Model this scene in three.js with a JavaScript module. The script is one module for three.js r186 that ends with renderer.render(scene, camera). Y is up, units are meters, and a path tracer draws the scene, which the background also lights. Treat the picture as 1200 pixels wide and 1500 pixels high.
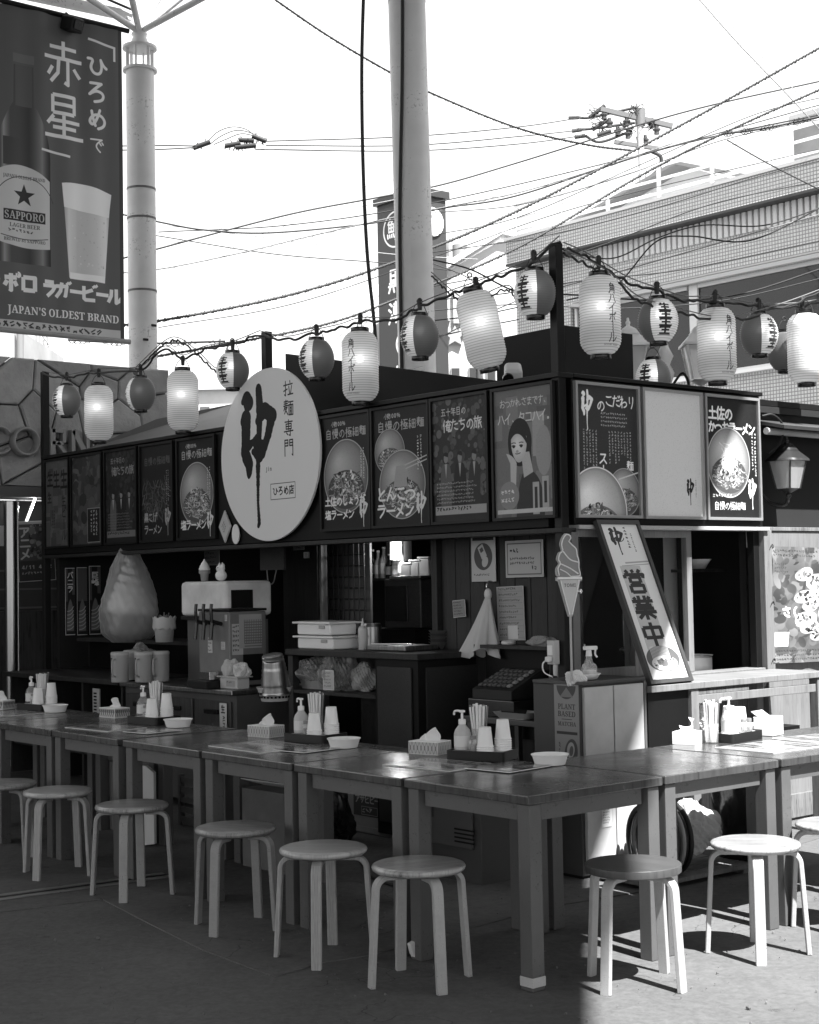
import * as THREE from 'three';
import { mergeGeometries, toCreasedNormals } from 'three/addons/utils/BufferGeometryUtils.js';
import { RoundedBoxGeometry } from 'three/addons/geometries/RoundedBoxGeometry.js';

// ---------- camera, sky, sun, exposure ----------
const scene = new THREE.Scene();
const camera = new THREE.PerspectiveCamera(37.02, 819 / 1024, 0.1, 400);
camera.position.set(0, 1.48, 0);
camera.up.set(-0.01425, 0.99883, 0.04632);
camera.lookAt(0.63835, 1.48 + 0.04474, -0.76845);

const renderer = new THREE.WebGLRenderer({ antialias: true });
renderer.toneMapping = THREE.LinearToneMapping;
renderer.toneMappingExposure = 3.4;
renderer.shadowMap.enabled = true;

{ // a bright, almost even white sky
  const w = 64, h = 32, d = new Float32Array(w * h * 4);
  for (let y = 0; y < h; y++) for (let x = 0; x < w; x++) {
    const e = (y + 0.5) / h * 2 - 1, v = 0.48 - 0.04 * Math.max(0, e);
    d.set([v, v, v, 1], (y * w + x) * 4);
  }
  const t = new THREE.DataTexture(d, w, h, THREE.RGBAFormat, THREE.FloatType);
  t.mapping = THREE.EquirectangularReflectionMapping; t.magFilter = THREE.LinearFilter; t.needsUpdate = true;
  scene.background = t; scene.environment = t;
}
const sun = new THREE.DirectionalLight(0xffffff, 5);
sun.name = 'sun';
sun.position.set(4 - 0.035 * 40, 0.44 * 40, -4 + 0.27 * 40);
sun.target.position.set(4, 0, -4);
sun.castShadow = true; sun.shadow.radius = 1; sun.shadow.mapSize.set(4096, 4096);
Object.assign(sun.shadow.camera, { left: -18, right: 18, top: 18, bottom: -18, near: 0.5, far: 60 });
scene.add(sun, sun.target);

// ---------- helpers ----------
let seed = 7;
const rnd = () => { seed = (seed * 1664525 + 1013904223) >>> 0; return seed / 4294967296; };
const rr = (a, b) => a + (b - a) * rnd();
const names = new Map();
function numbered(n) { const k = names.get(n) ?? 0; names.set(n, k + 1); return k ? n + '_' + String(k).padStart(3, '0') : n; }
function info(o, label, category, group, kind) {
  if (label) o.userData.label = label;
  if (category) o.userData.category = category;
  if (group) o.userData.group = group;
  if (kind) o.userData.kind = kind;
  return o;
}
function metric(g, s = 1) { // uv in metres, by the way each face points
  const n = g.index ? g.toNonIndexed() : g, p = n.attributes.position;
  if (!n.attributes.normal) n.computeVertexNormals();
  const uv = new Float32Array(p.count * 2), a = new THREE.Vector3(), b = new THREE.Vector3(), c = new THREE.Vector3();
  for (let i = 0; i < p.count; i += 3) {
    a.fromBufferAttribute(p, i); b.fromBufferAttribute(p, i + 1); c.fromBufferAttribute(p, i + 2);
    const f = b.clone().sub(a).cross(c.clone().sub(a)), ax = Math.abs(f.x), ay = Math.abs(f.y), az = Math.abs(f.z);
    [a, b, c].forEach((v, k) => {
      const [u, w] = ay > ax && ay > az ? [v.x, v.z] : ax > az ? [v.z, v.y] : [v.x, v.y];
      uv[(i + k) * 2] = u * s; uv[(i + k) * 2 + 1] = w * s;
    });
  }
  n.setAttribute('uv', new THREE.BufferAttribute(uv, 2));
  return n;
}
const plain = (g) => { const n = g.index ? g.toNonIndexed() : g; if (!n.attributes.uv) n.setAttribute('uv', new THREE.BufferAttribute(new Float32Array(n.attributes.position.count * 2), 2)); return n; };
const join = (list) => (list.length === 1 ? list[0] : mergeGeometries(list.map(plain)));
function mesh(name, g, m, parent) {
  g = Array.isArray(g) ? join(g) : g;
  if (m.userData.metric) g = metric(g);
  const o = new THREE.Mesh(g, m);
  o.name = parent === scene ? numbered(name) : name;
  o.castShadow = o.receiveShadow = true;
  parent.add(o);
  return o;
}
function thing(name, label, category, p = [0, 0, 0], turn = 0, group) {
  const o = new THREE.Group();
  o.name = numbered(name); o.position.set(...p); o.rotation.y = turn; scene.add(o);
  return info(o, label, category, group);
}
const part = (name, g, m, parent) => mesh(name, g, m, parent);
const single = (name, label, category, g, m, group) => info(mesh(name, g, m, scene), label, category, group);
const structure = (name, label, g, m) => info(mesh(name, g, m, scene), label, undefined, undefined, 'structure');
function dup(o, p, turn, label, group) {
  const c = o.clone(); c.name = numbered(o.name.replace(/_\d{3}$/, '')); c.userData = { ...o.userData };
  if (p) c.position.set(...p);
  if (turn !== undefined) c.rotation.y = turn;
  if (label) c.userData.label = label;
  if (group) c.userData.group = group;
  scene.add(c);
  return c;
}
const PI = Math.PI, V = (...a) => new THREE.Vector3(...a);
const at = (g, x, y, z, ry = 0, rx = 0, rz = 0) => { if (rx) g.rotateX(rx); if (rz) g.rotateZ(rz); if (ry) g.rotateY(ry); return g.translate(x, y, z); };
const box = (w, h, d, x = 0, y = 0, z = 0, ry = 0) => at(new THREE.BoxGeometry(w, h, d), x, y, z, ry);
const rbox = (w, h, d, x = 0, y = 0, z = 0, r = 0.004, ry = 0, seg = 1) => at(new RoundedBoxGeometry(w, h, d, seg, Math.min(r, w / 2.01, h / 2.01, d / 2.01)), x, y, z, ry);
// box between two corners
const span = (x0, x1, y0, y1, z0, z1, r = 0) => (r ? rbox : box)(Math.abs(x1 - x0), Math.abs(y1 - y0), Math.abs(z1 - z0), (x0 + x1) / 2, (y0 + y1) / 2, (z0 + z1) / 2, r || 0);
const cyl = (r0, r1, h, x = 0, y = 0, z = 0, seg = 20, open = false) => new THREE.CylinderGeometry(r1, r0, h, seg, 1, open).translate(x, y, z);   // r0 below, r1 above
const ball = (r, x = 0, y = 0, z = 0, sx = 1, sy = 1, sz = 1, seg = 16) => new THREE.SphereGeometry(r, seg, Math.max(8, seg * 0.7 | 0)).scale(sx, sy, sz).translate(x, y, z);
const lathe = (pts, seg = 28) => new THREE.LatheGeometry(pts.map((p) => new THREE.Vector2(Math.max(p[0], 1e-4), p[1])), seg);
const curve = (pts, t = 0.5) => new THREE.CatmullRomCurve3(pts.map((p) => V(...p)), false, 'catmullrom', t);
const tube = (pts, r, n = 24, k = 6, t = 0.5) => new THREE.TubeGeometry(curve(pts, t), n, r, k, false);
const rod = (a, b, r, k = 8) => { const A = V(...a), B = V(...b), d = B.clone().sub(A), g = new THREE.CylinderGeometry(r, r, d.length(), k); g.applyQuaternion(new THREE.Quaternion().setFromUnitVectors(V(0, 1, 0), d.normalize())); return g.translate(...A.add(B).multiplyScalar(0.5).toArray()); };
const beam = (a, b, w, h) => { // square bar from a to b
  const A = V(...a), B = V(...b), d = B.clone().sub(A), L = d.length(), g = new THREE.BoxGeometry(w, h, L);
  const m = new THREE.Matrix4().lookAt(B, A, V(0, 1, 0)); g.applyMatrix4(m); return g.translate(...A.add(B).multiplyScalar(0.5).toArray());
};
const prism = (pts, depth, bevel = 0) => new THREE.ExtrudeGeometry(new THREE.Shape(pts.map((p) => new THREE.Vector2(p[0], p[1]))), { depth, bevelEnabled: bevel > 0, bevelSize: bevel, bevelThickness: bevel, bevelOffset: -bevel, bevelSegments: 1, curveSegments: 24 });
// a flat printed sheet with uv 0..1, facing +z, centred at the origin
const sheetGeo = (w, h, d = 0.002) => { const g = new THREE.PlaneGeometry(w, h); return g.translate(0, 0, d); };

// ---------- grain (tileable value noise) ----------
function grid(n, s) { let k = s * 7919 + 13; const a = new Float32Array(n * n); for (let i = 0; i < a.length; i++) { k = (k * 1664525 + 1013904223) >>> 0; a[i] = k / 4294967296; } return a; }
function fbm(size, fx, fy, oct, s, fall = 0.5) {
  const out = new Float32Array(size * size); let amp = 1, tot = 0;
  for (let o = 0; o < oct; o++) {
    const nx = fx << o, ny = fy << o, n = Math.max(nx, ny), g = grid(n, s + o * 31);
    for (let y = 0; y < size; y++) {
      const v = y / size * ny, y0 = Math.floor(v), ty = v - y0, sy = ty * ty * (3 - 2 * ty);
      for (let x = 0; x < size; x++) {
        const u = x / size * nx, x0 = Math.floor(u), tx = u - x0, sx = tx * tx * (3 - 2 * tx);
        const a = g[(y0 % ny) * n + x0 % nx], b = g[(y0 % ny) * n + (x0 + 1) % nx], c = g[((y0 + 1) % ny) * n + x0 % nx], e = g[((y0 + 1) % ny) * n + (x0 + 1) % nx];
        out[y * size + x] += amp * (a + (b - a) * sx + (c - a) * sy + (a - b - c + e) * sx * sy);
      }
    }
    tot += amp; amp *= fall;
  }
  return out.map((v) => v / tot);
}
function grey(size, f, rep = 1) { // f(index, x, y) -> 0..1, linear
  const d = new Uint8Array(size * size * 4);
  for (let i = 0; i < size * size; i++) { const v = Math.max(0, Math.min(255, f(i, i % size, i / size | 0) * 255)); d[i * 4] = d[i * 4 + 1] = d[i * 4 + 2] = v; d[i * 4 + 3] = 255; }
  const t = new THREE.DataTexture(d, size, size); t.wrapS = t.wrapT = THREE.RepeatWrapping; t.magFilter = THREE.LinearFilter; t.minFilter = THREE.LinearMipmapLinearFilter; t.repeat.set(rep, rep); t.needsUpdate = true;
  return t;
}
const rep = (t, u, v = u) => { const c = t.clone(); c.repeat.set(u, v); c.needsUpdate = true; return c; };
const cl = (v, a = 0, b = 1) => Math.max(a, Math.min(b, v)), ss = (a, b, v) => { const t = cl((v - a) / (b - a)); return t * t * (3 - 2 * t); };
const n1 = fbm(512, 4, 4, 7, 1, 0.6), n2 = fbm(512, 3, 3, 5, 5), n3 = fbm(512, 64, 64, 3, 9, 0.7);
const wv = fbm(512, 48, 2, 4, 21, 0.6), wv2 = fbm(512, 10, 2, 4, 33), wspeck = fbm(512, 128, 12, 2, 44);
function floorTex() { // 1024 tile, 2.6 m wide: grit, scuffs, stains, hairline cracks
  const N = 1024, a = fbm(N, 5, 5, 7, 61, 0.62), b = fbm(N, 128, 128, 3, 71, 0.75), v = new Float32Array(N * N);
  for (let i = 0; i < N * N; i++) v[i] = 0.62 + 0.34 * (a[i] - 0.5) + 0.3 * (b[i] - 0.5);
  const put = (x, y, d) => { const k = ((y | 0) & (N - 1)) * N + ((x | 0) & (N - 1)); v[k] += d; };
  for (let n = 0; n < 150; n++) { let x = rr(0, N), y = rr(0, N), t = rr(0, 7), d = rnd() < 0.5 ? 0.12 : -0.14, l = rr(14, 120), c = rr(-0.03, 0.03); for (let i = 0; i < l; i++) { x += Math.cos(t); y += Math.sin(t); t += c; if (rnd() < 0.75) put(x, y, d * rr(0.4, 1)); } }
  for (let n = 0; n < 7; n++) { let x = rr(0, N), y = rr(0, N), t = rr(0, 7); for (let i = 0; i < 380; i++) { x += Math.cos(t); y += Math.sin(t); t += rr(-0.35, 0.35); put(x, y, -0.3); put(x + 1, y, -0.12); } }
  for (let n = 0; n < 60; n++) { const x = rr(0, N), y = rr(0, N), r = rr(2, 9), d = rr(-0.2, -0.06); for (let q = 0; q < r * r * 3; q++) { const e = rr(0, 7), k = r * Math.sqrt(rnd()); put(x + Math.cos(e) * k, y + Math.sin(e) * k, d * 0.6); } }
  return grey(N, (i) => cl(v[i]));
}
const T = {
  floor: floorTex(),
  concrete: grey(512, (i) => cl(0.52 + 0.42 * n1[i] + 0.25 * (n3[i] - 0.5) - 0.10 * ss(0.55, 0.75, n2[i]))),
  concreteBump: grey(512, (i) => cl(0.5 + 0.7 * (n3[i] - 0.5) + 0.4 * (n1[i] - 0.5))),
  mottle: grey(512, (i) => cl(0.72 + 0.42 * (n1[i] - 0.5) + 0.3 * (n2[i] - 0.5))),
  wood: grey(512, (i) => cl(0.42 + 0.75 * (wv[i] - 0.5) + 0.5 * wv2[i] - 0.35 * ss(0.62, 0.8, wspeck[i]))),       // grain along v
  woodSoft: grey(512, (i) => cl(0.66 + 0.3 * (wv[i] - 0.5) + 0.24 * (wv2[i] - 0.5) - 0.1 * ss(0.62, 0.8, wspeck[i]))),
  woodMid: grey(512, (i) => cl(0.6 + 0.45 * (wv[i] - 0.5) + 0.36 * (wv2[i] - 0.5) - 0.2 * ss(0.62, 0.8, wspeck[i]))),
  woodBump: grey(512, (i) => cl(wv[i] * 0.7 + wspeck[i] * 0.3)),
  worn: grey(512, (i) => cl(0.78 + 0.25 * (n1[i] - 0.5) - 0.45 * ss(0.6, 0.72, n1[i] * 0.55 + n3[i] * 0.45))),
  rough: grey(512, (i) => cl(0.35 + 0.8 * (n1[i] - 0.2))),
  fine: grey(512, (i) => cl(0.5 + 0.9 * (n3[i] - 0.5))),
  scratch: grey(512, (i) => cl(0.62 + 0.5 * (wv[i] - 0.5) + 0.3 * (n2[i] - 0.5))),
};
function mat(v, roughness = 0.7, o = {}) {
  const { map, s = 1, sv, bump, bs = 0.001, metal = 0, rmap, ...more } = o;
  const m = new THREE.MeshPhysicalMaterial({ roughness, metalness: metal, ...more });
  m.color.setRGB(v, v, v);
  if (map) { m.map = rep(map, s, sv ?? s); m.userData.metric = true; }
  if (bump) { m.bumpMap = rep(bump, s, sv ?? s); m.bumpScale = bs; m.userData.metric = true; }
  if (rmap) { m.roughnessMap = rep(rmap, s, sv ?? s); m.userData.metric = true; }
  return m;
}
const M = {
  ground: mat(0.185, 0.9, { map: T.floor, s: 0.385, bump: T.floor, bs: 0.0022, specularIntensity: 0.5 }),
  slab: mat(0.185, 0.85, { map: T.floor, s: 0.31, bump: T.floor, bs: 0.002, specularIntensity: 0.5 }),
  black: mat(0.0045, 0.6, { map: T.worn, s: 1.3, specularIntensity: 0.5 }),
  blackGloss: mat(0.008, 0.25),
  blackSteel: mat(0.008, 0.5, { map: T.worn, s: 2.1, specularIntensity: 0.6 }),
  darkWood: mat(0.02, 0.6, { map: T.wood, s: 1.7, bump: T.woodBump, bs: 0.0008 }),
  interior: mat(0.012, 0.85, { map: T.mottle, s: 0.9 }),
  tableTop: mat(0.10, 0.42, { map: T.woodMid, s: 1.15, bump: T.woodBump, bs: 0.0003, rmap: T.rough, clearcoat: 0.22, clearcoatRoughness: 0.2 }),
  tableLeg: mat(0.115, 0.55, { map: T.worn, s: 2.3, bump: T.woodBump, bs: 0.0004 }),
  birch: mat(0.46, 0.5, { map: T.worn, s: 7.3 }),
  seat: mat(0.56, 0.36, { map: T.woodMid, s: 3.2, clearcoat: 0.7, clearcoatRoughness: 0.2 }),
  seatDark: mat(0.1, 0.4, { map: T.woodSoft, s: 2.2 }),
  paleWood: mat(0.27, 0.7, { map: T.woodSoft, s: 1.6, bump: T.woodBump, bs: 0.001 }),
  plyWood: mat(0.25, 0.75, { map: T.woodSoft, s: 1.3, bump: T.woodBump, bs: 0.0012 }),
  greyWood: mat(0.22, 0.8, { map: T.wood, s: 1.5, bump: T.woodBump, bs: 0.0015 }),
  steel: mat(0.55, 0.32, { metal: 1, map: T.scratch, s: 1.8 }),
  chrome: mat(0.7, 0.16, { metal: 1 }),
  paintedSteel: mat(0.88, 0.45, { map: T.worn, s: 0.9 }),
  white: mat(0.8, 0.5), whiteDull: mat(0.9, 0.7, { map: T.mottle, s: 1.9 }),
  paper: mat(0.76, 0.8), cup: mat(0.86, 0.55),
  plastic: mat(0.5, 0.4), greyPlastic: mat(0.22, 0.4), darkPlastic: mat(0.012, 0.5, { specularIntensity: 0.6 }),
  cable: mat(0.012, 0.6), cableGrey: mat(0.16, 0.7),
  card: mat(0.30, 0.85, { map: T.mottle, s: 2 }),
  glass: new THREE.MeshPhysicalMaterial({ color: 0xffffff, specularIntensity: 0.5, roughness: 0.04, transmission: 1, thickness: 0, ior: 1.5 }),
  tinted: new THREE.MeshPhysicalMaterial({ color: 0x707070, roughness: 0.04, transmission: 0.9, thickness: 0, ior: 1.5 }),
  clear: new THREE.MeshPhysicalMaterial({ color: 0xffffff, roughness: 0.12, transmission: 0.85, thickness: 0, ior: 1.45 }),
  film: new THREE.MeshPhysicalMaterial({ color: 0xd8d8d8, roughness: 0.3, transmission: 0.8, thickness: 0, ior: 1.45, clearcoat: 0.6, clearcoatRoughness: 0.2 }),
};
// ---------- lettering: hand-drawn strokes, each point is xxyy on a 100 grid; ~ marks a curved stroke ----------
const GL = {
  '神': '2206 3016/1026 3824 0858/2444 2496/2852 3864/4828 4872/4828 8828 8872/4850 8850/4872 8872/6808 6898',
  '拉': '0830 4228/2608 2688 1682/0862 4252/6808 7018/5028 9226/5840 6476/8438 7480/4884 9682',
  '麺': '1012 4610/2804 2834/1024 4422/0636 4834/2034 0860/2246 4044 1478/2052 4686/5216 9616/7218 6830/5632 5688/5632 9432 9488/5688 9488/6834 6886/8034 8086/6850 8050/6868 8068',
  '専': '1616 8616/5006 5060/2628 2656/2628 7628 7656/2642 7642/2656 7656/0870 9268/6660 6694 5490/3078 4288',
  '門': '1208 1296/1208 4208 4240/1224 4224/1240 4240/5808 5840/5808 8808 8896 8090/5824 8824/5840 8840',
  '店': '5004 5014/1416 9014/2016 1860 0894/5426 5456/5440 8438/3458 3490/3458 7858 7890/3486 7886',
  '赤': '2018 8018/5004 5040/0840 9240/4042 3870 2290/6042 6092 5288/2658 1676/7456 8874',
  '星': '2608 2644/2608 7408 7444/2626 7426/2644 7444/2850 1468/2060 8660/5048 5092/2674 7874/0892 9492',
  '角': '3804 1826/3614 6814 5430/2630 2470 1094/2630 7830 7894 7090/2650 7850/2668 7868/5230 5268',
  '生': '2608 1436/2226 8626/5006 5090/2456 8056/0890 9490',
  '営': '2006 2818/4604 5016/7804 6818/1224 1238/1224 8824 8438/3034 3056/3034 7034 7056/3056 7056/2466 2494/2466 7666 7694/2492 7692/5056 4666',
  '業': '3804 3822/6204 6222/1810 2420/8208 7420/0826 9226/3030 3640/7030 6440/1842 8242/1254 8854/0868 9468/5042 5098/4470 1892/5670 8492',
  '中': '1626 1664/1626 8426 8464/1664 8464/5006 5098',
  '土': '1640 8440/5008 5088/0688 9488',
  '佐': '2606 0646/1832 1896/3824 9624/6206 5650 3488/5256 9056/7056 7088/4690 9690',
  '自': '4604 4016/2218 2294/2218 7818 7894/2244 7844/2268 7868/2292 7892',
  '慢': '1806 1896/0828 0850/2824 3240/4606 4630/4606 8806 8830/4618 8818/4630 8830/4038 9438 9454/4038 4054/4054 9454/5838 5854/7638 7654/4464 8864 4094/5270 9294',
  '極': '1806 1896/0628 3428/1832 0460/2038 3450/4010 9410/5812 5238 7636 7278 6276/4444 4468/4444 5844 5868/4466 5866/7844 9644 7476/7852 9676/4090 9690',
  '細': '2206 1026 2826/2626 0854 3452/2052 2094/1066 0884/3064 3680/5018 5090/5018 9218 9290/5052 9252/5090 9290/7018 7090',
  '塩': '0830 3230/2008 2070/0474 3468/5406 4228/4816 9216/5028 5048/5028 8628 8648/5048 8648/4060 4088/4060 9260 9288/5860 5888/7460 7488/3490 9890',
  '五': '1612 8412/4612 3888/2046 7446 7088/0888 9488', '十': '0846 9246/5006 5096',
  '年': '2804 1030/2418 8618/2840 8240/2840 2866/0666 9666/5418 5498',
  '目': '2406 2494/2406 7606 7694/2434 7634/2462 7662/2492 7692',
  '俺': '2006 0446/1430 1496/3818 9618/6606 5830 3450/6816 9446/4446 4482/4446 8446 8482/4464 8464/4482 8482/6440 6494 9694 9684',
  '旅': '2004 2016/0620 4220/1820 1660 0492/1840 3638 3490 2686/5604 4830/5420 9618/8832 5240/5638 5694 6684/7636 6660/7240 9694/9250 7864',
  '鰹': '2004 0824/1612 3612 2822/1226 1256/1226 4026 4056/2626 2656/1240 4040/1256 4056/0466 0680/1668 1878/2868 3078/3866 4480/5210 9010 5040/6014 9440/5452 9252/7244 7288/5090 9690',
  '黒': '2006 2046/2006 8006 8046/2026 8026/2046 8046/5006 5066/1456 8656/0868 9468/1676 0892/3678 4092/5878 6492/7876 9092',
  '潮': '1208 2418/0632 1842/0688 2456/3812 5812/4804 4886/3624 3650/3624 6024 6050/3637 6037/3650 6050/3064 6664/7208 7060 6492/7208 9408 9492 8888/7230 9430/7252 9452',
  '小': '5006 5092 4086/2834 1066/7232 9064', '麦': '1614 8414/5004 5040/2226 7826/0840 9240/4040 1470/3656 7254 2496/3864 8894', '巨': '1610 8610/1610 1690/1690 8690/1632 7632 7664/1664 7664', '峰': '2008 2060/0630 0660/0660 3460/3430 3460/6206 4640/6016 8814 4252/5824 9650/5658 9058/5272 9472/4686 9886/7450 7498',
  'げ': '~1808 1450 2092/4034 9230/~7008 7260 5092/7804 8414/9200 9810', '本': '0826 9226/5006 5096/4828 3056 0676/5228 7256 9476/3074 7074',
  'ひ': '~1224 3822 2060 3888 6884 7650 7024/~7024 8046 9656', 'ろ': '2214 7212/~7212 4036 1862/~1862 4044 7448 8464 7286 4092',
  'め': '~2620 3050 4280/~6412 5250 2882 1462 3434 7032 9056 8084 5692', 'で': '~1222 5020 8418/~8418 5040 4470 7290/7040 7850/8434 9244',
  'の': '~5224 4468 2284 1056 3626 6620 9050 8280 5892', 'し': '~3006 2850 3284 5492 8270', 'ょ': '~5030 5074 3082 2872 4664 7686/5248 7646',
  'う': '4008 6218/~2436 6028 7850 6480 4096', 'が': '~1030 5626 6050 5288 4080/~3608 2850 0888/6628 8256/7008 7818/8604 9414', 'か': '~1030 5626 6450 5288 4080/~3608 2850 0888/7024 9256',
  'つ': '~0840 5226 9050 8078 4490', 'お': '~1228 3426 6024/~3606 3684 1486 1264 5046 8660 7886 5690/7418 9034', 'と': '~2808 3450/~8024 3850 2076 4090 8486',
  'ん': '~5006 0890/~2060 4448 5470 6892 9464', 'こ': '~2218 5022 7816/~2060 2882 8488', 'だ': '0826 5222/~3006 2446 0890/~5444 6842 8440/~5072 6486 9084/7008 7818/8604 9414',
  'た': '0826 6022/~3406 2646 0890/~5444 6842 8840/~5072 6486 9084', 'わ': '2606 2694/0830 3826 0674/~0674 5840 8860 7286 5090', 'り': '~2808 2440 3054/~6806 7450 4894',
  'さ': '1226 8618/~4006 6044 7460/~2660 3486 7688', 'れ': '2606 2694/0830 3826 0674/~0674 5434 6240 5880 6686 9470', 'ま': '1420 8618/2040 8038/~5206 5276 3690 2076 4066 8890',
  'す': '0826 9222/~5406 5660 4266 4246 5650 5076 3694', 'ち': '1224 8220/~4006 2856 6044 8262 6286 3694', 'く': '~6808 2848 7292', '、': '2270 3688', '。': '~1674 2870 3282 2288 1480 1674',
  'ラ': '2212 7812/1234 8632 7060 3692', 'ー': '1050 9050', 'メ': '7608 5460 1292/2838 7876', 'ン': '1618 3632/1488 5076 8834', 'ガ': '1030 7228 6480 5476/4408 3656 1092/7206 8218/8602 9614',
  'ビ': '1812 1880 2888 8488/7030 1850/7206 8218/8602 9614', 'ル': '2814 2650 0888/5610 5688 7476 9450', 'ポ': '1428 8026/4806 4892 4086/2844 1470/6644 8070/~8604 9204 9612 9016 8412 8604',
  'ロ': '1818 1888/1818 8218 8288/1884 8284', 'ハ': '3420 2660 0886/6018 7656 9286', 'イ': '7608 4840 1060/5038 5094', 'ボ': '1428 8026/4806 4892 4086/2844 1470/6644 8070/7808 8416/9004 9612',
  'ア': '1016 8616 7836 5852/4834 4670 2292', 'ニ': '2024 8024/0880 9280', 'サ': '0832 9232/3010 3060/6808 6656 4092', 'ヒ': '1812 1880 2888 8488/7430 1852', 'ス': '1818 7818 5260 0890/5456 8890',
  'プ': '1218 7818 6660 3092/~8604 9204 9612 9016 8412 8604', 'タ': '3806 2640 0860/3422 8022 6466 2094/3446 6664', 'コ': '1420 8020 8082/1280 8080', 'バ': '3420 2660 0886/6018 7656 9286/7408 8218/8604 9412',
  'ッ': '2440 3056/4636 5252/8034 7264 4490', '「': '5008 5090/5008 9208', '」': '5008 5090/0890 5090',
};
function glyph(c, ch, x, y, s, w, sx = 1) { // one character in a box of s, stroke width w
  const d = GL[ch];
  c.lineWidth = w;
  if (!d) { c.font = 'bold ' + s * 0.95 + 'px sans-serif'; c.textBaseline = 'alphabetic'; c.textAlign = 'left'; c.fillText(ch, x, y + s * 0.85); return; }
  for (const st of d.split('/')) {
    const bend = st[0] === '~', p = (bend ? st.slice(1) : st).split(' ').map((q) => [x + +q.slice(0, 2) / 100 * s * sx, y + +q.slice(2) / 100 * s]);
    c.beginPath(); c.moveTo(...p[0]);
    if (bend && p.length > 2) {
      for (let i = 1; i < p.length - 1; i++) { const e = i === p.length - 2 ? p[i + 1] : [(p[i][0] + p[i + 1][0]) / 2, (p[i][1] + p[i + 1][1]) / 2]; c.quadraticCurveTo(...p[i], ...e); }
    } else p.slice(1).forEach((q) => c.lineTo(...q));
    c.stroke();
  }
}
function words(c, text, x, y, s, w, o = {}) { // o.down writes top to bottom
  const { down = false, gap = 1, sx = 1, ink } = o;
  c.save(); c.lineCap = o.cap ?? 'round'; c.lineJoin = 'round'; if (ink !== undefined) c.strokeStyle = c.fillStyle = tone(ink);
  [...text].forEach((ch, i) => {
    if (down && ch === 'ー') { c.save(); c.translate(x + s / 2, y + i * s * gap + s / 2); c.rotate(PI / 2); glyph(c, ch, -s / 2, -s / 2, s, w); c.restore(); return; }
    glyph(c, ch, x + (down ? 0 : i * s * gap * sx), y + (down ? i * s * gap : 0), s, w, sx);
  });
  c.restore();
}
const tone = (v) => { const k = Math.round(v * 255); return 'rgb(' + k + ',' + k + ',' + k + ')'; };
function canvas(w, h, bg, draw) {
  const e = document.createElement('canvas'); e.width = w; e.height = h;
  const c = e.getContext('2d'); c.fillStyle = tone(bg); c.fillRect(0, 0, w, h); draw(c, w, h);
  const t = new THREE.CanvasTexture(e); t.colorSpace = THREE.SRGBColorSpace; t.anisotropy = 8; t.magFilter = THREE.LinearFilter;
  return t;
}
const print = (t, roughness = 0.45, o = {}) => new THREE.MeshPhysicalMaterial({ map: t, roughness, ...o });
function small(c, x, y, w, h, ink, o = {}) { // print too fine to read: short marks in rows or columns
  const { down = false, size = 4, lead = 1.6 } = o;
  c.save(); c.strokeStyle = tone(ink); c.lineWidth = Math.max(0.7, size * 0.2);
  const a = down ? w : h, b = down ? h : w;
  for (let i = size * 0.6; i < a - size * 0.3; i += size * lead) for (let k = 0; k < b * rr(0.75, 1) - size; k += size * 1.08) {
    const X = down ? x + w - i - size / 2 : x + k, Y = down ? y + k : y + i - size / 2;
    c.beginPath();
    for (let n = 0; n < 3; n++) { c.moveTo(X + rr(0, 0.3) * size, Y + rr(0, 0.9) * size); c.lineTo(X + rr(0.5, 0.95) * size, Y + rr(0, 0.9) * size); }
    c.stroke();
  }
  c.restore();
}
// a printed bowl of noodles
function bowlArt(c, x, y, r, o = {}) {
  const { rim = 0.62, soup = 0.5 } = o;
  c.save(); c.translate(x, y);
  let g = c.createRadialGradient(-r * 0.3, -r * 0.4, r * 0.1, 0, 0, r); g.addColorStop(0, tone(Math.min(1, rim * 1.15))); g.addColorStop(0.8, tone(rim * 0.8)); g.addColorStop(1, tone(rim * 0.55)); c.fillStyle = g; c.beginPath(); c.arc(0, 0, r, 0, 7); c.fill();
  c.save(); c.beginPath(); c.arc(0, 0, r * 0.97, 0, 7); c.clip();
  c.fillStyle = tone(soup * 0.62); c.beginPath(); c.ellipse(0, r * 0.36, r * 0.8, r * 0.52, 0, 0, 7); c.fill();
  for (let i = 0; i < 340; i++) { // noodles
    const a = rr(0, 7), q = Math.sqrt(rnd()), X = Math.cos(a) * q * r * 0.68, Y = Math.sin(a) * q * r * 0.42 + r * 0.32;
    c.strokeStyle = tone(rr(0.25, 0.95) * (0.6 + soup * 0.7)); c.lineWidth = Math.max(0.6, r * rr(0.008, 0.028)); c.beginPath(); c.moveTo(X, Y); c.quadraticCurveTo(X + rr(-1, 1) * r * 0.16, Y + rr(-1, 1) * r * 0.14, X + rr(-1, 1) * r * 0.26, Y + rr(-1, 1) * r * 0.1); c.stroke();
  }
  for (let i = 0; i < 60; i++) { c.fillStyle = tone(rr(0.08, 0.9)); const a = rr(0, 7), q = r * 0.5 * Math.sqrt(rnd()); c.beginPath(); c.ellipse(Math.cos(a) * q, Math.sin(a) * q * 0.7 + r * 0.16, rr(0.02, 0.09) * r, rr(0.02, 0.05) * r, rr(0, 3), 0, 7); c.fill(); }
  c.restore();
  c.strokeStyle = tone(rim * 1.1 > 1 ? 1 : rim * 1.1); c.lineWidth = Math.max(1, r * 0.03); c.beginPath(); c.arc(0, 0, r * 0.98, 0, 7); c.stroke();
  c.restore();
}
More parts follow.
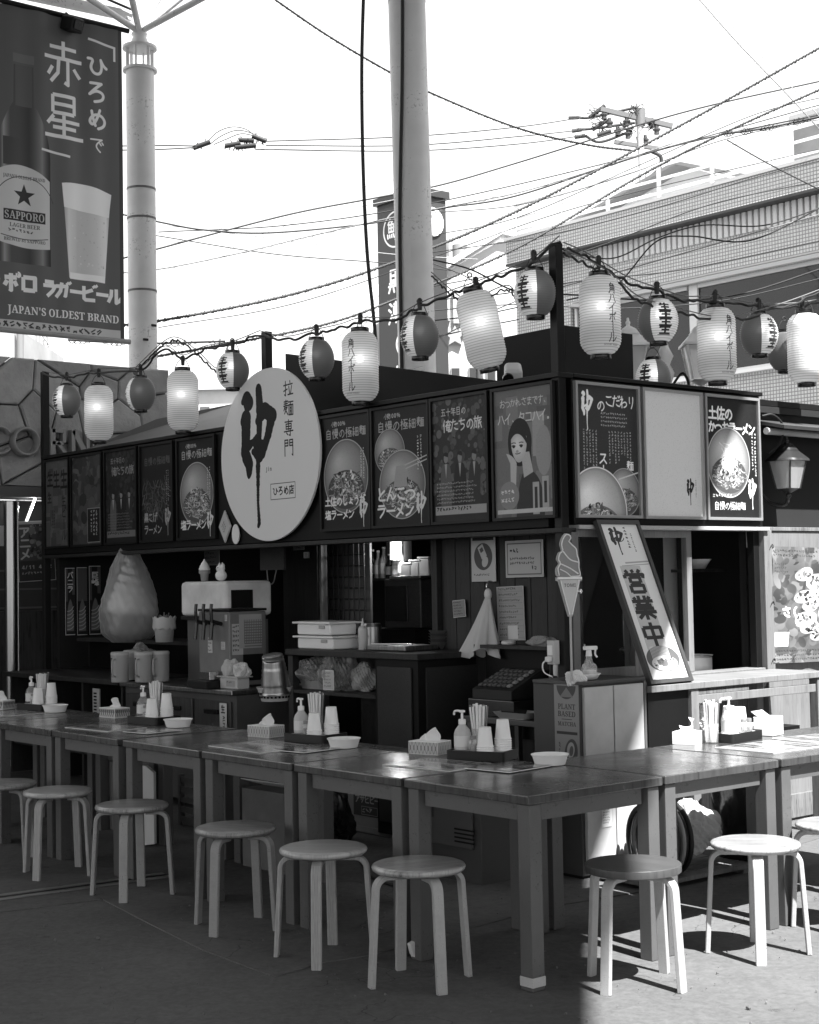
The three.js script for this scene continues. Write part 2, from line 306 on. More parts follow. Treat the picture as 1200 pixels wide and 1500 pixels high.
// brush-written mark of the shop: variable width strokes, box s
function brush0(c, pts, w) { // pts [x, y, width]
  c.beginPath();
  for (let i = 0; i < pts.length - 1; i++) {
    const [x0, y0, a] = pts[i], [x1, y1, b] = pts[i + 1], n = 14;
    for (let k = 0; k <= n; k++) { const t = k / n, j = 1 + rr(-0.1, 0.1); c.moveTo(x0 + (x1 - x0) * t, y0 + (y1 - y0) * t); c.arc(x0 + (x1 - x0) * t, y0 + (y1 - y0) * t, Math.max(0.3, (a + (b - a) * t) * w * j / 2), 0, 7); }
  }
  c.fill();
}
function kami(c, x, y, s, ink) {
  c.save(); c.fillStyle = tone(ink); c.translate(x, y); c.scale(s / 100 * 1.05, s / 100);
  const brush = (k, p, w) => brush0(k, p, w * 1.25);
  brush(c, [[14, 16, 6], [22, 12, 13], [25, 18, 15], [21, 26, 6]], 1);
  brush(c, [[16, 40, 12], [20, 36, 15], [19, 60, 13], [16, 78, 12], [20, 84, 8]], 1);
  brush(c, [[20, 84, 14], [25, 92, 12], [25, 102, 9], [24, 108, 4]], 1);
  brush(c, [[20, 72, 11], [34, 66, 6], [46, 56, 4]], 1);
  brush(c, [[46, 2, 9], [48, 24, 11], [46, 60, 8], [43, 96, 7], [42, 140, 4], [44, 164, 5], [42, 168, 4]], 1);
  brush(c, [[44, 42, 8], [58, 30, 14], [72, 38, 14], [64, 60, 10], [52, 82, 9]], 1);
  brush(c, [[36, 66, 7], [46, 74, 15], [56, 72, 10]], 1);
  brush(c, [[34, 78, 6], [46, 84, 12], [54, 80, 6]], 1);
  c.restore();
}
// part given in world places, under a thing that is not turned
const wpart = (name, g, m, parent) => { g = Array.isArray(g) ? join(g) : g; const p = parent.position; return part(name, g.translate(-p.x, -p.y, -p.z), m, parent); };
// a flat board given by three corners: a Group whose +z is the seen face
function boardAt(o, TL, TR, BL) {
  const a = V(...TL), x = V(...TR).sub(a), y = a.clone().sub(V(...BL)), w = x.length(), h = y.length();
  x.normalize(); const z = x.clone().cross(y).normalize(), yy = z.clone().cross(x);
  o.matrix.makeBasis(x, yy, z); o.quaternion.setFromRotationMatrix(o.matrix);
  o.position.copy(V(...BL).addScaledVector(x, w / 2));
  return [w, h];
}

// ---------- the setting ----------
structure('ground', 'grey worn concrete ground of the market square', new THREE.PlaneGeometry(160, 160, 1, 1).rotateX(-PI / 2), M.ground);
{ // separately poured floor round the stall
  const p = [[2.351, 0, -8.392], [3.043, 0, -6.642], [3.522, 0, -6.565], [3.422, 0, -5.978], [3.327, 0, -5.35], [3.3, 0, -4.818], [3.548, 0, -4.862], [3.772, 0, -4.825], [4.144, 0, -4.864], [4.88, 0, -4.967]].map((q) => [q[0], -q[2]]);
  const g = prism([...p, [5.4, 4.9], [7.4, 5.2], [8.6, 5.4], [8.6, 16], [-2, 20]], 0.006).rotateX(-PI / 2).translate(0, -0.001, 0);
  structure('floor_slab', 'smooth trowelled floor slab under the tables and the stall', g, M.slab);
}
{ // canopy over the seating, above and behind the camera; its edge throws the line between sun and shade
  const h = 8, roofM = mat(0.2, 0.8, { map: T.mottle, s: 0.3 }), sheet = (p) => prism(p.map(([x, z]) => [x, -z]), 0.08).rotateX(-PI / 2).translate(0, h, 0);
  structure('canopy_roof', 'pale sheet canopy roof over the market seating', sheet([[12.5, -7.7], [8.5, -11.2], [5, -13.6], [-3, -14.4], [-22, -10], [-24, 16], [-12.9, 16.65]]), roofM);
  structure('unseen_hall_wall', 'unseen dark market hall front put in for the window glass to mirror', box(0.3, 7.4, 17, 14.6, 3.7, 6.2), mat(0.08, 0.8, { map: T.mottle, s: 0.4 }));  // unseen hall front, added so the window glass mirrors something dark
  structure('canopy_roof', 'unseen second canopy roof added across the sunny gap to cut sky light', sheet([[12, -3.1], [22, 8], [8, 22], [-2.9, 11.2]]), roofM);  // added canopy, never in view, keeps sky light off the shaded floor
}
{ // steel drain channel set in the floor
  const a = [3.377, 0, -6.909], b = [3.792, 0, -6.87], t = thing('drain_cover', 'steel drain channel cover set in the dark floor beside the stools', 'drain', [(a[0] + b[0]) / 2, 0, (a[2] + b[2]) / 2]);
  const d = V(b[0] - a[0], 0, b[2] - a[2]), L = d.length() + 0.5; t.rotation.y = Math.atan2(-d.z, d.x);
  part('slot', box(L, 0.004, 0.05, 0, 0.007, 0), M.black, t);
  for (const s of [-1, 1]) part('edge_bar', rbox(L, 0.008, 0.03, 0, 0.009, s * 0.045, 0.002), mat(0.3, 0.4, { metal: 0.7 }), t);
}

// ---------- the ramen stall ----------
const SX = 5.72, SZ = -5.64;          // its corner
const stall = thing('food_stall', 'black ramen stall with poster fascia on two sides and open serving counter', 'stall', [SX, 0, SZ]);
{
  const S = stall;
  for (const [x, z, y, h] of [[SX + 0.03, SZ - 0.03, 0, 3.25], [SX + 0.06, -8.42, 2.56, 3.16], [SX + 0.02, -11.6, 0, 3.26]]) wpart('post', rbox(0.055, h - y, 0.055, x, (h + y) / 2, z, 0.004), M.blackSteel, S);
  wpart('post', rbox(0.05, 2.5, 0.05, 7.39, 1.25, SZ - 0.06, 0.004), M.blackSteel, S);
  const fl = wpart('fascia', span(SX, SX + 0.09, 1.745, 2.53, SZ - 0.1, -11.6, 0.006), M.black, S);
  wpart('fascia', span(SX + 0.095, 7.41, 1.76, 2.535, SZ, SZ - 0.09, 0.006), M.black, S);
  wpart('fascia_trim', span(SX - 0.012, SX + 0.1, 2.533, 2.56, SZ + 0.01, -11.62, 0.004), M.blackSteel, S);
  wpart('fascia_trim', span(SX + 0.102, 7.43, 2.538, 2.56, SZ + 0.012, SZ - 0.1, 0.004), M.blackSteel, S);
  wpart('fascia_trim', span(SX - 0.01, SX + 0.1, 1.715, 1.742, SZ + 0.01, -11.62, 0.004), M.darkWood, S);
  wpart('rail', span(SX + 0.11, 7.45, 1.735, 1.757, SZ + 0.02, SZ - 0.07, 0.003), mat(0.5, 0.4, { map: T.worn, s: 3 }), S);
  // walls, ceiling and back with an opening high up
  wpart('ceiling', span(SX + 0.1, 8.6, 2.46, 2.5, SZ - 0.1, -11.58), M.interior, S);
  wpart('roof_deck', span(SX + 0.1, 8.7, 2.505, 2.54, SZ - 0.11, -11.6), M.black, S);
  const bz = [8.4, 1.784, -10.439][2], bz2 = [8.4, 1.774, -10.093][2], by = [8.4, 1.649, -10.263][1], by2 = [8.4, 1.85, -10.257][1];
  single('glow_bar', 'short upright glowing bar put in for a bright gap deep inside the stall', 'lamp', rod([7.518, 1.786, -9.223], [7.52, 1.643, -9.23], 0.045, 12), new THREE.MeshStandardMaterial({ color: 0xffffff, emissive: 0xffffff, emissiveIntensity: 0.5 }));  // glowing rod added in place of a bright upright gap
  { const L = new THREE.PointLight(0xffffff, 0.12); L.name = 'glow_bar_light'; L.position.set(...[7.456, 1.715, -9.149]); L.castShadow = true; scene.add(L); }  // weak added light to go with the glowing rod
  wpart('back_wall', [span(8.4, 8.46, 0, by, SZ - 0.2, -11.58), span(8.4, 8.46, by2, 2.46, SZ - 0.2, -11.58), span(8.4, 8.46, by, by2, SZ - 0.2, bz2), span(8.4, 8.46, by, by2, bz, -11.58)], M.interior, S);
  wpart('end_wall', span(SX + 0.1, 8.4, 0, 2.46, -11.53, -11.58), M.interior, S);
  wpart('side_wall', span(7.42, 8.4, 0, 2.46, SZ - 0.14, SZ - 0.19), M.interior, S);
  // dark boarded panel with the notices, left of the corner
  const pz = [5.98, 1.681, -6.899][2], n = 9;
  for (let i = 0; i < n; i++) { const a = SZ - 0.12 + (pz - SZ + 0.12) * i / n, b = SZ - 0.12 + (pz - SZ + 0.12) * (i + 1) / n; wpart('panel_board', span(5.97, 5.99 + 0.003 * (i % 3), 0.02, 1.742, a - 0.003, b + 0.003), M.darkWood, S); }
  wpart('panel_post', rbox(0.05, 1.74, 0.05, 5.96, 0.87, pz - 0.03, 0.003), M.darkWood, S);
  // inner door leaf and posts seen through the opening
  wpart('inner_wall', span(7.1, 7.14, 0.9, 2.4, [7.1, 1.501, -10.158][2], [7.1, 1.495, -9.692][2]), M.darkWood, S);
  wpart('inner_post', rbox(0.06, 2.4, 0.06, 7.15, 1.2, [7.15, 1.495, -9.697][2], 0.004), mat(0.2, 0.5), S);
  // wood sash windows on the sunny side
  const sash = (x0, x1, y0, y1, z) => {
    const f = wpart('window_frame', [span(x0, x0 + 0.045, y0, y1, z, z - 0.04, 0.003), span(x1 - 0.045, x1, y0, y1, z, z - 0.04, 0.003), span(x0 + 0.046, x1 - 0.046, y1 - 0.04, y1, z, z - 0.04, 0.003), span(x0 + 0.046, x1 - 0.046, y0, y0 + 0.06, z, z - 0.04, 0.003)], M.plyWood, S);
    wpart('pane', span(x0 + 0.04, x1 - 0.04, y0 + 0.05, y1 - 0.035, z - 0.018, z - 0.022), M.glass, S);
    return f;
  };
  sash(5.79, 6.34, 0.93, 1.735, SZ - 0.03); sash(6.30, 6.845, 0.93, 1.735, SZ - 0.075);
  wpart('window_sill', span(5.78, 7.4, 0.895, 0.927, SZ - 0.0, SZ - 0.13, 0.004), M.plyWood, S);
  wpart('apron_wall', span(5.78, 7.4, 0.02, 0.893, SZ - 0.05, SZ - 0.09), M.greyWood, S);
  wpart('corner_trim', rbox(0.05, 1.72, 0.03, SX + 0.085, 0.87, SZ - 0.005, 0.003), mat(0.18, 0.5, { map: T.worn, s: 3 }), S);
  // tin roof sheet at the far end, dark board above the posters, black box on the roof
  const rf = [5.863, 2.611, -10.745], rm = [6.641, 2.924, -11.187], re = [6.948, 2.969, -10.538];
  const sh = (pts) => { const g = new THREE.BufferGeometry(), v = []; pts.forEach((q) => v.push(...q)); g.setAttribute('position', new THREE.Float32BufferAttribute(v, 3)); g.computeVertexNormals(); return g; };
  const A = [5.8, 2.575, -11.0], B = [5.8, 2.575, -8.6], C = [6.9, 2.98, -8.1], E = [6.9, 2.96, -10.5], F = [6.35, 2.83, -10.85], dn = (q) => [q[0], q[1] - 0.03, q[2]];
  wpart('roof_sheet', [sh([A, B, C, A, C, E, A, E, F]), sh([dn(A), dn(C), dn(B), dn(A), dn(E), dn(C)]), sh([A, dn(A), dn(B), A, dn(B), B])], mat(0.11, 0.5, { map: T.worn, s: 1.2, side: THREE.DoubleSide }), S);
  const bb = prism([[8.66, 2.56], [8.66, 3.07], [6.2, 2.575], [6.2, 2.56]], 0.03).rotateY(PI / 2);
  wpart('roof_board', bb.translate(6.1, 0, 0), M.black, S);
}
single('roof_box', 'plain black plywood box on the stall roof behind the corner post', 'box', [span(6.5, 7.1, 2.56, 2.98, -6.35, -6.95, 0.004)], M.black);

// ---------- posters ----------
const prow = []; // [z centre or x centre, width, draw, label]
const headN = (c, w) => { words(c, '小麦100%', w * 0.2, 14, 20, 2, { ink: 0.72, gap: 0.62 }); words(c, '自慢の極細麺', w * 0.08, 38, 34, 3.4, { ink: 0.66, gap: 1.08 }); };
const mark = (c, x, y, s, ink = 0.85) => kami(c, x, y, s, ink);
function people(c, w, h) { // three figures standing
  for (const [x, s, v] of [[0.24, 0.95, 0.34], [0.5, 1.05, 0.12], [0.76, 0.95, 0.18]]) {
    const X = x * w, Y = h * 0.43;
    c.fillStyle = tone(v); c.beginPath(); c.moveTo(X - 26 * s, Y + 160); c.quadraticCurveTo(X - 34 * s, Y + 44, X - 12, Y + 36); c.lineTo(X + 12, Y + 36); c.quadraticCurveTo(X + 34 * s, Y + 44, X + 26 * s, Y + 160); c.fill();
    c.fillStyle = tone(0.62); c.beginPath(); c.moveTo(X - 6, Y + 36); c.lineTo(X, Y + 80); c.lineTo(X + 6, Y + 36); c.fill();
    c.fillStyle = tone(0.5); c.beginPath(); c.ellipse(X, Y + 20, 10, 14, 0, 0, 7); c.fill();
    c.fillStyle = tone(0.1); c.beginPath(); c.ellipse(X, Y + 10, 12, 9, 0, PI, 7); c.fill();
  }
}
const filmPoster = (dim) => (c, w, h) => {
  for (let i = 0; i < 260; i++) { c.fillStyle = tone(dim * rr(0.15, 0.4)); c.beginPath(); c.arc(rr(0, w), rr(0, h * 0.8), rr(3, 14), 0, 7); c.fill(); }
  words(c, '五十年目の', w * 0.16, 26, 24, 2.4, { ink: 0.6 * dim + 0.2 });
  words(c, '俺たちの旅', w * 0.2, 60, 38, 4.4, { ink: 0.75 * dim + 0.1, gap: 0.95 });
  people(c, w, h);
  small(c, 16, h * 0.68, w - 32, 70, 0.55 * dim + 0.1, { size: 7 });
  c.fillStyle = tone(0.5 * dim + 0.12); c.fillRect(8, h * 0.875, w - 16, 26); small(c, 14, h * 0.88, w - 28, 20, 0.12, { size: 13, lead: 2 });
};
const art = {
  draft: (c, w, h) => { for (let i = 0; i < 90; i++) { c.fillStyle = tone(rr(0.26, 0.4)); c.fillRect(rr(0, w), rr(0, h), rr(10, 70), rr(6, 60)); } words(c, '生', 12, 40, 70, 9, { ink: 0.08 }); words(c, '生', 80, 40, 78, 9, { ink: 0.08 }); words(c, '生', 160, 40, 84, 11, { ink: 0.08 }); words(c, '生', 14, 130, 50, 7, { ink: 0.12 }); words(c, '生ビール', 176, 150, 48, 5, { ink: 0.1, down: true }); small(c, 60, 210, 40, 90, 0.12, { size: 12, down: true }); },
  faded: (c, w, h) => { for (let i = 0; i < 160; i++) { c.fillStyle = tone(rr(0.16, 0.38)); c.beginPath(); c.ellipse(rr(0, w), rr(0, h), rr(5, 30), rr(5, 40), rr(0, 3), 0, 7); c.fill(); } c.fillStyle = tone(0.1); c.fillRect(w * 0.52, h * 0.6, w * 0.42, h * 0.38); c.strokeStyle = tone(0.6); c.lineWidth = 3; c.strokeRect(w * 0.52, h * 0.6, w * 0.42, h * 0.38); small(c, w * 0.56, h * 0.62, w * 0.3, h * 0.34, 0.7, { size: 14, down: true }); },
  burnt: (c, w, h) => { words(c, '自慢の極細麺', w * 0.1, 44, 32, 4, { ink: 0.3, gap: 1.1 }); for (let i = 0; i < 120; i++) { c.strokeStyle = tone(rr(0.12, 0.4)); c.lineWidth = rr(1, 6); const x = rr(20, w - 60), y = rr(120, h - 110); c.beginPath(); c.moveTo(x, y); c.quadraticCurveTo(x + rr(-30, 30), y + 30, x + rr(-40, 60), y + rr(20, 60)); c.stroke(); } small(c, w * 0.76, 100, 30, 150, 0.62, { size: 8, down: true }); words(c, '黒こげ', 22, h - 104, 36, 5, { ink: 0.62 }); words(c, 'ラーメン', 22, h - 58, 36, 5, { ink: 0.62 }); mark(c, w - 70, h - 120, 62, 0.62); },
  salt: (c, w, h) => { headN(c, w); bowlArt(c, w * 0.5, h * 0.56, w * 0.46); small(c, w * 0.78, h * 0.3, 26, 130, 0.8, { size: 8, down: true }); words(c, '塩ラーメン', 14, h - 66, 38, 5.5, { ink: 0.88, gap: 0.95 }); mark(c, w - 62, h - 92, 58); },
  ginger: (c, w, h) => { headN(c, w); bowlArt(c, w * 0.5, h * 0.54, w * 0.47, { soup: 0.42 }); small(c, w * 0.78, h * 0.3, 30, 130, 0.8, { size: 8, down: true }); words(c, '土佐のしょうが', 12, h - 104, 32, 5, { ink: 0.9, gap: 0.98 }); words(c, '塩ラーメン', 12, h - 60, 32, 5, { ink: 0.9 }); mark(c, w - 62, h - 92, 58); },
  pork: (c, w, h) => { headN(c, w); bowlArt(c, w * 0.3, h * 0.37, w * 0.28); bowlArt(c, w * 0.52, h * 0.66, w * 0.42); c.strokeStyle = tone(0.7); c.lineWidth = 4; for (const k of [0, 12]) { c.beginPath(); c.moveTo(w * 0.45, h * 0.52 + k); c.lineTo(w, h * 0.43 + k); c.stroke(); } c.fillStyle = tone(0.62); c.beginPath(); c.moveTo(w * 0.42, h * 0.5); c.lineTo(w * 0.58, h * 0.5); c.lineTo(w * 0.62, h * 0.68); c.lineTo(w * 0.36, h * 0.68); c.fill(); small(c, w * 0.76, h * 0.26, 34, 130, 0.8, { size: 9, down: true }); words(c, 'とんこつ', 12, h - 118, 46, 7, { ink: 0.9 }); words(c, 'ラーメン', 12, h - 66, 44, 7, { ink: 0.9 }); mark(c, w - 64, h - 96, 60); },
  film: filmPoster(1), filmDim: filmPoster(0.6),
  lady: (c, w, h) => { // a woman resting her chin on her hand, plainly drawn
    for (let i = 0; i < 60; i++) { c.fillStyle = tone(rr(0.36, 0.5)); c.fillRect(rr(-20, w), rr(0, h), rr(20, 90), rr(20, 120)); }
    c.fillStyle = tone(0.6); c.fillRect(w * 0.66, h * 0.2, w * 0.2, h * 0.34); c.fillStyle = tone(0.58); c.beginPath(); c.ellipse(w * 0.84, h * 0.5, 34, 70, 0, 0, 7); c.fill();
    words(c, 'おつかれさまです、', w * 0.1, 26, 26, 2.2, { ink: 0.82, gap: 0.92 }); words(c, 'ハイ、タコハイ。', w * 0.06, 66, 34, 3.2, { ink: 0.85, gap: 0.9 });
    c.fillStyle = tone(0.1); c.beginPath(); c.ellipse(w * 0.44, h * 0.42, 52, 68, 0, 0, 7); c.fill(); c.fillRect(w * 0.55, h * 0.4, 22, 100);
    c.fillStyle = tone(0.2); c.beginPath(); c.moveTo(w * 0.36, h); c.quadraticCurveTo(w * 0.4, h * 0.66, w * 0.56, h * 0.63); c.quadraticCurveTo(w * 0.86, h * 0.68, w * 0.84, h); c.fill();
    c.fillStyle = tone(0.7); c.beginPath(); c.moveTo(w * 0.46, h * 0.5); c.lineTo(w * 0.6, h * 0.5); c.lineTo(w * 0.66, h * 0.66); c.lineTo(w * 0.5, h * 0.7); c.fill();
    { const g = c.createRadialGradient(w * 0.4, h * 0.44, 8, w * 0.43, h * 0.46, 62); g.addColorStop(0, tone(0.86)); g.addColorStop(1, tone(0.6)); c.fillStyle = g; } c.beginPath(); c.moveTo(w * 0.29, h * 0.38); c.quadraticCurveTo(w * 0.28, h * 0.5, w * 0.37, h * 0.565); c.quadraticCurveTo(w * 0.42, h * 0.59, w * 0.48, h * 0.565); c.quadraticCurveTo(w * 0.57, h * 0.5, w * 0.56, h * 0.38); c.quadraticCurveTo(w * 0.43, h * 0.3, w * 0.29, h * 0.38); c.fill();
    c.fillStyle = tone(0.1); c.beginPath(); c.moveTo(w * 0.28, h * 0.4); c.quadraticCurveTo(w * 0.42, h * 0.28, w * 0.58, h * 0.46); c.quadraticCurveTo(w * 0.56, h * 0.34, w * 0.43, h * 0.27); c.quadraticCurveTo(w * 0.29, h * 0.3, w * 0.28, h * 0.4); c.fill();
    c.fillStyle = tone(0.72); c.beginPath(); c.moveTo(w * 0.2, h * 0.5); c.quadraticCurveTo(w * 0.32, h * 0.51, w * 0.38, h * 0.58); c.lineTo(w * 0.36, h * 0.78); c.lineTo(w * 0.27, h * 0.78); c.lineTo(w * 0.27, h * 0.58); c.fill();
    c.fillStyle = tone(0.62); c.beginPath(); c.ellipse(w * 0.395, h * 0.49, 6, 4, 0, 0, 7); c.fill(); c.fillStyle = tone(0.14); for (const k of [0.335, 0.465]) { c.beginPath(); c.ellipse(w * k, h * 0.45, 6, 4.5, 0, 0, 7); c.fill(); } c.strokeStyle = tone(0.2); c.lineWidth = 2.4; for (const k of [0.335, 0.465]) { c.beginPath(); c.moveTo(w * k - 10, h * 0.425); c.quadraticCurveTo(w * k, h * 0.415, w * k + 10, h * 0.426); c.stroke(); } for (const k of [0.33, 0.46]) { c.beginPath(); c.moveTo(w * k - 8, h * 0.445); c.quadraticCurveTo(w * k, h * 0.437, w * k + 9, h * 0.447); c.stroke(); }
    c.beginPath(); c.moveTo(w * 0.36, h * 0.505); c.quadraticCurveTo(w * 0.4, h * 0.515, w * 0.45, h * 0.502); c.stroke();
    c.fillStyle = tone(0.52); c.beginPath(); c.ellipse(w * 0.24, h * 0.83, 44, 40, 0, 0, 7); c.fill(); small(c, w * 0.1, h * 0.78, 70, 40, 0.85, { size: 14 });
    for (const [x, y] of [[0.7, 0.86], [0.86, 0.82]]) { c.fillStyle = tone(0.66); c.fillRect(w * x - 14, h * y - 44, 28, 90); c.fillStyle = tone(0.2); c.fillRect(w * x - 6, h * y - 30, 12, 60); }
    c.fillStyle = tone(0.75); c.fillRect(8, h - 22, w - 16, 12);
  },
  pride: (c, w, h) => { mark(c, 14, 14, 66, 0.95); words(c, 'の', 84, 36, 36, 4, { ink: 0.92 }); words(c, 'こだわり', 118, 22, 36, 4.2, { ink: 0.95, gap: 0.9 }); small(c, 100, 72, w - 130, 46, 0.75, { size: 7 }); small(c, 24, 124, 60, 130, 0.7, { size: 8, down: true }); small(c, 130, 124, 100, 100, 0.7, { size: 8, down: true }); words(c, 'スープ', 90, 186, 34, 5, { ink: 0.95, down: true }); words(c, '麺', 206, 206, 30, 3, { ink: 0.95 }); bowlArt(c, w * 0.76, h * 0.82, w * 0.27); bowlArt(c, w * 0.3, h * 0.98, w * 0.5, { rim: 0.82, soup: 0.7 }); c.strokeStyle = tone(0.8); c.lineWidth = 4; c.beginPath(); c.moveTo(w * 0.66, h * 0.72); c.lineTo(w, h * 0.66); c.stroke(); },
  blank: (c, w, h) => { mark(c, w - 74, h - 112, 46, 0.1); small(c, w - 36, h - 110, 12, 70, 0.4, { size: 5, down: true }); },
  bonito: (c, w, h) => { words(c, '土佐の', 12, 26, 42, 7, { ink: 0.97, gap: 0.95 }); words(c, 'かつおラーメン', 12, 72, 36, 6.4, { ink: 0.97, gap: 0.92 }); bowlArt(c, w * 0.42, h * 0.54, w * 0.42, { rim: 0.7, soup: 0.5 }); c.strokeStyle = tone(0.95); c.lineWidth = 2; for (let i = 0; i < 80; i++) { const a = rr(0, 7), q = rr(0, 44); c.beginPath(); c.moveTo(w * 0.42 + Math.cos(a) * q, h * 0.5 + Math.sin(a) * q); c.lineTo(w * 0.42 + rr(-48, 48), h * 0.5 + rr(-48, 48)); c.stroke(); } small(c, w * 0.84, h * 0.28, 34, 150, 0.9, { size: 9, down: true }); words(c, '自慢の極細麺', 30, h - 48, 26, 2.6, { ink: 0.85 }); small(c, 24, h - 74, 130, 18, 0.75, { size: 13 }); mark(c, w - 58, h - 120, 56, 0.95); },
};
function grain(c, w, h, n = 5200) { for (let i = 0; i < n; i++) { c.fillStyle = rnd() < 0.5 ? 'rgba(0,0,0,0.10)' : 'rgba(255,255,255,0.06)'; c.fillRect(rr(0, w), rr(0, h), rr(0.6, 2), rr(0.6, 2)); } }
function poster(name, key, bg, p, turn, w, h, label, frameMat) {
  const t = thing(name, label, 'poster', p, turn, 'posters framed along the stall fascia');
  const f = 0.016, fm = frameMat ?? M.blackSteel;
  part('frame', [box(w, f, 0.022, 0, f / 2, 0.011), box(w, f, 0.022, 0, h - f / 2, 0.011), box(f, h - 2 * f, 0.022, -w / 2 + f / 2, h / 2, 0.011), box(f, h - 2 * f, 0.022, w / 2 - f / 2, h / 2, 0.011)], fm, t);
  part('sheet', sheetGeo(w - 2 * f, h - 2 * f, 0.008).translate(0, h / 2, 0), print(canvas(256, 362, bg, (c, a, b) => { art[key](c, a, b); grain(c, a, b); }), 0.5, { specularIntensity: 0.45 }), t);
  return t;
}
const silver = mat(0.5, 0.35, { metal: 0.6 });
[
  ['draft', 0.34, -11.54, -11.12, 'faded grey beer poster with black brush characters at the fascia end'],
  ['faded', 0.24, -11.08, -10.58, 'faded mottled poster with a small dark text box inset'],
  ['filmDim', 0.13, -10.53, -10.04, 'faded dark film poster between the mottled poster and the dim noodle poster'],
  ['burnt', 0.1, -9.99, -9.52, 'dim dark noodle poster with no bowl rim visible'],
  ['salt', 0.1, -9.46, -8.96, 'dark salt ramen poster with one large bowl beside the oval sign'],
  ['ginger', 0.1, -7.73, -7.23, 'dark ginger salt ramen poster with one large bowl and two text lines'],
  ['pork', 0.1, -7.21, -6.68, 'dark ramen poster with two bowls and lifted noodles'],
  ['film', 0.16, -6.66, -6.18, 'film poster with three standing figures and a white credit strip'],
  ['lady', 0.42, -6.14, -5.67, 'drinks poster with a smiling woman resting chin on hand'],
].forEach(([k, bg, a, b, label]) => poster('framed_poster', k, bg, [SX - 0.004, 1.795, (a + b) / 2], -PI / 2, Math.abs(b - a) + 0.012, 0.725, label));
[
  ['pride', 0.22, 5.82, 6.325, 'dark poster of white vertical text with noodles below, in a silver frame'],
  ['blank', 0.86, 6.35, 6.86, 'mostly blank white poster in a silver frame on the sunny fascia'],
  ['bonito', 0.12, 6.88, 7.38, 'dark bonito ramen poster with shredded topping in a silver frame'],
].forEach(([k, bg, a, b, label]) => poster('framed_poster', k, bg, [(a + b) / 2, 1.795, SZ + 0.004], 0, b - a, 0.725, label, silver));

{ // big oval shop sign
  const w = 1.14, h = 1.135, t = thing('oval_sign', 'large pale oval shop sign with a brushed black character', 'sign', [SX - 0.028, 1.755, -8.27], -PI / 2);
  const e = new THREE.Shape(); e.absellipse(0, h / 2, w / 2, h / 2, 0, 2 * PI);
  part('board', new THREE.ExtrudeGeometry(e, { depth: 0.012, bevelEnabled: false, curveSegments: 64 }), mat(0.72, 0.6), t);
  const f = new THREE.ShapeGeometry(new THREE.Shape().absellipse(0, h / 2, w / 2 - 0.002, h / 2 - 0.002, 0, 2 * PI), 64), uv = f.attributes.uv, p = f.attributes.position;
  for (let i = 0; i < uv.count; i++) uv.setXY(i, p.getX(i) / w + 0.5, p.getY(i) / h);
  part('face', f.translate(0, 0, 0.0135), print(canvas(1024, 1024, 0.88, (c) => {
    c.save(); c.translate(176, 96); c.scale(1.06, 1.06); kami(c, 0, 0, 470, 0.03); c.restore();
    words(c, '拉麺専門', 668, 92, 104, 8, { ink: 0.12, down: true, gap: 1.1 });
    c.strokeStyle = tone(0.15); c.lineWidth = 4; c.strokeRect(530, 690, 246, 92); words(c, 'ひろめ店', 548, 706, 55, 7, { ink: 0.08 });
    words(c, 'Jin', 486, 580, 36, 2, { ink: 0.3, gap: 0.5 });
  }), 0.6, { specularIntensity: 0.5 }), t);
  part('bracket', [box(0.06, 0.9, 0.02, 0, 0.56, -0.012), box(0.5, 0.05, 0.02, 0, 0.5, -0.0125)], M.blackSteel, t);
}
{ // little stickers by the oval
  const d = thing('diamond_sign', 'small pale diamond shaped plate with text lines beside the oval sign', 'sign', [SX - 0.012, 1.76, -8.84], -PI / 2);
  part('plate', box(0.14, 0.14, 0.008, 0, 0, 0).rotateZ(PI / 4).scale(0.75, 1.12, 1).translate(0, 0.112, 0.004), M.paper, d);
  part('print', box(0.136, 0.136, 0.002, 0, 0, 0).rotateZ(PI / 4).scale(0.75, 1.12, 1).translate(0, 0.112, 0.0095), print(canvas(64, 64, 0.72, (c) => small(c, 16, 16, 32, 32, 0.2, { size: 6 }))), d);
  const o = thing('oval_plate', 'tiny pale oval plate under the diamond sign', 'sign', [SX - 0.012, 1.745, -8.71], -PI / 2);
  part('plate', new THREE.CylinderGeometry(0.045, 0.045, 0.006, 28).rotateX(PI / 2).scale(1, 1.5, 1).translate(0, 0.07, 0.004), M.paper, o);
}
// ---------- tables ----------
function makeTable(w, d, label, group) {
  const t = thing('square_table', label, 'table', [0, 0, 0], 0, group), h = 0.70;
  part('tabletop', rbox(w, 0.034, d, 0, h - 0.017, 0, 0.005), M.tableTop, t);
  const a = 0.03, L = 0.062;
  for (const s of [-1, 1]) {
    part('apron', box(w - 2 * a - 2 * L, 0.062, 0.02, 0, h - 0.067, s * (d / 2 - a - 0.012)), M.tableLeg, t);
    part('apron', box(0.02, 0.062, d - 2 * a - 2 * L, s * (w / 2 - a - 0.012), h - 0.067, 0), M.tableLeg, t);
    for (const k of [-1, 1]) part('leg', rbox(L, h - 0.036, L, s * (w / 2 - 0.012 - L / 2), (h - 0.036) / 2, k * (d / 2 - 0.012 - L / 2), 0.004), M.tableLeg, t);
  }
  return t;
}
const cornerTable = makeTable(0.725, 0.705, 'square wooden table at the corner where the two rows meet', 'tables joined round the stall');
cornerTable.position.set(4.2025, 0, -4.3375);
part('foot_tape', rbox(0.067, 0.035, 0.067, -0.725 / 2 + 0.043, 0.032, 0.705 / 2 - 0.043, 0.002), mat(0.6, 0.9, { map: T.worn, s: 9 }), cornerTable);
const rowTable = makeTable(0.725, 0.726, 'dark square wooden table in the shaded row along the counter', 'tables in the shaded row');
const ordinal = ['first', 'second', 'third', 'fourth', 'fifth', 'sixth', 'seventh'];
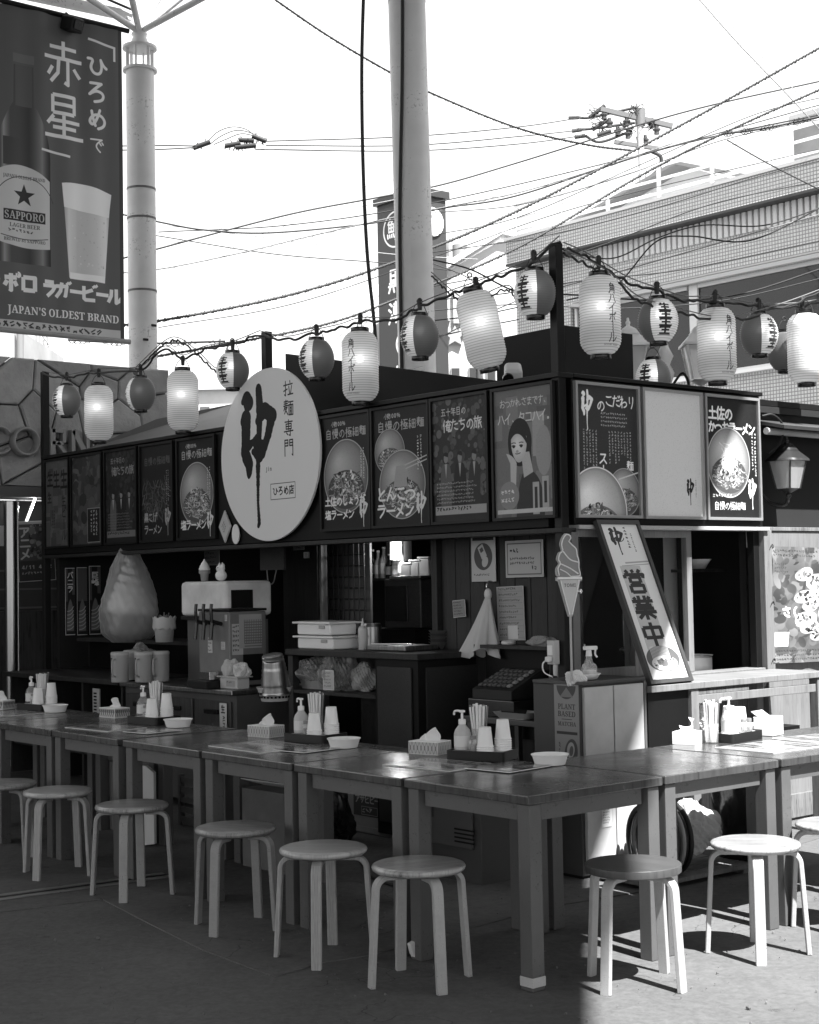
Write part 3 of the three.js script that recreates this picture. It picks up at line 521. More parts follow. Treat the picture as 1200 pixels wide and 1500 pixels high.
[[-4.71, -5.436], [-5.456, -6.182], [-6.205, -6.931], [-6.985, -7.711], [-7.73, -8.456], [-8.475, -9.2], [-9.22, -9.946]].forEach(([a, b], i) => { const t = i ? dup(rowTable, [0, 0, 0], 0) : rowTable; t.userData.label = ordinal[i] + ' dark square wooden table of the shaded row, counting from the corner table'; t.position.set(4.2025, 0, (a + b) / 2); });
const sunTable = makeTable(0.72, 0.715, 'sunlit square wooden table in the row facing the window', 'tables in the sunlit row');
sunTable.children[0].geometry = metric(sunTable.children[0].geometry.clone().rotateY(0));
[4.945, 5.685, 6.425].forEach((x, i) => { const t = i ? dup(sunTable, [0, 0, 0], 0) : sunTable; t.userData.label = ordinal[i] + ' square wooden table of the sunlit row, counting from the corner table'; t.position.set(x, 0, -4.348); });

// ---------- stools ----------
function sweep(path, thick, width) { // a flat bent lath: path of [r, y], extruded across
  const top = [], bot = [];
  path.forEach((p, i) => { const a = path[Math.max(0, i - 1)], b = path[Math.min(path.length - 1, i + 1)], dx = b[0] - a[0], dy = b[1] - a[1], l = Math.hypot(dx, dy); top.push([p[0] - dy / l * thick / 2, p[1] + dx / l * thick / 2]); bot.push([p[0] + dy / l * thick / 2, p[1] - dx / l * thick / 2]); });
  const g = prism([...top, ...bot.reverse()], width - 0.006, 0.003);
  return toCreasedNormals(g.translate(0, 0, -width / 2 + 0.003), 0.5);
}
function makeStool(seatMat, flat, label, group) {
  const t = thing('round_stool', label, 'stool', [0, 0, 0], 0, group), R = 0.175, H = 0.437;
  const prof = flat ? [[0, H - 0.03], [R - 0.003, H - 0.03], [R, H - 0.027], [R, H - 0.003], [R - 0.003, H], [0, H]] : [[0, H - 0.03], [R - 0.014, H - 0.03], [R - 0.003, H - 0.022], [R, H - 0.013], [R - 0.004, H - 0.005], [R - 0.016, H - 0.0005], [0, H]];
  part('seat', lathe(prof, 48), seatMat, t);
  const path = [[0.07, H - 0.043]], n = 8, cr = 0.045, xr = 0.172;
  for (let i = 0; i <= n; i++) { const a = PI / 2 - (i / n) * (PI / 2); path.push([xr - cr + Math.cos(a) * cr, H - 0.043 - cr + Math.sin(a) * cr]); }
  path.push([xr + 0.022, 0]);
  const leg = sweep(path, 0.019, 0.041);
  for (let k = 0; k < 4; k++) part('leg', leg.clone().rotateY(k * PI / 2), M.birch, t);
  return t;
}
const st = makeStool(M.seat, false, 'pale varnished round stool with bent legs along the shaded tables', 'stools along the shaded row');
const R = PI / 180, seatKinds = [0.5, 0.6, 0.42].map((v, i) => mat(v, 0.34 + 0.05 * i, { map: i === 1 ? T.woodSoft : T.woodMid, s: 2.4 + i * 0.9, clearcoat: 0.6, clearcoatRoughness: 0.25 })), legKinds = [0.42, 0.5, 0.36].map((v, i) => mat(v, 0.5, { map: i === 1 ? T.scratch : T.worn, s: 4.1 + i * 2.3 }));
[[3.657, -4.388, 73], [3.62, -4.93, 44], [3.655, -5.615, 27], [3.68, -6.557, 48], [3.665, -7.30, 30], [3.60, -7.80, 12]].forEach(([x, z, a], i) => { const s = i ? dup(st, [x, 0, z], a * R) : st; s.userData.label = ordinal[i] + ' pale round stool along the shaded tables, counting from the corner table'; s.position.set(x, 0, z); s.rotation.y = a * R; if (i) s.traverse((o) => { if (o.isMesh) o.material = o.name === 'seat' ? seatKinds[i % 3] : legKinds[i % 3]; }); });

const ds = makeStool(M.seatDark, true, 'round stool with a flat dark grey seat by the table corner'); ds.position.set(4.206, 0, -3.825); ds.rotation.y = 9 * R;
const ws = dup(st, [4.885, 0, -3.80], 41 * R, 'pale round stool in the sun, next to the dark seated stool', 'stools in the sun');
dup(st, [5.49, 0, -3.84], 41 * R, 'pale round stool in the sun, farther from the dark seated stool', 'stools in the sun');

// ---------- things on the tables ----------
const TY = 0.701;
function tray(p, a, where, w = 0.27, d = 0.185) {
  const t = thing('condiment_tray', 'black sided tray with pale liner ' + where, 'tray', p, a, 'trays of cups and chopsticks');
  const sh = (ww, dd, r) => { const s = new THREE.Shape(), x = ww / 2, y = dd / 2; s.moveTo(-x + r, -y); s.lineTo(x - r, -y); s.quadraticCurveTo(x, -y, x, -y + r); s.lineTo(x, y - r); s.quadraticCurveTo(x, y, x - r, y); s.lineTo(-x + r, y); s.quadraticCurveTo(-x, y, -x, y - r); s.lineTo(-x, -y + r); s.quadraticCurveTo(-x, -y, -x + r, -y); return s; };
  const o = sh(w, d, 0.02); o.holes.push(sh(w - 0.012, d - 0.012, 0.016));
  part('rim', new THREE.ExtrudeGeometry(o, { depth: 0.042, bevelEnabled: false, curveSegments: 6 }).rotateX(-PI / 2), M.darkPlastic, t);
  part('base', new THREE.ExtrudeGeometry(sh(w - 0.013, d - 0.013, 0.015), { depth: 0.004, bevelEnabled: false, curveSegments: 6 }).rotateX(-PI / 2), M.darkPlastic, t);
  part('liner', new THREE.ExtrudeGeometry(sh(w - 0.014, d - 0.014, 0.015), { depth: 0.031, bevelEnabled: false, curveSegments: 6 }).rotateX(-PI / 2).translate(0, 0.005, 0), mat(0.62, 0.6), t);
  return t;
}
const cupGeo = lathe([[0.024, 0], [0.0365, 0], [0.038, 0.002], [0.038, 0.005], [0.0345, 0.006], [0.026, 0.084], [0.025, 0.086], [0, 0.085]].map(([r, y]) => [r, y]), 28);
function cups(p, n, tilt, where) { // paper cups stacked upside down
  const t = thing('paper_cup_stack', (n > 3 ? 'taller' : 'shorter') + ' white paper cup stack ' + where, 'cup stack', p, tilt, 'paper cup stacks on the trays');
  for (let i = 0; i < n; i++) part('cup', cupGeo.clone().translate(rr(-0.0006, 0.0006), i * 0.0095, 0), M.cup, t);
  return t;
}
function chopsticks(p, where, n = 26) {
  const t = thing('chopstick_holder', 'clear holder packed with white paper wrapped chopsticks ' + where, 'holder', p, 0, 'chopstick holders on the trays');
  part('glass', lathe([[0, 0], [0.032, 0], [0.035, 0.09], [0.0335, 0.09], [0.03, 0.004], [0, 0.004]], 20), M.clear, t);
  for (let i = 0; i < n; i++) {
    const a = i * 2.4, q = 0.024 * Math.sqrt((i + 0.5) / n), x = Math.cos(a) * q, z = Math.sin(a) * q, l = rr(0.182, 0.2), lean = 1.55 + rr(0, 0.25);
    part('chopstick', beam([x, 0.005, z], [x * lean, l, z * lean], 0.009, 0.0055), i % 4 ? M.paper : M.paleWood, t);
  }
  return t;
}
function pump(p, turn, where, bodyMat = M.plastic) {
  const t = thing('pump_bottle', 'pump bottle with white head ' + where, 'bottle', p, turn, 'pump bottles on the trays');
  part('body', lathe([[0, 0], [0.034, 0], [0.037, 0.004], [0.037, 0.07], [0.032, 0.086], [0.018, 0.104], [0.015, 0.112], [0, 0.112]], 28), bodyMat, t);
  part('label', lathe([[0.0374, 0.015], [0.0374, 0.062]], 28), mat(0.66, 0.5), t);
  part('collar', lathe([[0.0155, 0.11], [0.0165, 0.112], [0.0165, 0.13], [0.012, 0.133], [0, 0.133]], 20), M.white, t);
  const h = part('pump_head', [cyl(0.006, 0.005, 0.03, 0, 0.147, 0, 12), rbox(0.024, 0.011, 0.02, 0, 0.166, 0, 0.004)], M.white, t);
  part('nozzle', tube([[0, 0.166, 0], [0.03, 0.167, 0], [0.05, 0.163, 0], [0.054, 0.148, 0]], 0.0048, 12, 8), M.white, h);
  return t;
}
const tissueTex = [0, 1].map((k) => canvas(256, 64, 0.72, (c) => { c.lineWidth = k ? 9 : 3; for (let x = 0; x < 256; x += 32) { c.strokeStyle = tone(k ? 0.12 : 0.45); c.fillStyle = tone(0.5); c.beginPath(); if (k) { c.moveTo(x, 8); c.lineTo(x + 14, 32); c.lineTo(x, 56); c.moveTo(x + 14, 8); c.lineTo(x + 26, 30); } else { c.moveTo(x, 0); c.lineTo(x + 16, 32); c.lineTo(x, 64); c.moveTo(x + 32, 0); c.lineTo(x + 16, 32); c.lineTo(x + 32, 64); c.fillRect(x + 10, 20, 12, 24); } c.stroke(); } }));
function tissues(p, turn, k, where, plainBox) {
  const t = thing('tissue_box', (k ? 'dark arrow patterned' : plainBox ? 'plain white sunlit' : 'pale diamond patterned') + ' tissue box ' + where, 'tissue box', p, turn, 'tissue boxes beside the trays');
  part('box', rbox(0.16, 0.058, 0.11, 0, 0.0275, 0, 0.002), plainBox ? M.paper : M.white, t);
  if (!plainBox) { const m = print(tissueTex[k], 0.5); for (const s of [-1, 1]) part('side_print', new THREE.PlaneGeometry(0.156, 0.052).rotateY(s > 0 ? 0 : PI).translate(0, 0.0275, s * 0.0557), m, t); for (const s of [-1, 1]) part('end_print', new THREE.PlaneGeometry(0.106, 0.052).rotateY(s * PI / 2).translate(s * 0.0807, 0.0275, 0), m, t); }
  const g = new THREE.PlaneGeometry(0.1, 0.06, 14, 8), q = g.attributes.position;
  for (let i = 0; i < q.count; i++) { const x = q.getX(i), y = q.getY(i) + 0.035; q.setXYZ(i, x * (1 + 0.2 * Math.sin(y * 60)), 0.05 + y * (0.72 + 0.3 * Math.sin(x * 50 + k)), 0.022 * Math.sin(x * 70 + y * 40) * (y / 0.07) + y * 0.25 * Math.sin(x * 25)); }
  g.computeVertexNormals(); part('tissue', g, new THREE.MeshPhysicalMaterial({ color: 0xf2f2f2, roughness: 0.95, transmission: 0.3, thickness: 0, side: THREE.DoubleSide }), t);
  return t;
}
const menuTex = [
  canvas(512, 360, 0.78, (c, w, h) => { for (let i = 0; i < 6; i++) { const x = 20 + (i % 3) * 165, y = 20 + (i / 3 | 0) * 165; c.fillStyle = tone(rr(0.2, 0.5)); c.fillRect(x, y, 150, 110); bowlArt(c, x + 75, y + 55, 48); small(c, x, y + 116, 150, 34, 0.15, { size: 10 }); } }),
  canvas(512, 360, 0.16, (c, w, h) => { small(c, 20, 20, w * 0.5, h - 40, 0.85, { size: 16 }); bowlArt(c, w * 0.78, h * 0.36, 84); c.fillStyle = tone(0.8); c.fillRect(w * 0.6, h * 0.68, 180, 80); small(c, w * 0.62, h * 0.7, 150, 70, 0.2, { size: 13 }); }),
];
const menuMat = menuTex.map((t) => print(t, 0.22, { clearcoat: 0.6, clearcoatRoughness: 0.1 }));
function menu(TL, TR, BL, k, where) {
  const t = thing('menu_sheet', (k ? 'dark' : 'pale') + ' laminated menu sheet lying flat ' + where, 'menu', [0, 0, 0], 0, 'menus on the tables');
  const [w, h] = boardAt(t, TL, TR, BL);
  part('sheet', box(w, h, 0.003, 0, h / 2, 0.0015 + 0.003 * k), M.white, t);
  part('print', sheetGeo(w - 0.006, h - 0.006, 0.0045 + 0.003 * k).translate(0, h / 2, 0), menuMat[k], t);
}
function dish(p, where) {
  const t = thing('white_dish', 'shallow round white dish ' + where, 'dish', p, 0, 'white dishes on the tables');
  part('bowl', lathe([[0, 0.002], [0.055, 0.002], [0.06, 0], [0.064, 0.003], [0.074, 0.036], [0.08, 0.042], [0.08, 0.045], [0.072, 0.042], [0.062, 0.01], [0, 0.008]], 40), M.cup, t);
}
function jar(p, where) {
  const t = thing('spice_jar', 'small glass spice jar ' + where, 'jar', p, 0, 'spice jars on the trays');
  part('glass', lathe([[0, 0], [0.018, 0], [0.019, 0.035], [0.014, 0.045], [0.013, 0.05], [0, 0.05]], 16), M.clear, t);
  part('contents', cyl(0.015, 0.015, 0.025, 0, 0.015, 0, 14), M.card, t);
  part('lid', cyl(0.0145, 0.0145, 0.014, 0, 0.058, 0, 16), M.greyPlastic, t);
}
const local = (o, a, x, z) => [o[0] + Math.cos(a) * x + Math.sin(a) * z, o[2] - Math.sin(a) * x + Math.cos(a) * z];
function tableSet(o, a, where, k, opt = {}) {
  tray([o[0], TY, o[2]], a, where);
  const L = (x, y, z) => { const q = local(o, a, x, z); return [q[0], y, q[1]]; }, y = TY + 0.037;
  pump(L(-0.095, y, 0.0), a + 2.7 + (opt.spin ?? 0), where, k === 1 ? M.clear : M.plastic);
  chopsticks(L(-0.035, y, -0.045), where);
  jar(L(-0.03, y, 0.035), where); 
  cups(L(0.03, y, 0.04), 3, 0, where); cups(L(0.088, y, -0.02), 6, 1, where);
}
const spots = [
  [[4.50, 0, -4.95], -0.62 + PI / 2 - 0.55, 'on the table next to the corner table', 0],
  [[4.45, 0, -6.11], 1.0, 'on the table before the white food tubs', 0],
  [[4.43, 0, -7.63], 1.0, 'on the table before the steel drawers', 1],
  [[4.44, 0, -9.07], 1.0, 'on the table near the chrome pipe', 1],
];
spots.forEach((s, i) => { s[1] = [-1.15, -1.38, -1.42, -1.4][i]; tableSet(...s); });
tissues([4.49, 0.701, -5.293], -1.3, 0, 'on the table next to the corner table');
tissues([4.437, 0.701, -6.52], -1.42, 0, 'on the table before the white food tubs');
tissues([4.484, 0.701, -8.185], -1.45, 1, 'on the table before the steel drawers');
tissues([4.296, 0.701, -9.358], -1.2, 1, 'on the table near the chrome pipe');
menu([4.351, 0.701, -5.134], [4.395, 0.701, -4.752], [4.058, 0.701, -5.097], 0, 'on the table next to the corner table');
menu([4.483, 0.701, -4.687], [4.511, 0.701, -4.446], [4.197, 0.701, -4.732], 1, 'half on the corner table');
menu([4.31, 0.701, -6.364], [4.298, 0.701, -5.905], [3.972, 0.701, -6.332], 0, 'on the table before the white food tubs');
menu([4.388, 0.701, -5.983], [4.412, 0.701, -5.772], [4.062, 0.701, -5.915], 1, 'on the table before the white food tubs');
menu([4.2, 0.701, -7.73], [4.242, 0.701, -7.313], [3.954, 0.701, -7.783], 0, 'on the table before the steel drawers');
menu([4.254, 0.701, -7.356], [4.283, 0.701, -7.146], [4.034, 0.701, -7.276], 1, 'on the table before the steel drawers');
menu([4.312, 0.701, -9.091], [4.331, 0.701, -8.75], [3.997, 0.701, -9.098], 0, 'on the table near the chrome pipe');
for (const [p, w] of [[[4.544, 0.701, -4.582], 'on the corner table'], [[4.37, 0.701, -5.775], 'on the table before the white food tubs'], [[4.393, 0.701, -7.308], 'on the table before the steel drawers'], [[4.41, 0.701, -8.806], 'on the table near the chrome pipe'], [[6.125, 0.701, -4.701], 'on the sunlit table by the window']]) dish(p, w);
{ // the sunlit set
  const w = 'on the sunlit table by the window', o = [5.79, 0, -4.60], a = 0.12, L = (x, y, z) => { const q = local(o, a, x, z); return [q[0], y, q[1]]; }, y = TY + 0.037;
  tray([o[0], TY, o[2]], a, w, 0.27, 0.14);
  chopsticks(L(-0.16, TY, -0.03), w); pump(L(-0.085, y, 0.02), a + 2.9, w, M.clear);
  cups(L(-0.02, y, -0.02), 5, 0, w); cups(L(0.06, y, -0.01), 4, 1, w); jar(L(0.0, y, 0.045), w); jar(L(0.045, y, 0.045), w);
  tissues([5.565, 0.701, -4.69], 0.35, 0, 'on the sunlit table by the window', true);
  menu([5.86, 0.701, -4.526], [5.863, 0.701, -4.205], [5.462, 0.701, -4.459], 0, w);
  menu([6.225, 0.701, -4.581], [6.201, 0.701, -4.311], [5.925, 0.701, -4.497], 0, 'beside the sunlit white dish');
}
// ---------- counters and what stands on them ----------
const zAt = (q) => q[2];
{ // steel counter with drawers
  const t = thing('steel_counter', 'stainless steel counter with drawers under the tap machine', 'counter', [5.33, 0, -8.2]);
  const z0 = -8.2, z1 = -9.62;
  wpart('worktop', span(5.31, 6.0, 0.775, 0.805, z0 + 0.02, z1, 0.006), M.steel, t);
  wpart('body', span(5.36, 5.98, 0.06, 0.772, z0, z1), mat(0.1, 0.5, { map: T.mottle, s: 1 }), t);
  for (let i = 0; i < 3; i++) { const a = z0 - 0.05 - i * 0.46, b = a - 0.42; const d = wpart('drawer', span(5.342, 5.36, 0.40, 0.73, a, b, 0.005), mat(0.16, 0.35, { metal: 0.6, map: T.scratch, s: 2 }), t); part('handle', [rbox(0.02, 0.03, 0.16, 5.333 - 5.33, 0.66, (a + b) / 2 + 8.2, 0.005)], M.blackGloss, d); part('lock_plate', new THREE.CylinderGeometry(0.022, 0.022, 0.006, 16).rotateZ(PI / 2).translate(0.01, 0.56, (a + b) / 2 + 8.2), M.chrome, d); }
  wpart('foot', [box(0.05, 0.06, 0.05, 5.42, 0.03, z0 - 0.05), box(0.05, 0.06, 0.05, 5.42, 0.03, z1 + 0.05)], M.darkPlastic, t);
  const s = wpart('sticker', new THREE.PlaneGeometry(0.085, 0.2).rotateY(-PI / 2).translate(5.334, 0.62, -8.32), print(canvas(96, 200, 0.82, (c) => { words(c, '生', 18, 12, 54, 8, { ink: 0.08 }); c.save(); c.translate(62, 80); c.rotate(PI / 2); c.fillStyle = tone(0.06); c.font = 'bold 40px sans-serif'; c.fillText('ALPHA', 0, 20, 112); c.restore(); })), t);
}
{ // wooden counter further on, open below
  const t = thing('wooden_counter', 'dark wooden counter with open bays below the grey jugs', 'counter', [5.33, 0, -9.64]);
  wpart('worktop', span(5.30, 6.0, 0.78, 0.815, -9.63, -11.5, 0.004), M.darkWood, t);
  for (const z of [-9.66, -10.25, -10.85, -11.45]) wpart('upright', span(5.36, 5.9, 0.02, 0.778, z, z - 0.03), M.darkWood, t);
  wpart('shelf', span(5.36, 5.9, 0.25, 0.27, -9.7, -11.42), M.darkWood, t);
  wpart('back_board', span(5.9, 5.92, 0.02, 0.778, -9.66, -11.48), M.interior, t);
}
for (const [z, w] of [[-10.02, 'under the grey jugs'], [-10.95, 'under the wooden counter end']]) { // perforated metal strips
  const t = thing('perforated_panel', 'pale perforated metal strip ' + w, 'panel', [5.345, 0.3, z]);
  part('plate', box(0.01, 0.44, 0.1, 0, 0.22, 0), mat(0.42, 0.5), t);
  for (let i = 0; i < 17; i++) part('hole', box(0.004, 0.012, 0.04, -0.0065, 0.03 + i * 0.0235, -0.01), M.black, t);
}
{ // upper shelf carrying the display cone
  const t = thing('wall_shelf', 'narrow dark shelf behind the counter carrying the display cone', 'shelf', [5.95, 1.06, -9.8]);
  part('board', box(0.4, 0.025, 2.0, 0, 0, -0.3), M.darkWood, t);
  for (const z of [-1.2, 0.6]) part('bracket', prism([[0, 0], [0.2, 0], [0, -0.2]], 0.02).translate(-0.15, -0.013, z), M.blackSteel, t);
}
{ // giant ice cream display cone wrapped in a bag
  const p = [5.784, 1.076, -10.314], t = thing('display_cone', 'giant ice cream display cone wrapped in a clear plastic bag', 'display', [p[0], 1.075, p[2]]);
  part('cup', lathe([[0, 0], [0.125, 0], [0.15, 0.07], [0.155, 0.075], [0.16, 0.17], [0.15, 0.18], [0, 0.18]], 32), mat(0.2, 0.6), t);
  const sp = []; for (let i = 0; i <= 150; i++) { const u = i / 150, a = u * 6 * 2 * PI, r = 0.118 * Math.pow(1 - u, 0.8); sp.push([Math.cos(a) * r, 0.21 + u * 0.43, Math.sin(a) * r]); }
  const cvs = curve(sp), sw = new THREE.TubeGeometry(cvs, 220, 0.07, 12), sq = sw.attributes.position; for (let i = 0; i < sq.count; i++) { const k = Math.floor(i / 13) / 220, c0 = cvs.getPointAt(Math.min(1, k)); const f = 1 - 0.72 * k; sq.setXYZ(i, c0.x + (sq.getX(i) - c0.x) * f, c0.y + (sq.getY(i) - c0.y) * f, c0.z + (sq.getZ(i) - c0.z) * f); } sw.computeVertexNormals();
  part('swirl', sw, mat(0.66, 0.5), t);
  const bag = lathe([[0.13, -0.02], [0.2, 0.05], [0.21, 0.2], [0.19, 0.34], [0.13, 0.54], [0.06, 0.69], [0.02, 0.71], [0.05, 0.75]].flatMap((q, i, L) => (L[i + 1] ? [0, 0.25, 0.5, 0.75].map((u) => [q[0] + (L[i + 1][0] - q[0]) * u, q[1] + (L[i + 1][1] - q[1]) * u]) : [q])), 72), q = bag.attributes.position;
  for (let i = 0; i < q.count; i++) { const a = Math.atan2(q.getZ(i), q.getX(i)), y = q.getY(i), k = 1 + 0.05 * Math.sin(a * 5 + y * 14) + 0.045 * Math.abs(Math.sin(a * 9 - y * 23)) + 0.03 * Math.sin(a * 17 + y * 41); q.setX(i, q.getX(i) * k); q.setZ(i, q.getZ(i) * k); }
  bag.computeVertexNormals(); part('bag', bag, new THREE.MeshPhysicalMaterial({ color: 0xf4f4f4, roughness: 0.42, transmission: 0.86, thickness: 0, ior: 1.5, side: THREE.DoubleSide }), t);
}
function sack(name, label, cat, p, sx, sy, sz, m, lump = 0.18, s = 1) { // a crumpled soft bag
  const g = new THREE.IcosahedronGeometry(1, 14), q = g.attributes.position;
  for (let i = 0; i < q.count; i++) {
    const x = q.getX(i), y = q.getY(i), z = q.getZ(i), f = 1 + lump * (0.5 * Math.sin(x * 5 + s + 3 * z) * Math.cos(y * 4 - s * 2) + 0.3 * Math.abs(Math.sin(x * 11 + y * 9 + z * 13 + s)) + 0.2 * Math.sin(z * 17 - x * 14 + s * 3));
    q.setXYZ(i, x * f * sx, Math.max(-0.72, y) * f * sy + 0.72 * sy, z * f * sz);
  }
  g.deleteAttribute('normal'); g.deleteAttribute('uv');
  const o = single(name, label, cat, toCreasedNormals(g, 0.35), m); o.position.set(...p); return o;
}
{ // plastic bag and grey water jugs
  const p = [5.155, 0.878, -9.677]; sack('plastic_bag', 'crumpled clear plastic bag beside the grey jugs', 'bag', [5.55, 0.817, p[2] - 0.05], 0.13, 0.13, 0.13, M.film, 0.3, 2);
  [[153, 0.06], [172, -0.03], [188, 0.03], [213, 0.07]].forEach(([px, dx], i) => {
    const q = [[5.106, 0.888, -9.457], [5.297, 0.873, -9.624], [5.207, 0.884, -9.308], [5.322, 0.883, -9.278]][i];
    const t = thing('water_jug', 'grey plastic water jug with a level window standing on the wooden counter', 'jug', [q[0] + 0.12, 0.816, q[2]], 0, 'grey jugs on the counter');
    part('body', lathe([[0, 0], [0.058, 0], [0.06, 0.004], [0.062, 0.19], [0.06, 0.193], [0, 0.193]], 28), mat(0.34, 0.45), t);
    part('lid', lathe([[0.063, 0.186], [0.064, 0.2], [0.058, 0.208], [0, 0.208]], 28), mat(0.45, 0.45), t);
    part('handle', tube([[-0.055, 0.16, 0.03], [-0.085, 0.15, 0.05], [-0.085, 0.06, 0.05], [-0.055, 0.04, 0.03]], 0.007, 16, 6), mat(0.4, 0.4), t);
    part('level_window', rbox(0.006, 0.12, 0.02, -0.0605, 0.11, -0.004, 0.003), mat(0.08, 0.2), t);
  });
}
{ // lined bucket with sticks
  const p = [5.626, 1.125, -9.532], t = thing('lined_bucket', 'small pale bucket lined with a bag and full of sticks', 'bucket', [p[0], 1.075, p[2]]);
  part('bucket', lathe([[0, 0], [0.062, 0], [0.072, 0.12], [0.068, 0.12], [0.058, 0.006], [0, 0.006]], 24), mat(0.38, 0.6), t);
  const g = lathe([[0.074, 0.09], [0.084, 0.1], [0.08, 0.15], [0.086, 0.178], [0.078, 0.17], [0.05, 0.14]], 30), q = g.attributes.position; for (let i = 0; i < q.count; i++) { const a = Math.atan2(q.getZ(i), q.getX(i)); q.setY(i, q.getY(i) + 0.008 * Math.sin(a * 9) + 0.005 * Math.sin(a * 17)); } g.computeVertexNormals();
  part('liner', g, mat(0.5, 0.4, { side: THREE.DoubleSide }), t);
  for (let i = 0; i < 16; i++) { const a = i * 2.4, k = 0.04 * Math.sqrt(i / 16); part('stick', beam([Math.cos(a) * k * 0.6, 0.02, Math.sin(a) * k * 0.6], [Math.cos(a) * k * 1.2, rr(0.18, 0.215), Math.sin(a) * k * 1.2], 0.008, 0.004), M.paleWood, t); }
}
[[104, 'vanilla'], [121, 'pale'], [139, 'dark']].forEach(([px, w], i) => { // three tall ice cream posters on the end wall
  const a = [[5.867, 1.636, -11.5], [5.973, 1.64, -11.5], [6.085, 1.651, -11.5]][i], b = [[5.955, 1.083, -11.5], [6.067, 1.079, -11.5], [6.193, 1.08, -11.5]][i], wd = b[0] - a[0], h = a[1] - b[1];
  const t = thing('ice_cream_poster', ['narrow ice cream poster with white katakana at the end wall edge', 'narrow ice cream poster with a pale top between two dark ones', 'narrow ice cream poster with kanji beside the wrapped display cone'][i], 'poster', [(a[0] + b[0]) / 2, b[1], -11.52], 0, 'ice cream posters on the end wall');
  part('sheet', box(wd * 0.96, h, 0.004, 0, h / 2, 0), M.paper, t);
  part('print', sheetGeo(wd * 0.94, h * 0.98, 0.0035).translate(0, h / 2, 0), print(canvas(64, 400, 0.1, (c, W, H) => {
    c.fillStyle = tone(0.35); c.fillRect(0, 0, i === 1 ? 64 : 14, 200); if (i !== 1) c.fillRect(46, 0, 18, 160);
    if (i === 0) words(c, 'バニラ', 12, 20, 42, 6, { ink: 0.9, down: true }); if (i === 2) words(c, '巨峰', 12, 30, 42, 6, { ink: 0.9, down: true });
    c.fillStyle = tone(0.45); c.beginPath(); c.moveTo(32, 185); c.quadraticCurveTo(58, 210, 56, 380); c.lineTo(8, 380); c.quadraticCurveTo(6, 230, 32, 185); c.fill();
    c.strokeStyle = tone(0.75); c.lineWidth = 5; for (let k = 0; k < 6; k++) { c.beginPath(); c.moveTo(10, 260 + k * 22); c.quadraticCurveTo(40, 262 + k * 22, 54, 230 + k * 24); c.stroke(); }
  })), t);
});
{ // beer tap machine
  const z0 = [5.42, 1.305, -8.365][2], z1 = [5.42, 1.304, -8.738][2], x1 = [5.705, 1.298, -8.16][0], t = thing('tap_machine', 'grey steel drink machine with three black taps and a sheet taped on its side', 'drink machine', [5.42, 0.807, z0]);
  const X1 = Math.min(x1, 5.95);
  wpart('cabinet', span(5.42, X1, 0.82, 1.30, z0, z1, 0.008), mat(0.22, 0.42, { map: T.mottle, s: 1.5 }), t);
  wpart('top_rim', span(5.415, X1 + 0.005, 1.302, 1.318, z0 + 0.005, z1 - 0.005, 0.004), M.blackSteel, t);
  wpart('base', span(5.40, X1 - 0.01, 0.807, 0.818, z0 - 0.01, z1 + 0.01), M.darkPlastic, t);
  for (let i = 0; i < 3; i++) { const z = z0 + (z1 - z0) * (0.25 + i * 0.25), tp = wpart('tap', [rod([5.42, 1.22, z], [5.34, 1.24, z], 0.014), rod([5.35, 1.25, z], [5.335, 1.12, z], 0.012)], M.blackGloss, t); part('lever', tube([[-0.075, 0.43, z - z0], [-0.08, 0.5, z - z0], [-0.075, 0.545, z - z0]], 0.011, 8, 8), M.blackGloss, tp); }
  const zz = z0 + 0.004, wx = X1 - 5.42;
  wpart('grille', span(5.52, X1 - 0.03, 0.85, 1.02, zz, zz - 0.002), M.black, t);
  wpart('taped_sheet', new THREE.PlaneGeometry(wx * 0.62, 0.22).translate(5.42 + wx * 0.55, 1.17, zz + 0.003), print(canvas(128, 128, 0.62, (c) => { c.strokeStyle = tone(0.42); c.lineWidth = 4; for (let k = 30; k < 128; k += 10) { c.beginPath(); c.moveTo(k, 20); c.lineTo(k, 110); c.stroke(); c.beginPath(); c.moveTo(30, k); c.lineTo(128, k); c.stroke(); } })), t);
  wpart('notice', new THREE.PlaneGeometry(wx * 0.3, 0.2).translate(5.42 + wx * 0.2, 1.12, zz + 0.001), print(canvas(64, 96, 0.7, (c) => small(c, 4, 4, 56, 88, 0.15, { size: 9 }))), t);
  const stick = (y, z, w, h, f) => wpart('sticker', new THREE.PlaneGeometry(w, h).rotateY(-PI / 2).translate(5.4175, y, z), print(canvas(64, 96, 0.75, f)), t);
  stick(1.08, z0 + (z1 - z0) * 0.62, 0.055, 0.1, (c) => small(c, 4, 4, 56, 88, 0.1, { size: 14 })); stick(1.08, z0 + (z1 - z0) * 0.2, 0.05, 0.05, (c) => small(c, 4, 10, 56, 76, 0.2, { size: 10 })); stick(1.26, z0 + (z1 - z0) * 0.1, 0.03, 0.04, (c) => small(c, 4, 10, 56, 76, 0.2, { size: 12 })); stick(0.96, z0 + (z1 - z0) * 0.12, 0.04, 0.05, (c) => small(c, 4, 10, 56, 76, 0.2, { size: 12 }));
  const d = thing('drip_tray', 'small steel box on a black drip tray before the taps', 'drip tray', [5.36, 0.807, (z0 + z1) / 2]);
  part('tray', rbox(0.16, 0.05, 0.24, 0, 0.025, 0, 0.004), M.darkPlastic, d); part('box', rbox(0.07, 0.055, 0.12, 0, 0.08, 0.03, 0.004), M.chrome, d);
}
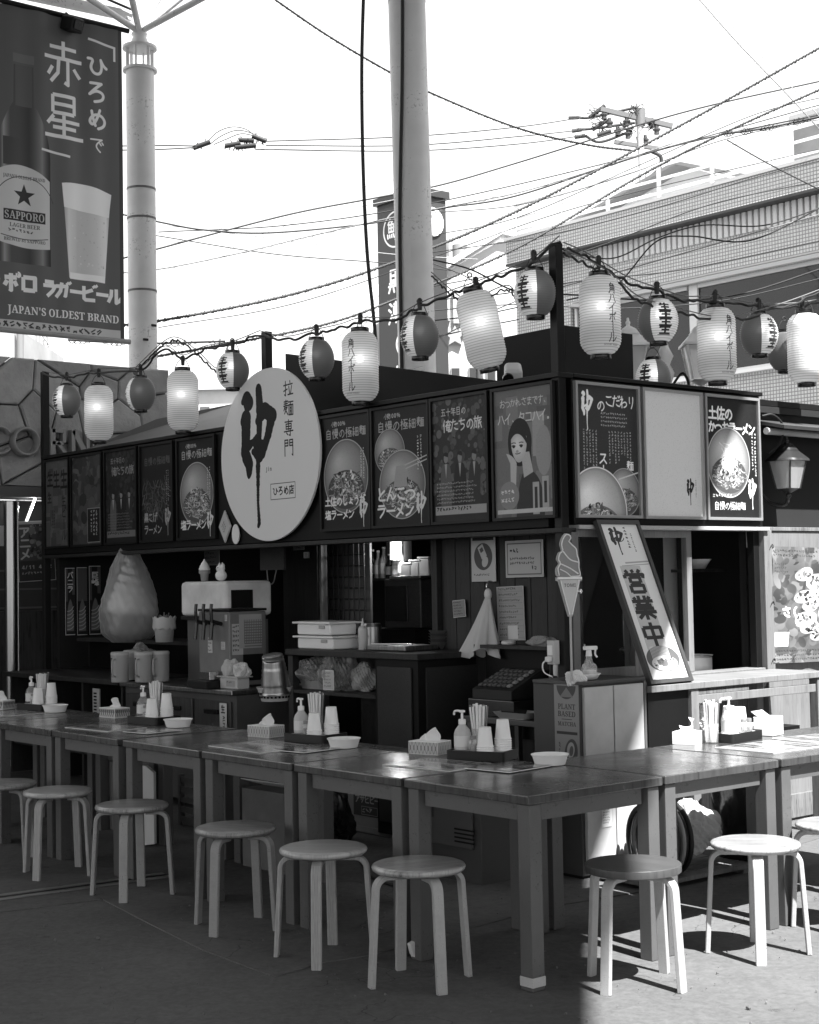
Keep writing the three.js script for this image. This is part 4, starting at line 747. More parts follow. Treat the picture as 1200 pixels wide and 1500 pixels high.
{ // white dispenser behind it
  const z0 = [5.62, 1.367, -8.714][2], z1 = [5.62, 1.368, -9.302][2], t = thing('white_dispenser', 'white rounded drinks dispenser with a black side vent', 'dispenser', [5.62, 1.07, z0]);
  wpart('housing', span(5.62, 6.0, 1.26, 1.50, z0, z1, 0.03), M.whiteDull, t);
  wpart('vent', span(5.66, 5.84, 1.30, 1.44, z0 + 0.004, z0 - 0.01, 0.01), M.black, t);
  wpart('band', span(5.616, 5.9, 1.235, 1.26, z0 - 0.01, z1 + 0.01, 0.004), M.darkPlastic, t);
  wpart('stand', span(5.66, 5.98, 0.807, 1.234, z0 - 0.03, z1 + 0.03), mat(0.1, 0.5), t);
  const zc = z0 + (z1 - z0) * 0.72, c = thing('cone_figurine', 'small ice cream cone figurine on the white dispenser', 'figurine', [5.72, 1.502, zc]);
  part('cone', lathe([[0, 0], [0.024, 0], [0.03, 0.05], [0.04, 0.055], [0.04, 0.075], [0, 0.076]], 16), mat(0.3, 0.6), c);
  part('swirl', lathe([[0.036, 0.075], [0.042, 0.085], [0.034, 0.098], [0.034, 0.105], [0.024, 0.118], [0.023, 0.124], [0.01, 0.14], [0.002, 0.155]], 16), M.white, c);
  const k = thing('cat_figurine', 'small white beckoning cat figurine on the white dispenser', 'figurine', [5.72, 1.502, z0 + (z1 - z0) * 0.36]);
  part('body', [ball(0.04, 0, 0.036, 0, 1, 0.95, 1), ball(0.03, -0.004, 0.085, 0, 1, 0.9, 1.1), ...[-1, 1].map((s) => cyl(0.011, 0.001, 0.024, 0, 0.117, s * 0.018, 8)), ball(0.012, -0.01, 0.1, 0.042, 1, 1.6, 1), rod([0, 0.05, 0.03], [-0.01, 0.095, 0.042], 0.01)], M.white, k);
  part('face', [ball(0.0035, -0.032, 0.09, 0.01), ball(0.0035, -0.032, 0.09, -0.01), ball(0.003, -0.034, 0.082, 0)], M.black, k);
}
{ // napkin tub, tilted lid
  const p = [5.002, 0.861, -8.308], t = thing('napkin_tub', 'white plastic tub with folded cloths at the counter edge', 'tub', [5.43, 0.806, p[2] - 0.02]);
  part('tub', [rbox(0.1, 0.075, 0.2, 0, 0.0375, 0, 0.01), rbox(0.125, 0.008, 0.24, 0, 0.078, 0, 0.003)], mat(0.5, 0.5), t);
  part('print', new THREE.PlaneGeometry(0.1, 0.04).rotateY(-PI / 2).translate(-0.0515, 0.036, 0.03), print(canvas(64, 32, 0.62, (c) => small(c, 4, 2, 56, 28, 0.25, { size: 12 }))), t);
  sack('cloth', 'folded pale cloth in the napkin tub', 'cloth', [5.43, 0.885, p[2] - 0.06], 0.055, 0.062, 0.055, mat(0.52, 0.9), 0.25, 5);
  sack('cloth', 'crumpled white wrapper beside the folded cloth', 'cloth', [5.44, 0.885, p[2] + 0.05], 0.05, 0.05, 0.05, mat(0.62, 0.6), 0.35, 9);
}
{ // steel pot in a basket
  const p = [5.004, 0.899, -7.263], t = thing('dish_basket', 'pale slotted plastic basket holding steel bowls', 'basket', [p[0], 0.807, p[2]]);
  part('basket', lathe([[0.075, 0], [0.1, 0.075], [0.104, 0.078], [0.1, 0.082], [0.072, 0.004], [0, 0.004]], 28), mat(0.42, 0.5, { side: THREE.DoubleSide }), t);
  for (let i = 0; i < 24; i++) for (const y of [0.025, 0.045]) { const a = i / 24 * 2 * PI, r = 0.0785 + y * 0.32; part('slot', box(0.012, 0.012, 0.004, Math.cos(a) * r, y, Math.sin(a) * r, -a + PI / 2), M.black, t); }
  const s = thing('steel_pots', 'two steel pots turned upside down in the slotted basket', 'pot', [p[0] - 0.01, 0.86, p[2]]);
  const pp = [[0, 0]]; for (let i = 0; i <= 16; i++) pp.push([0.06 + i * 0.0012 + (i % 2 && i > 4 && i < 12 ? 0.003 : 0), i * 0.012]); pp.push([0.088, 0.195], [0.076, 0.192], [0.058, 0.008], [0, 0.008]);
  for (let i = 0; i < 2; i++) { const b = part('pot', lathe(pp, 32), M.steel, s); b.rotation.set(PI + 0.1, 0, -0.22 + i * 0.1); b.position.set(0.02 - 0.05 * i, 0.205 - 0.02 * i, -0.03 + 0.08 * i); }
}
{ // dark service counter with shelf
  const xs = 5.52, za = [5.52, 1.027, -7.872][2], zb = [5.52, 1.04, -6.609][2], top = [5.52, 1.067, -6.608][1];
  const t = thing('service_counter', 'black wooden service counter with an open shelf of bread bags', 'counter', [xs, 0, zb]);
  wpart('worktop', span(xs - 0.01, 6.2, top - 0.035, top, zb + 0.02, za, 0.003), M.darkWood, t);
  const zd = [5.52, 1.01, -6.993][2];
  wpart('cabinet', span(xs + 0.01, 6.15, 0.03, top - 0.037, zb, zd), M.black, t);
  wpart('door', span(xs - 0.004, xs + 0.008, 0.1, top - 0.08, zb - 0.05, zd + 0.03, 0.003), mat(0.04, 0.6, { map: T.fine, s: 6 }), t);
  wpart('side_panel', span(xs + 0.06, 6.1, 0.1, top - 0.08, zb + 0.012, zb + 0.002, 0.003), mat(0.035, 0.6, { map: T.fine, s: 6 }), t);
  wpart('shelf', span(xs + 0.01, 6.1, top - 0.27, top - 0.25, zd - 0.005, za), M.darkWood, t);
  wpart('leg', rbox(0.05, top - 0.04, 0.05, xs + 0.03, (top - 0.04) / 2, za + 0.03, 0.003), M.darkWood, t);
  wpart('back_panel', span(6.1, 6.12, 0.1, top - 0.04, zd - 0.01, za), M.interior, t);
  const tub = (y, z, label) => { const o = thing('food_tub', label, 'tub', [xs + 0.16, y, z], rr(-0.05, 0.05), 'white food tubs stacked on the service counter'); part('tub', [rbox(0.2, 0.07, 0.37, 0, 0.035, 0, 0.012), rbox(0.24, 0.012, 0.42, 0, 0.075, 0, 0.004)], mat(0.8, 0.5), o); part('hollow', rbox(0.19, 0.004, 0.36, 0, 0.0825, 0, 0.002), mat(0.3, 0.6), o); part('handle', rbox(0.012, 0.02, 0.06, -0.102, 0.05, 0.1, 0.003), mat(0.4, 0.5), o); };
  const zt = [5.6, 1.134, -7.654][2]; tub(top + 0.001, zt, 'lower white plastic food tub of the stack on the service counter'); tub(top + 0.088, zt - 0.01, 'upper white plastic food tub of the stack on the service counter');
  const zk = [5.6, 0.862, -7.626][2], ys = top - 0.249;
  const bk = thing('bread_basket', 'pale wicker basket of bagged bread on the shelf', 'basket', [xs + 0.16, ys, zk - 0.1]); part('basket', new THREE.CylinderGeometry(0.14, 0.11, 0.11, 4, 6, true).rotateY(PI / 4).scale(0.9, 1, 1.4).translate(0, 0.056, 0), mat(0.34, 0.7, { side: THREE.DoubleSide, bump: T.fine, bs: 0.003, s: 4 }), bk); part('base', box(0.14, 0.006, 0.22, 0, 0.004, 0), mat(0.3, 0.7), bk);
  sack('bread_bag', 'cloudy plastic bag bulging over the wicker basket', 'bag', [xs + 0.14, ys + 0.06, zk - 0.12], 0.11, 0.075, 0.16, M.film, 0.3, 4); sack('bread_bag', 'pale knotted plastic bag beside the wicker basket', 'bag', [xs + 0.13, ys + 0.005, zk + 0.13], 0.1, 0.13, 0.12, M.film, 0.35, 11); sack('bread_bag', 'white paper bag tucked behind the knotted bag', 'bag', [xs + 0.2, ys + 0.005, zk + 0.28], 0.08, 0.09, 0.1, mat(0.4, 0.7), 0.3, 14);
  const nt = thing('price_note', 'small white text card clipped to the shelf front', 'card', [xs + 0.02, ys + 0.01, zk + 0.16], -PI / 2); part('card', box(0.11, 0.12, 0.002, 0, 0.06, 0), M.paper, nt); part('print', sheetGeo(0.1, 0.11, 0.002).translate(0, 0.06, 0), print(canvas(64, 64, 0.75, (c) => small(c, 4, 4, 56, 56, 0.4, { size: 7 }))), nt);
  // scattered steel things on the worktop
  const pan = thing('steel_pan', 'flat steel pan with tongs on the service counter', 'pan', [5.8, top + 0.001, [5.8, 1.076, -7.07][2]]); part('pan', rbox(0.26, 0.03, 0.36, 0, 0.015, 0, 0.006), mat(0.3, 0.35, { metal: 0.9, map: T.scratch, s: 3 }), pan); part('tongs', [rod([-0.1, 0.036, -0.15], [-0.05, 0.036, 0.15], 0.004), rod([-0.12, 0.036, -0.15], [-0.05, 0.04, 0.15], 0.004)], M.chrome, pan);
}
{ // things deep inside
  const g = thing('wire_rack', 'black wire grid rack hung beside the inner post', 'rack', [7.3, 1.0, [7.3, 1.058, -9.885][2]]), z1 = [7.3, 1.066, -9.353][2], z0 = g.position.z, h = 0.95;
  for (let i = 0; i <= 8; i++) part('wire', rod([0, 0, (z1 - z0) * i / 8], [0, h, (z1 - z0) * i / 8], 0.006), mat(0.05, 0.5), g);
  for (let i = 0; i <= 11; i++) part('wire', rod([0.008, h * i / 11, 0], [0.008, h * i / 11, z1 - z0], 0.006), mat(0.05, 0.5), g);
  single('rack_board', 'grey board behind the wire grid rack', 'board', span(7.36, 7.38, 0.9, 2.0, z0, z1), mat(0.2, 0.7));
  const ov = [7.2, 1.13, -8.74], o = thing('oven', 'dark square oven with a tray on top at the back of the stall', 'oven', [7.2, ov[1], ov[2]]);
  part('body', rbox(0.45, 0.36, 0.42, 0.2, 0.18, 0, 0.01), mat(0.07, 0.4, { map: T.fine, s: 3 }), o); part('tray', rbox(0.4, 0.02, 0.36, 0.2, 0.375, 0, 0.004), M.steel, o); part('door', rbox(0.01, 0.26, 0.26, -0.03, 0.18, -0.06, 0.003), M.blackGloss, o);
  single('oven_stand', 'black stand under the oven', 'stand', span(7.0, 7.7, 0.02, ov[1] - 0.002, ov[2] - 0.35, ov[2] + 0.35), M.black);
  const sg = thing('hanging_board', 'mottled board with a looped cord hanging under the oval sign', 'board', [6.3, [6.3, 1.574, -9.14][1], [6.3, 1.574, -9.14][2]], -PI / 2);
  part('board', box(0.3, 0.2, 0.02, 0, 0.1, 0), mat(0.1, 0.7, { map: T.fine, s: 8 }), sg); part('cord', tube([[-0.06, 0, 0.012], [-0.04, -0.09, 0.012], [0.02, -0.09, 0.012], [0.06, 0, 0.012]], 0.005, 20, 6), mat(0.2, 0.7), sg);
  const sw = thing('light_switch', 'small white switch plate on the dark inner wall', 'switch', [7.085, [7.09, 1.696, -9.81][1], [7.09, 1.696, -9.81][2]], -PI / 2); part('plate', rbox(0.07, 0.05, 0.012, 0, 0, 0, 0.003), M.white, sw); part('rocker', rbox(0.02, 0.035, 0.006, 0, 0, 0.009, 0.002), mat(0.6, 0.4), sw);
}
{ // register and low table behind the corner
  const xs = 5.55, z0 = [5.55, 0.77, -5.618][2], z1 = [5.55, 0.742, -6.111][2], y = [5.55, 0.747, -6.03][1];
  const t = thing('metal_table', 'low black metal table under the cash register', 'table', [xs, 0, z0]);
  wpart('top', span(xs - 0.05, xs + 0.36, y - 0.03, y, z0, z1 - 0.1, 0.004), mat(0.05, 0.35), t);
  for (const [x, z] of [[xs - 0.02, z0 - 0.03], [xs - 0.02, z1 - 0.06], [xs + 0.33, z0 - 0.03], [xs + 0.33, z1 - 0.06]]) wpart('leg', box(0.03, y - 0.031, 0.03, x, (y - 0.031) / 2, z), mat(0.07, 0.4), t);
  const r = thing('cash_register', 'black cash register with a sloped keyboard', 'cash register', [xs + 0.17, y + 0.06, [5.6, 0.852, -6.038][2]]);
  part('drawer', rbox(0.34, 0.09, 0.36, 0, -0.015, 0, 0.006), M.blackGloss, r);
  const pr = prism([[-0.16, 0], [0.16, 0], [0.16, 0.14], [0.08, 0.15], [-0.16, 0.05]], 0.3, 0.004).translate(0, 0.032, -0.15); part('body', pr, M.darkPlastic, r);
  for (let i = 0; i < 5; i++) for (let k = 0; k < 7; k++) part('key', at(new RoundedBoxGeometry(0.026, 0.012, 0.028, 1, 0.003), -0.125 + i * 0.04, 0.105 + i * 0.0165, -0.115 + k * 0.037, 0, 0, 0.4), k === 6 ? M.greyPlastic : mat(0.07, 0.4), r);
  const c = thing('coin_tray', 'pale shallow coin tray on the metal table', 'tray', [xs + 0.02, y + 0.001, [5.55, 0.793, -5.834][2]]); part('tray', new THREE.CylinderGeometry(0.15, 0.11, 0.035, 4, 1, true).rotateY(PI / 4).scale(0.75, 1, 1.15).translate(0, 0.018, 0), mat(0.4, 0.5, { side: THREE.DoubleSide }), c); part('base', box(0.12, 0.004, 0.18, 0, 0.003, 0), mat(0.4, 0.5), c);
  const sh = thing('side_shelf', 'dark shelf with small clutter on the notice panel', 'shelf', [5.9, [5.9, 1.111, -6.12][1], [5.9, 1.111, -6.12][2]]); part('board', box(0.14, 0.02, 0.7, 0, -0.01, 0), M.darkWood, sh); part('face', box(0.02, 0.5, 0.7, 0.03, -0.27, 0), M.black, sh);
  sack('cloth', 'crumpled grey cloth on the dark shelf by the notices', 'cloth', [5.88, sh.position.y, sh.position.z + 0.15], 0.05, 0.03, 0.09, mat(0.3, 0.9), 0.3, 6);
}
function notice(name, label, TL, TR, BL, bg, draw, border) {
  const t = thing(name, label, 'notice', [0, 0, 0], 0, 'notices on the dark panel'), [w, h] = boardAt(t, TL, TR, BL);
  part('sheet', box(w, h, 0.003, 0, h / 2, 0.0015), M.paper, t);
  part('print', sheetGeo(w - 0.004, h - 0.004, 0.004).translate(0, h / 2, 0), print(canvas(160, Math.round(160 * h / w), bg, draw), 0.6), t);
}
notice('notice', 'white notice with a dark circle and a hand holding a slip', [5.955, 1.76, -6.601], [5.955, 1.76, -6.397], [5.955, 1.467, -6.61], 0.72, (c, w, h) => { c.fillStyle = tone(0.1); c.fillRect(8, 8, w - 16, 36); small(c, 14, 12, w - 28, 28, 0.8, { size: 14 }); c.fillStyle = tone(0.28); c.beginPath(); c.arc(w / 2, 118, 62, 0, 7); c.fill(); c.save(); c.translate(w / 2, 105); c.rotate(-0.5); c.fillStyle = tone(0.72); c.fillRect(-20, -42, 38, 62); c.fillStyle = tone(0.3); c.fillRect(-12, -30, 22, 20); c.restore(); c.fillStyle = tone(0.72); c.beginPath(); c.ellipse(w / 2 + 12, 142, 20, 26, 0.5, 0, 7); c.fill(); small(c, 14, 196, w - 28, h - 206, 0.15, { size: 10 }); });
notice('notice', 'wide white notice with a border and five text lines', [5.955, 1.692, -6.325], [5.955, 1.693, -6.023], [5.955, 1.486, -6.321], 0.7, (c, w, h) => { c.strokeStyle = tone(0.3); c.lineWidth = 3; c.strokeRect(8, 8, w - 16, h - 16); small(c, 18, 22, 50, 22, 0.1, { size: 13 }); small(c, 18, 48, w - 36, h - 84, 0.2, { size: 9 }); small(c, w - 50, h - 34, 36, 18, 0.15, { size: 13 }); });
notice('price_list', 'tall handwritten white list with a small slip at its foot', [5.955, 1.433, -6.396], [5.955, 1.439, -6.178], [5.955, 1.13, -6.394], 0.6, (c, w, h) => { c.strokeStyle = tone(0.45); c.lineWidth = 1; for (let y = 20; y < h; y += 24) { c.beginPath(); c.moveTo(4, y); c.lineTo(w - 4, y); c.stroke(); small(c, 10, y - 18, w - 20, 16, 0.3, { size: 11, lead: 3 }); } c.fillStyle = tone(0.8); c.fillRect(60, h - 60, 60, 56); });
{ // bag of paper hanging from a hook
  const p = [5.9, 1.388, -6.418], t = thing('hanging_bag', 'white plastic bags gathered and hanging from a hook', 'bag', p);
  const g = new THREE.CylinderGeometry(0.02, 0.16, 0.33, 40, 16, true), q = g.attributes.position;
  for (let i = 0; i < q.count; i++) { const a = Math.atan2(q.getZ(i), q.getX(i)), u = (0.165 - q.getY(i)) / 0.33, k = 1 + (0.28 * Math.sin(a * 5) + 0.16 * Math.sin(a * 11 + 1)) * u; q.setXYZ(i, q.getX(i) * k * 0.45, q.getY(i) - 0.165 + 0.03 * Math.sin(a * 3) * u, q.getZ(i) * k * 0.8 - 0.06 * u); }
  g.computeVertexNormals(); part('bag', g, new THREE.MeshPhysicalMaterial({ color: 0xd8d8d8, roughness: 0.6, transmission: 0.3, thickness: 0, side: THREE.DoubleSide }), t);
  part('knot', ball(0.022, 0, 0.005, 0, 1, 1.6, 1, 10), M.whiteDull, t); part('hook', tube([[0.06, 0.07, 0], [0.01, 0.08, 0], [-0.01, 0.05, 0], [0, 0.02, 0]], 0.004, 16, 6), M.chrome, t);
}
{ // socket box on the corner post
  const p = [5.72, 1.091, -5.713], t = thing('socket_box', 'white double socket box with a plug on the corner post', 'socket', [SX - 0.005, p[1], -5.70], -PI / 2);
  part('box', rbox(0.05, 0.125, 0.045, 0, 0, 0.02, 0.004), mat(0.5, 0.5), t); part('face', rbox(0.036, 0.05, 0.006, 0, 0.012, 0.045, 0.002), M.white, t); part('plug', rbox(0.026, 0.028, 0.03, 0, -0.035, 0.058, 0.005), M.white, t);
  part('cord', tube([[0, -0.035, 0.07], [-0.02, -0.06, 0.08], [0.0, -0.1, 0.09], [0.09, -0.12, 0.12]], 0.004, 20, 6), M.white, t);
}
// ---------- the sunny corner ----------
{ // white door cabinet with the matcha strip
  const x0 = 5.445, x1 = 5.90, z0 = -5.26, z1 = -5.60, h = 0.968, t = thing('door_cabinet', 'pale two door cabinet with a matcha advert strip on its side', 'cabinet', [x0, 0, z0]);
  wpart('carcass', span(x0 + 0.002, x1, 0.02, h - 0.02, z0 - 0.022, z1), mat(0.05, 0.6), t);
  wpart('top', span(x0 - 0.004, x1 + 0.006, h - 0.018, h, z0 + 0.006, z1, 0.003), mat(0.07, 0.5, { map: T.worn, s: 3 }), t);
  const m = (x0 + x1) / 2; for (const [a, b] of [[x0 + 0.02, m - 0.004], [m + 0.004, x1 - 0.006]]) wpart('door', span(a, b, 0.06, h - 0.03, z0, z0 - 0.02, 0.003), mat(0.58, 0.5, { map: T.mottle, s: 1.2 }), t);
  wpart('plinth', span(x0 + 0.01, x1 - 0.01, 0.004, 0.05, z0 - 0.03, z1 + 0.01), M.black, t);
  wpart('edge_strip', span(x1 - 0.004, x1 + 0.012, 0.03, h - 0.02, z0 + 0.003, z0 - 0.02, 0.002), mat(0.1, 0.5), t);
  wpart('rating_label', new THREE.PlaneGeometry(0.07, 0.11).translate(5.60, 0.30, z0 + 0.0025), print(canvas(64, 96, 0.8, (c) => small(c, 6, 6, 52, 84, 0.35, { size: 7 }))), t);
  wpart('advert', new THREE.PlaneGeometry(0.17, 0.44).rotateY(-PI / 2).translate(x0 - 0.002, 0.735, z0 - 0.105), print(canvas(170, 440, 0.5, (c, w) => {
    c.fillStyle = tone(0.2); c.beginPath(); c.arc(w / 2, 10, 66, 0, PI); c.fill(); c.fillStyle = tone(0.42); c.beginPath(); c.moveTo(40, 66); c.lineTo(86, 18); c.lineTo(132, 66); c.fill();
    c.fillStyle = tone(0.08); c.textAlign = 'center'; c.font = 'bold 36px serif'; c.fillText('PLANT', w / 2, 126, 120); c.fillText('BASED', w / 2, 162, 126); c.fillRect(50, 174, 70, 3); c.font = 'bold 28px serif'; c.fillText('MATCHA', w / 2, 208, 126);
    c.fillStyle = tone(0.15); c.fillRect(14, 236, w - 28, 14);
    c.fillStyle = tone(0.24); c.beginPath(); c.ellipse(110, 340, 44, 70, 0.2, 0, 7); c.fill(); c.fillStyle = tone(0.6); c.beginPath(); c.ellipse(108, 326, 26, 40, 0.2, 0, 7); c.fill(); c.fillStyle = tone(0.3); c.beginPath(); c.ellipse(112, 330, 13, 26, 0.2, 0, 7); c.fill(); small(c, 16, 290, 26, 130, 0.2, { size: 14, down: true });
  }), 0.4), t);
}
{ // soft ice cream sign on a stick
  const p = [5.427, 0.997, -5.306], t = thing('ice_cream_sign', 'flat soft ice cream sign on a thin stick', 'sign', [p[0], 0.97, p[2]]);
  t.rotation.y = -0.42;
  const S = (pts) => new THREE.Shape(pts.map((q) => new THREE.Vector2(q[0], q[1])));
  const ext = (pts, d, z) => new THREE.ExtrudeGeometry(new THREE.Shape().setFromPoints(new THREE.CatmullRomCurve3(pts.map((q) => V(q[0], q[1], 0)), true, 'catmullrom', 0.4).getPoints(90).map((v) => new THREE.Vector2(v.x, v.y))), { depth: d, bevelEnabled: false }).translate(0, 0, z);
  const sw = [[-0.058, 0.52], [-0.064, 0.555], [-0.05, 0.58], [-0.06, 0.6], [-0.05, 0.632], [-0.036, 0.64], [-0.042, 0.67], [-0.034, 0.70], [-0.016, 0.722], [0.004, 0.716], [0.006, 0.70], [-0.006, 0.69], [0.012, 0.672], [0.034, 0.65], [0.038, 0.62], [0.046, 0.595], [0.046, 0.56], [0.052, 0.53], [0.05, 0.518], [0, 0.515]];
  part('backing', [ext(sw.map(([x, y]) => [x * 1.12, (y - 0.6) * 1.05 + 0.6]), 0.01, -0.011), new THREE.ExtrudeGeometry(S([[-0.072, 0.512], [0.066, 0.512], [0.066, 0.495], [0.056, 0.492], [0.01, 0.318], [-0.012, 0.318], [-0.06, 0.492], [-0.072, 0.495]]), { depth: 0.0096, bevelEnabled: false }).translate(0, 0, -0.0112)], mat(0.42, 0.5), t);
  part('swirl', ext(sw, 0.006, 0.0), mat(0.22, 0.5), t);
  const line = (pts, r) => tube(pts.map((q) => [q[0], q[1], 0.008]), r, 24, 6);
  part('swirl_outline', [line([...sw.slice(0, 12), [-0.004, 0.69]], 0.0032), line(sw.slice(11), 0.0032), line([[-0.036, 0.64], [0.0, 0.60], [0.042, 0.585]], 0.0036), line([[-0.05, 0.578], [0.0, 0.555], [0.042, 0.528]], 0.0036), line([[-0.054, 0.552], [-0.02, 0.535], [0.0, 0.518]], 0.003)], mat(0.75, 0.45), t);
  part('cone', new THREE.ExtrudeGeometry(S([[-0.052, 0.498], [0.046, 0.498], [0.006, 0.328], [-0.008, 0.328]]), { depth: 0.006, bevelEnabled: false }), mat(0.5, 0.5), t);
  part('cone_rim', [rbox(0.128, 0.012, 0.012, -0.002, 0.507, 0.004, 0.003), line([[-0.052, 0.498], [-0.03, 0.41], [-0.008, 0.328]], 0.003), line([[0.046, 0.498], [0.026, 0.41], [0.006, 0.328]], 0.003)], mat(0.78, 0.45), t);
  part('lettering', new THREE.PlaneGeometry(0.07, 0.03).translate(-0.003, 0.472, 0.0075), print(canvas(128, 56, 0.73, (c) => { c.fillStyle = tone(0.3); c.textAlign = 'center'; c.font = 'bold 44px sans-serif'; c.fillText('TOMI', 64, 44, 118); })), t);
  part('stick', rod([0, 0.0, -0.004], [0, 0.32, -0.004], 0.006), mat(0.4, 0.5), t);
  part('bulb', ball(0.013, 0.06, 0.44, -0.02), M.chrome, t);
}
{ // on the cabinet top
  const y = 0.969, d = thing('white_dish', 'white dish under the spray bottle on the door cabinet', 'dish', [5.56, y, -5.36]);
  part('bowl', lathe([[0, 0.002], [0.07, 0.002], [0.085, 0.026], [0.09, 0.028], [0.09, 0.031], [0.082, 0.03], [0.068, 0.008], [0, 0.007]], 36), M.cup, d);
  const b = thing('spray_bottle', 'half full clear spray bottle with grey trigger', 'bottle', [5.585, y + 0.01, -5.34], -0.4);
  part('body', lathe([[0, 0], [0.036, 0], [0.039, 0.005], [0.039, 0.05], [0.034, 0.066], [0.018, 0.075], [0.015, 0.11], [0, 0.11]], 24), M.clear, b); part('liquid', cyl(0.033, 0.033, 0.035, 0, 0.02, 0, 20), mat(0.5, 0.3), b);
  const h = part('trigger_head', [cyl(0.016, 0.013, 0.03, 0, 0.122, 0, 16), rbox(0.075, 0.02, 0.022, 0.008, 0.147, 0, 0.006)], M.whiteDull, b); part('trigger', tube([[0.036, 0.14, 0], [0.034, 0.115, 0], [0.044, 0.1, 0]], 0.005, 12, 6), M.white, h);
  sack('cloth', 'white cloth hanging over the door cabinet corner', 'cloth', [5.475, y - 0.02, -5.33], 0.045, 0.04, 0.05, mat(0.68, 0.9), 0.3, 3);
  const k = thing('kettle', 'grey kettle with a dark handle behind the leaning sign', 'kettle', [5.86, 0.93, -5.80]); part('body', lathe([[0, 0], [0.07, 0], [0.075, 0.01], [0.062, 0.12], [0.05, 0.14], [0, 0.146]], 28), mat(0.28, 0.35, { metal: 0.5 }), k); part('handle', tube([[-0.06, 0.11, 0.02], [-0.11, 0.1, 0.03], [-0.11, 0.03, 0.03], [-0.07, 0.02, 0.02]], 0.01, 20, 8), M.darkPlastic, k);
  const s = thing('sauce_bottle', 'dark sauce bottle with a pale label beside the kettle', 'bottle', [6.02, 0.93, -5.80]); part('body', lathe([[0, 0], [0.028, 0], [0.029, 0.11], [0.013, 0.14], [0.012, 0.17], [0, 0.17]], 20), M.blackGloss, s); part('label', lathe([[0.0296, 0.02], [0.0296, 0.1]], 20), mat(0.4, 0.6), s); part('cap', cyl(0.014, 0.014, 0.02, 0, 0.178, 0, 14), mat(0.6, 0.4), s);
  single('inner_shelf', 'dark shelf inside the window carrying the kettle', 'shelf', span(5.8, 6.8, 0.905, 0.928, -5.73, -6.1), M.darkWood);
}
{ // leaning open-for-business board
  const t = thing('leaning_signboard', 'tall narrow white signboard leaning against the fascia in a dark frame', 'sign', [0, 0, 0]);
  const [w, h] = boardAt(t, [5.93, 1.778, -5.605], [6.262, 1.778, -5.605], [5.93, 0.925, -5.25]), f = 0.022;
  part('frame', [box(w, f, 0.03, 0, f / 2, 0), box(w, f, 0.03, 0, h - f / 2, 0), box(f, h - 2 * f, 0.03, -w / 2 + f / 2, h / 2, 0), box(f, h - 2 * f, 0.03, w / 2 - f / 2, h / 2, 0)], mat(0.05, 0.6, { map: T.worn, s: 5 }), t);
  part('board', box(w - 2 * f + 0.004, h - 2 * f + 0.004, 0.012, 0, h / 2, -0.004), M.white, t);
  part('print', sheetGeo(w - 2 * f, h - 2 * f, 0.0035).translate(0, h / 2, 0), print(canvas(256, 1024, 0.86, (c, W, H) => {
    c.save(); c.translate(34, 20); c.scale(1.15, 1); kami(c, 0, 0, 110, 0.06); c.restore(); c.strokeStyle = tone(0.12); c.lineWidth = 5; c.beginPath(); c.ellipse(100, 80, 40, 36, 0.3, 0, 5); c.stroke();
    small(c, 150, 16, 24, 190, 0.15, { size: 20, down: true, lead: 2 }); small(c, 186, 60, 16, 150, 0.25, { size: 11, down: true });
    c.fillStyle = tone(0.62); c.save(); c.translate(0, 262); c.rotate(-0.06); c.fillRect(90, 0, 190, 10); c.fillRect(60, 20, 200, 6); c.restore();
    c.fillStyle = tone(0.78); c.fillRect(44, 282, 140, 600); c.strokeStyle = tone(0.5); c.lineWidth = 1.6; for (let x = 48; x < 186; x += 7) { c.beginPath(); c.moveTo(x, 282); c.lineTo(x, 880); c.stroke(); }
    words(c, '営業中', 34, 300, 170, 23, { ink: 0.1, down: true, gap: 1.02, cap: 'butt' });
    c.fillStyle = tone(0.35); c.beginPath(); c.ellipse(128, 894, 112, 84, 0, 0, 7); c.fill(); c.strokeStyle = tone(0.86); c.lineWidth = 3; for (let x = 60; x < 186; x += 8) { c.beginPath(); c.moveTo(x, 812); c.lineTo(x, 900); c.stroke(); }
    c.fillStyle = tone(0.82); c.beginPath(); c.ellipse(130, 922, 88, 48, 0, 0, 7); c.fill(); c.fillStyle = tone(0.4); c.beginPath(); c.ellipse(124, 918, 40, 26, 0, 0, 7); c.fill(); for (let i = 0; i < 50; i++) { c.fillStyle = tone(rr(0.2, 0.9)); c.beginPath(); c.arc(130 + rr(-70, 70), 922 + rr(-34, 34), rr(2, 9), 0, 7); c.fill(); }
  }), 0.4), t);
}
{ // pale wooden counter table in the sun
  const x0 = 6.25, x1 = 7.42, z0 = -5.235, z1 = -5.60, h = 0.92, t = thing('side_table', 'pale wooden side table under the window with a lower rail', 'table', [x0, 0, z0]);
  wpart('tabletop', span(5.93, x1, h - 0.035, h, z0, z1, 0.004), M.paleWood, t);
  for (const [x, z] of [[x0 + 0.03, z0 - 0.04], [x1 - 0.04, z0 - 0.04], [x1 - 0.16, z1 - 0.01]]) wpart('leg', rbox(0.06, h - 0.036, 0.06, x, (h - 0.036) / 2, z, 0.004), M.plyWood, t);
  wpart('rail', span(x0 + 0.065, x1 - 0.075, h - 0.115, h - 0.07, z0 - 0.02, z0 - 0.045, 0.003), M.paleWood, t);
  wpart('side_board', span(5.93, x0 - 0.005, 0.25, h - 0.037, z0 - 0.03, z0 - 0.05), M.blackSteel, t);
}
single('inner_worktop', 'steel worktop inside the open window', 'worktop', span(6.85, 7.38, 0.86, 0.89, -5.74, -6.2), M.steel);
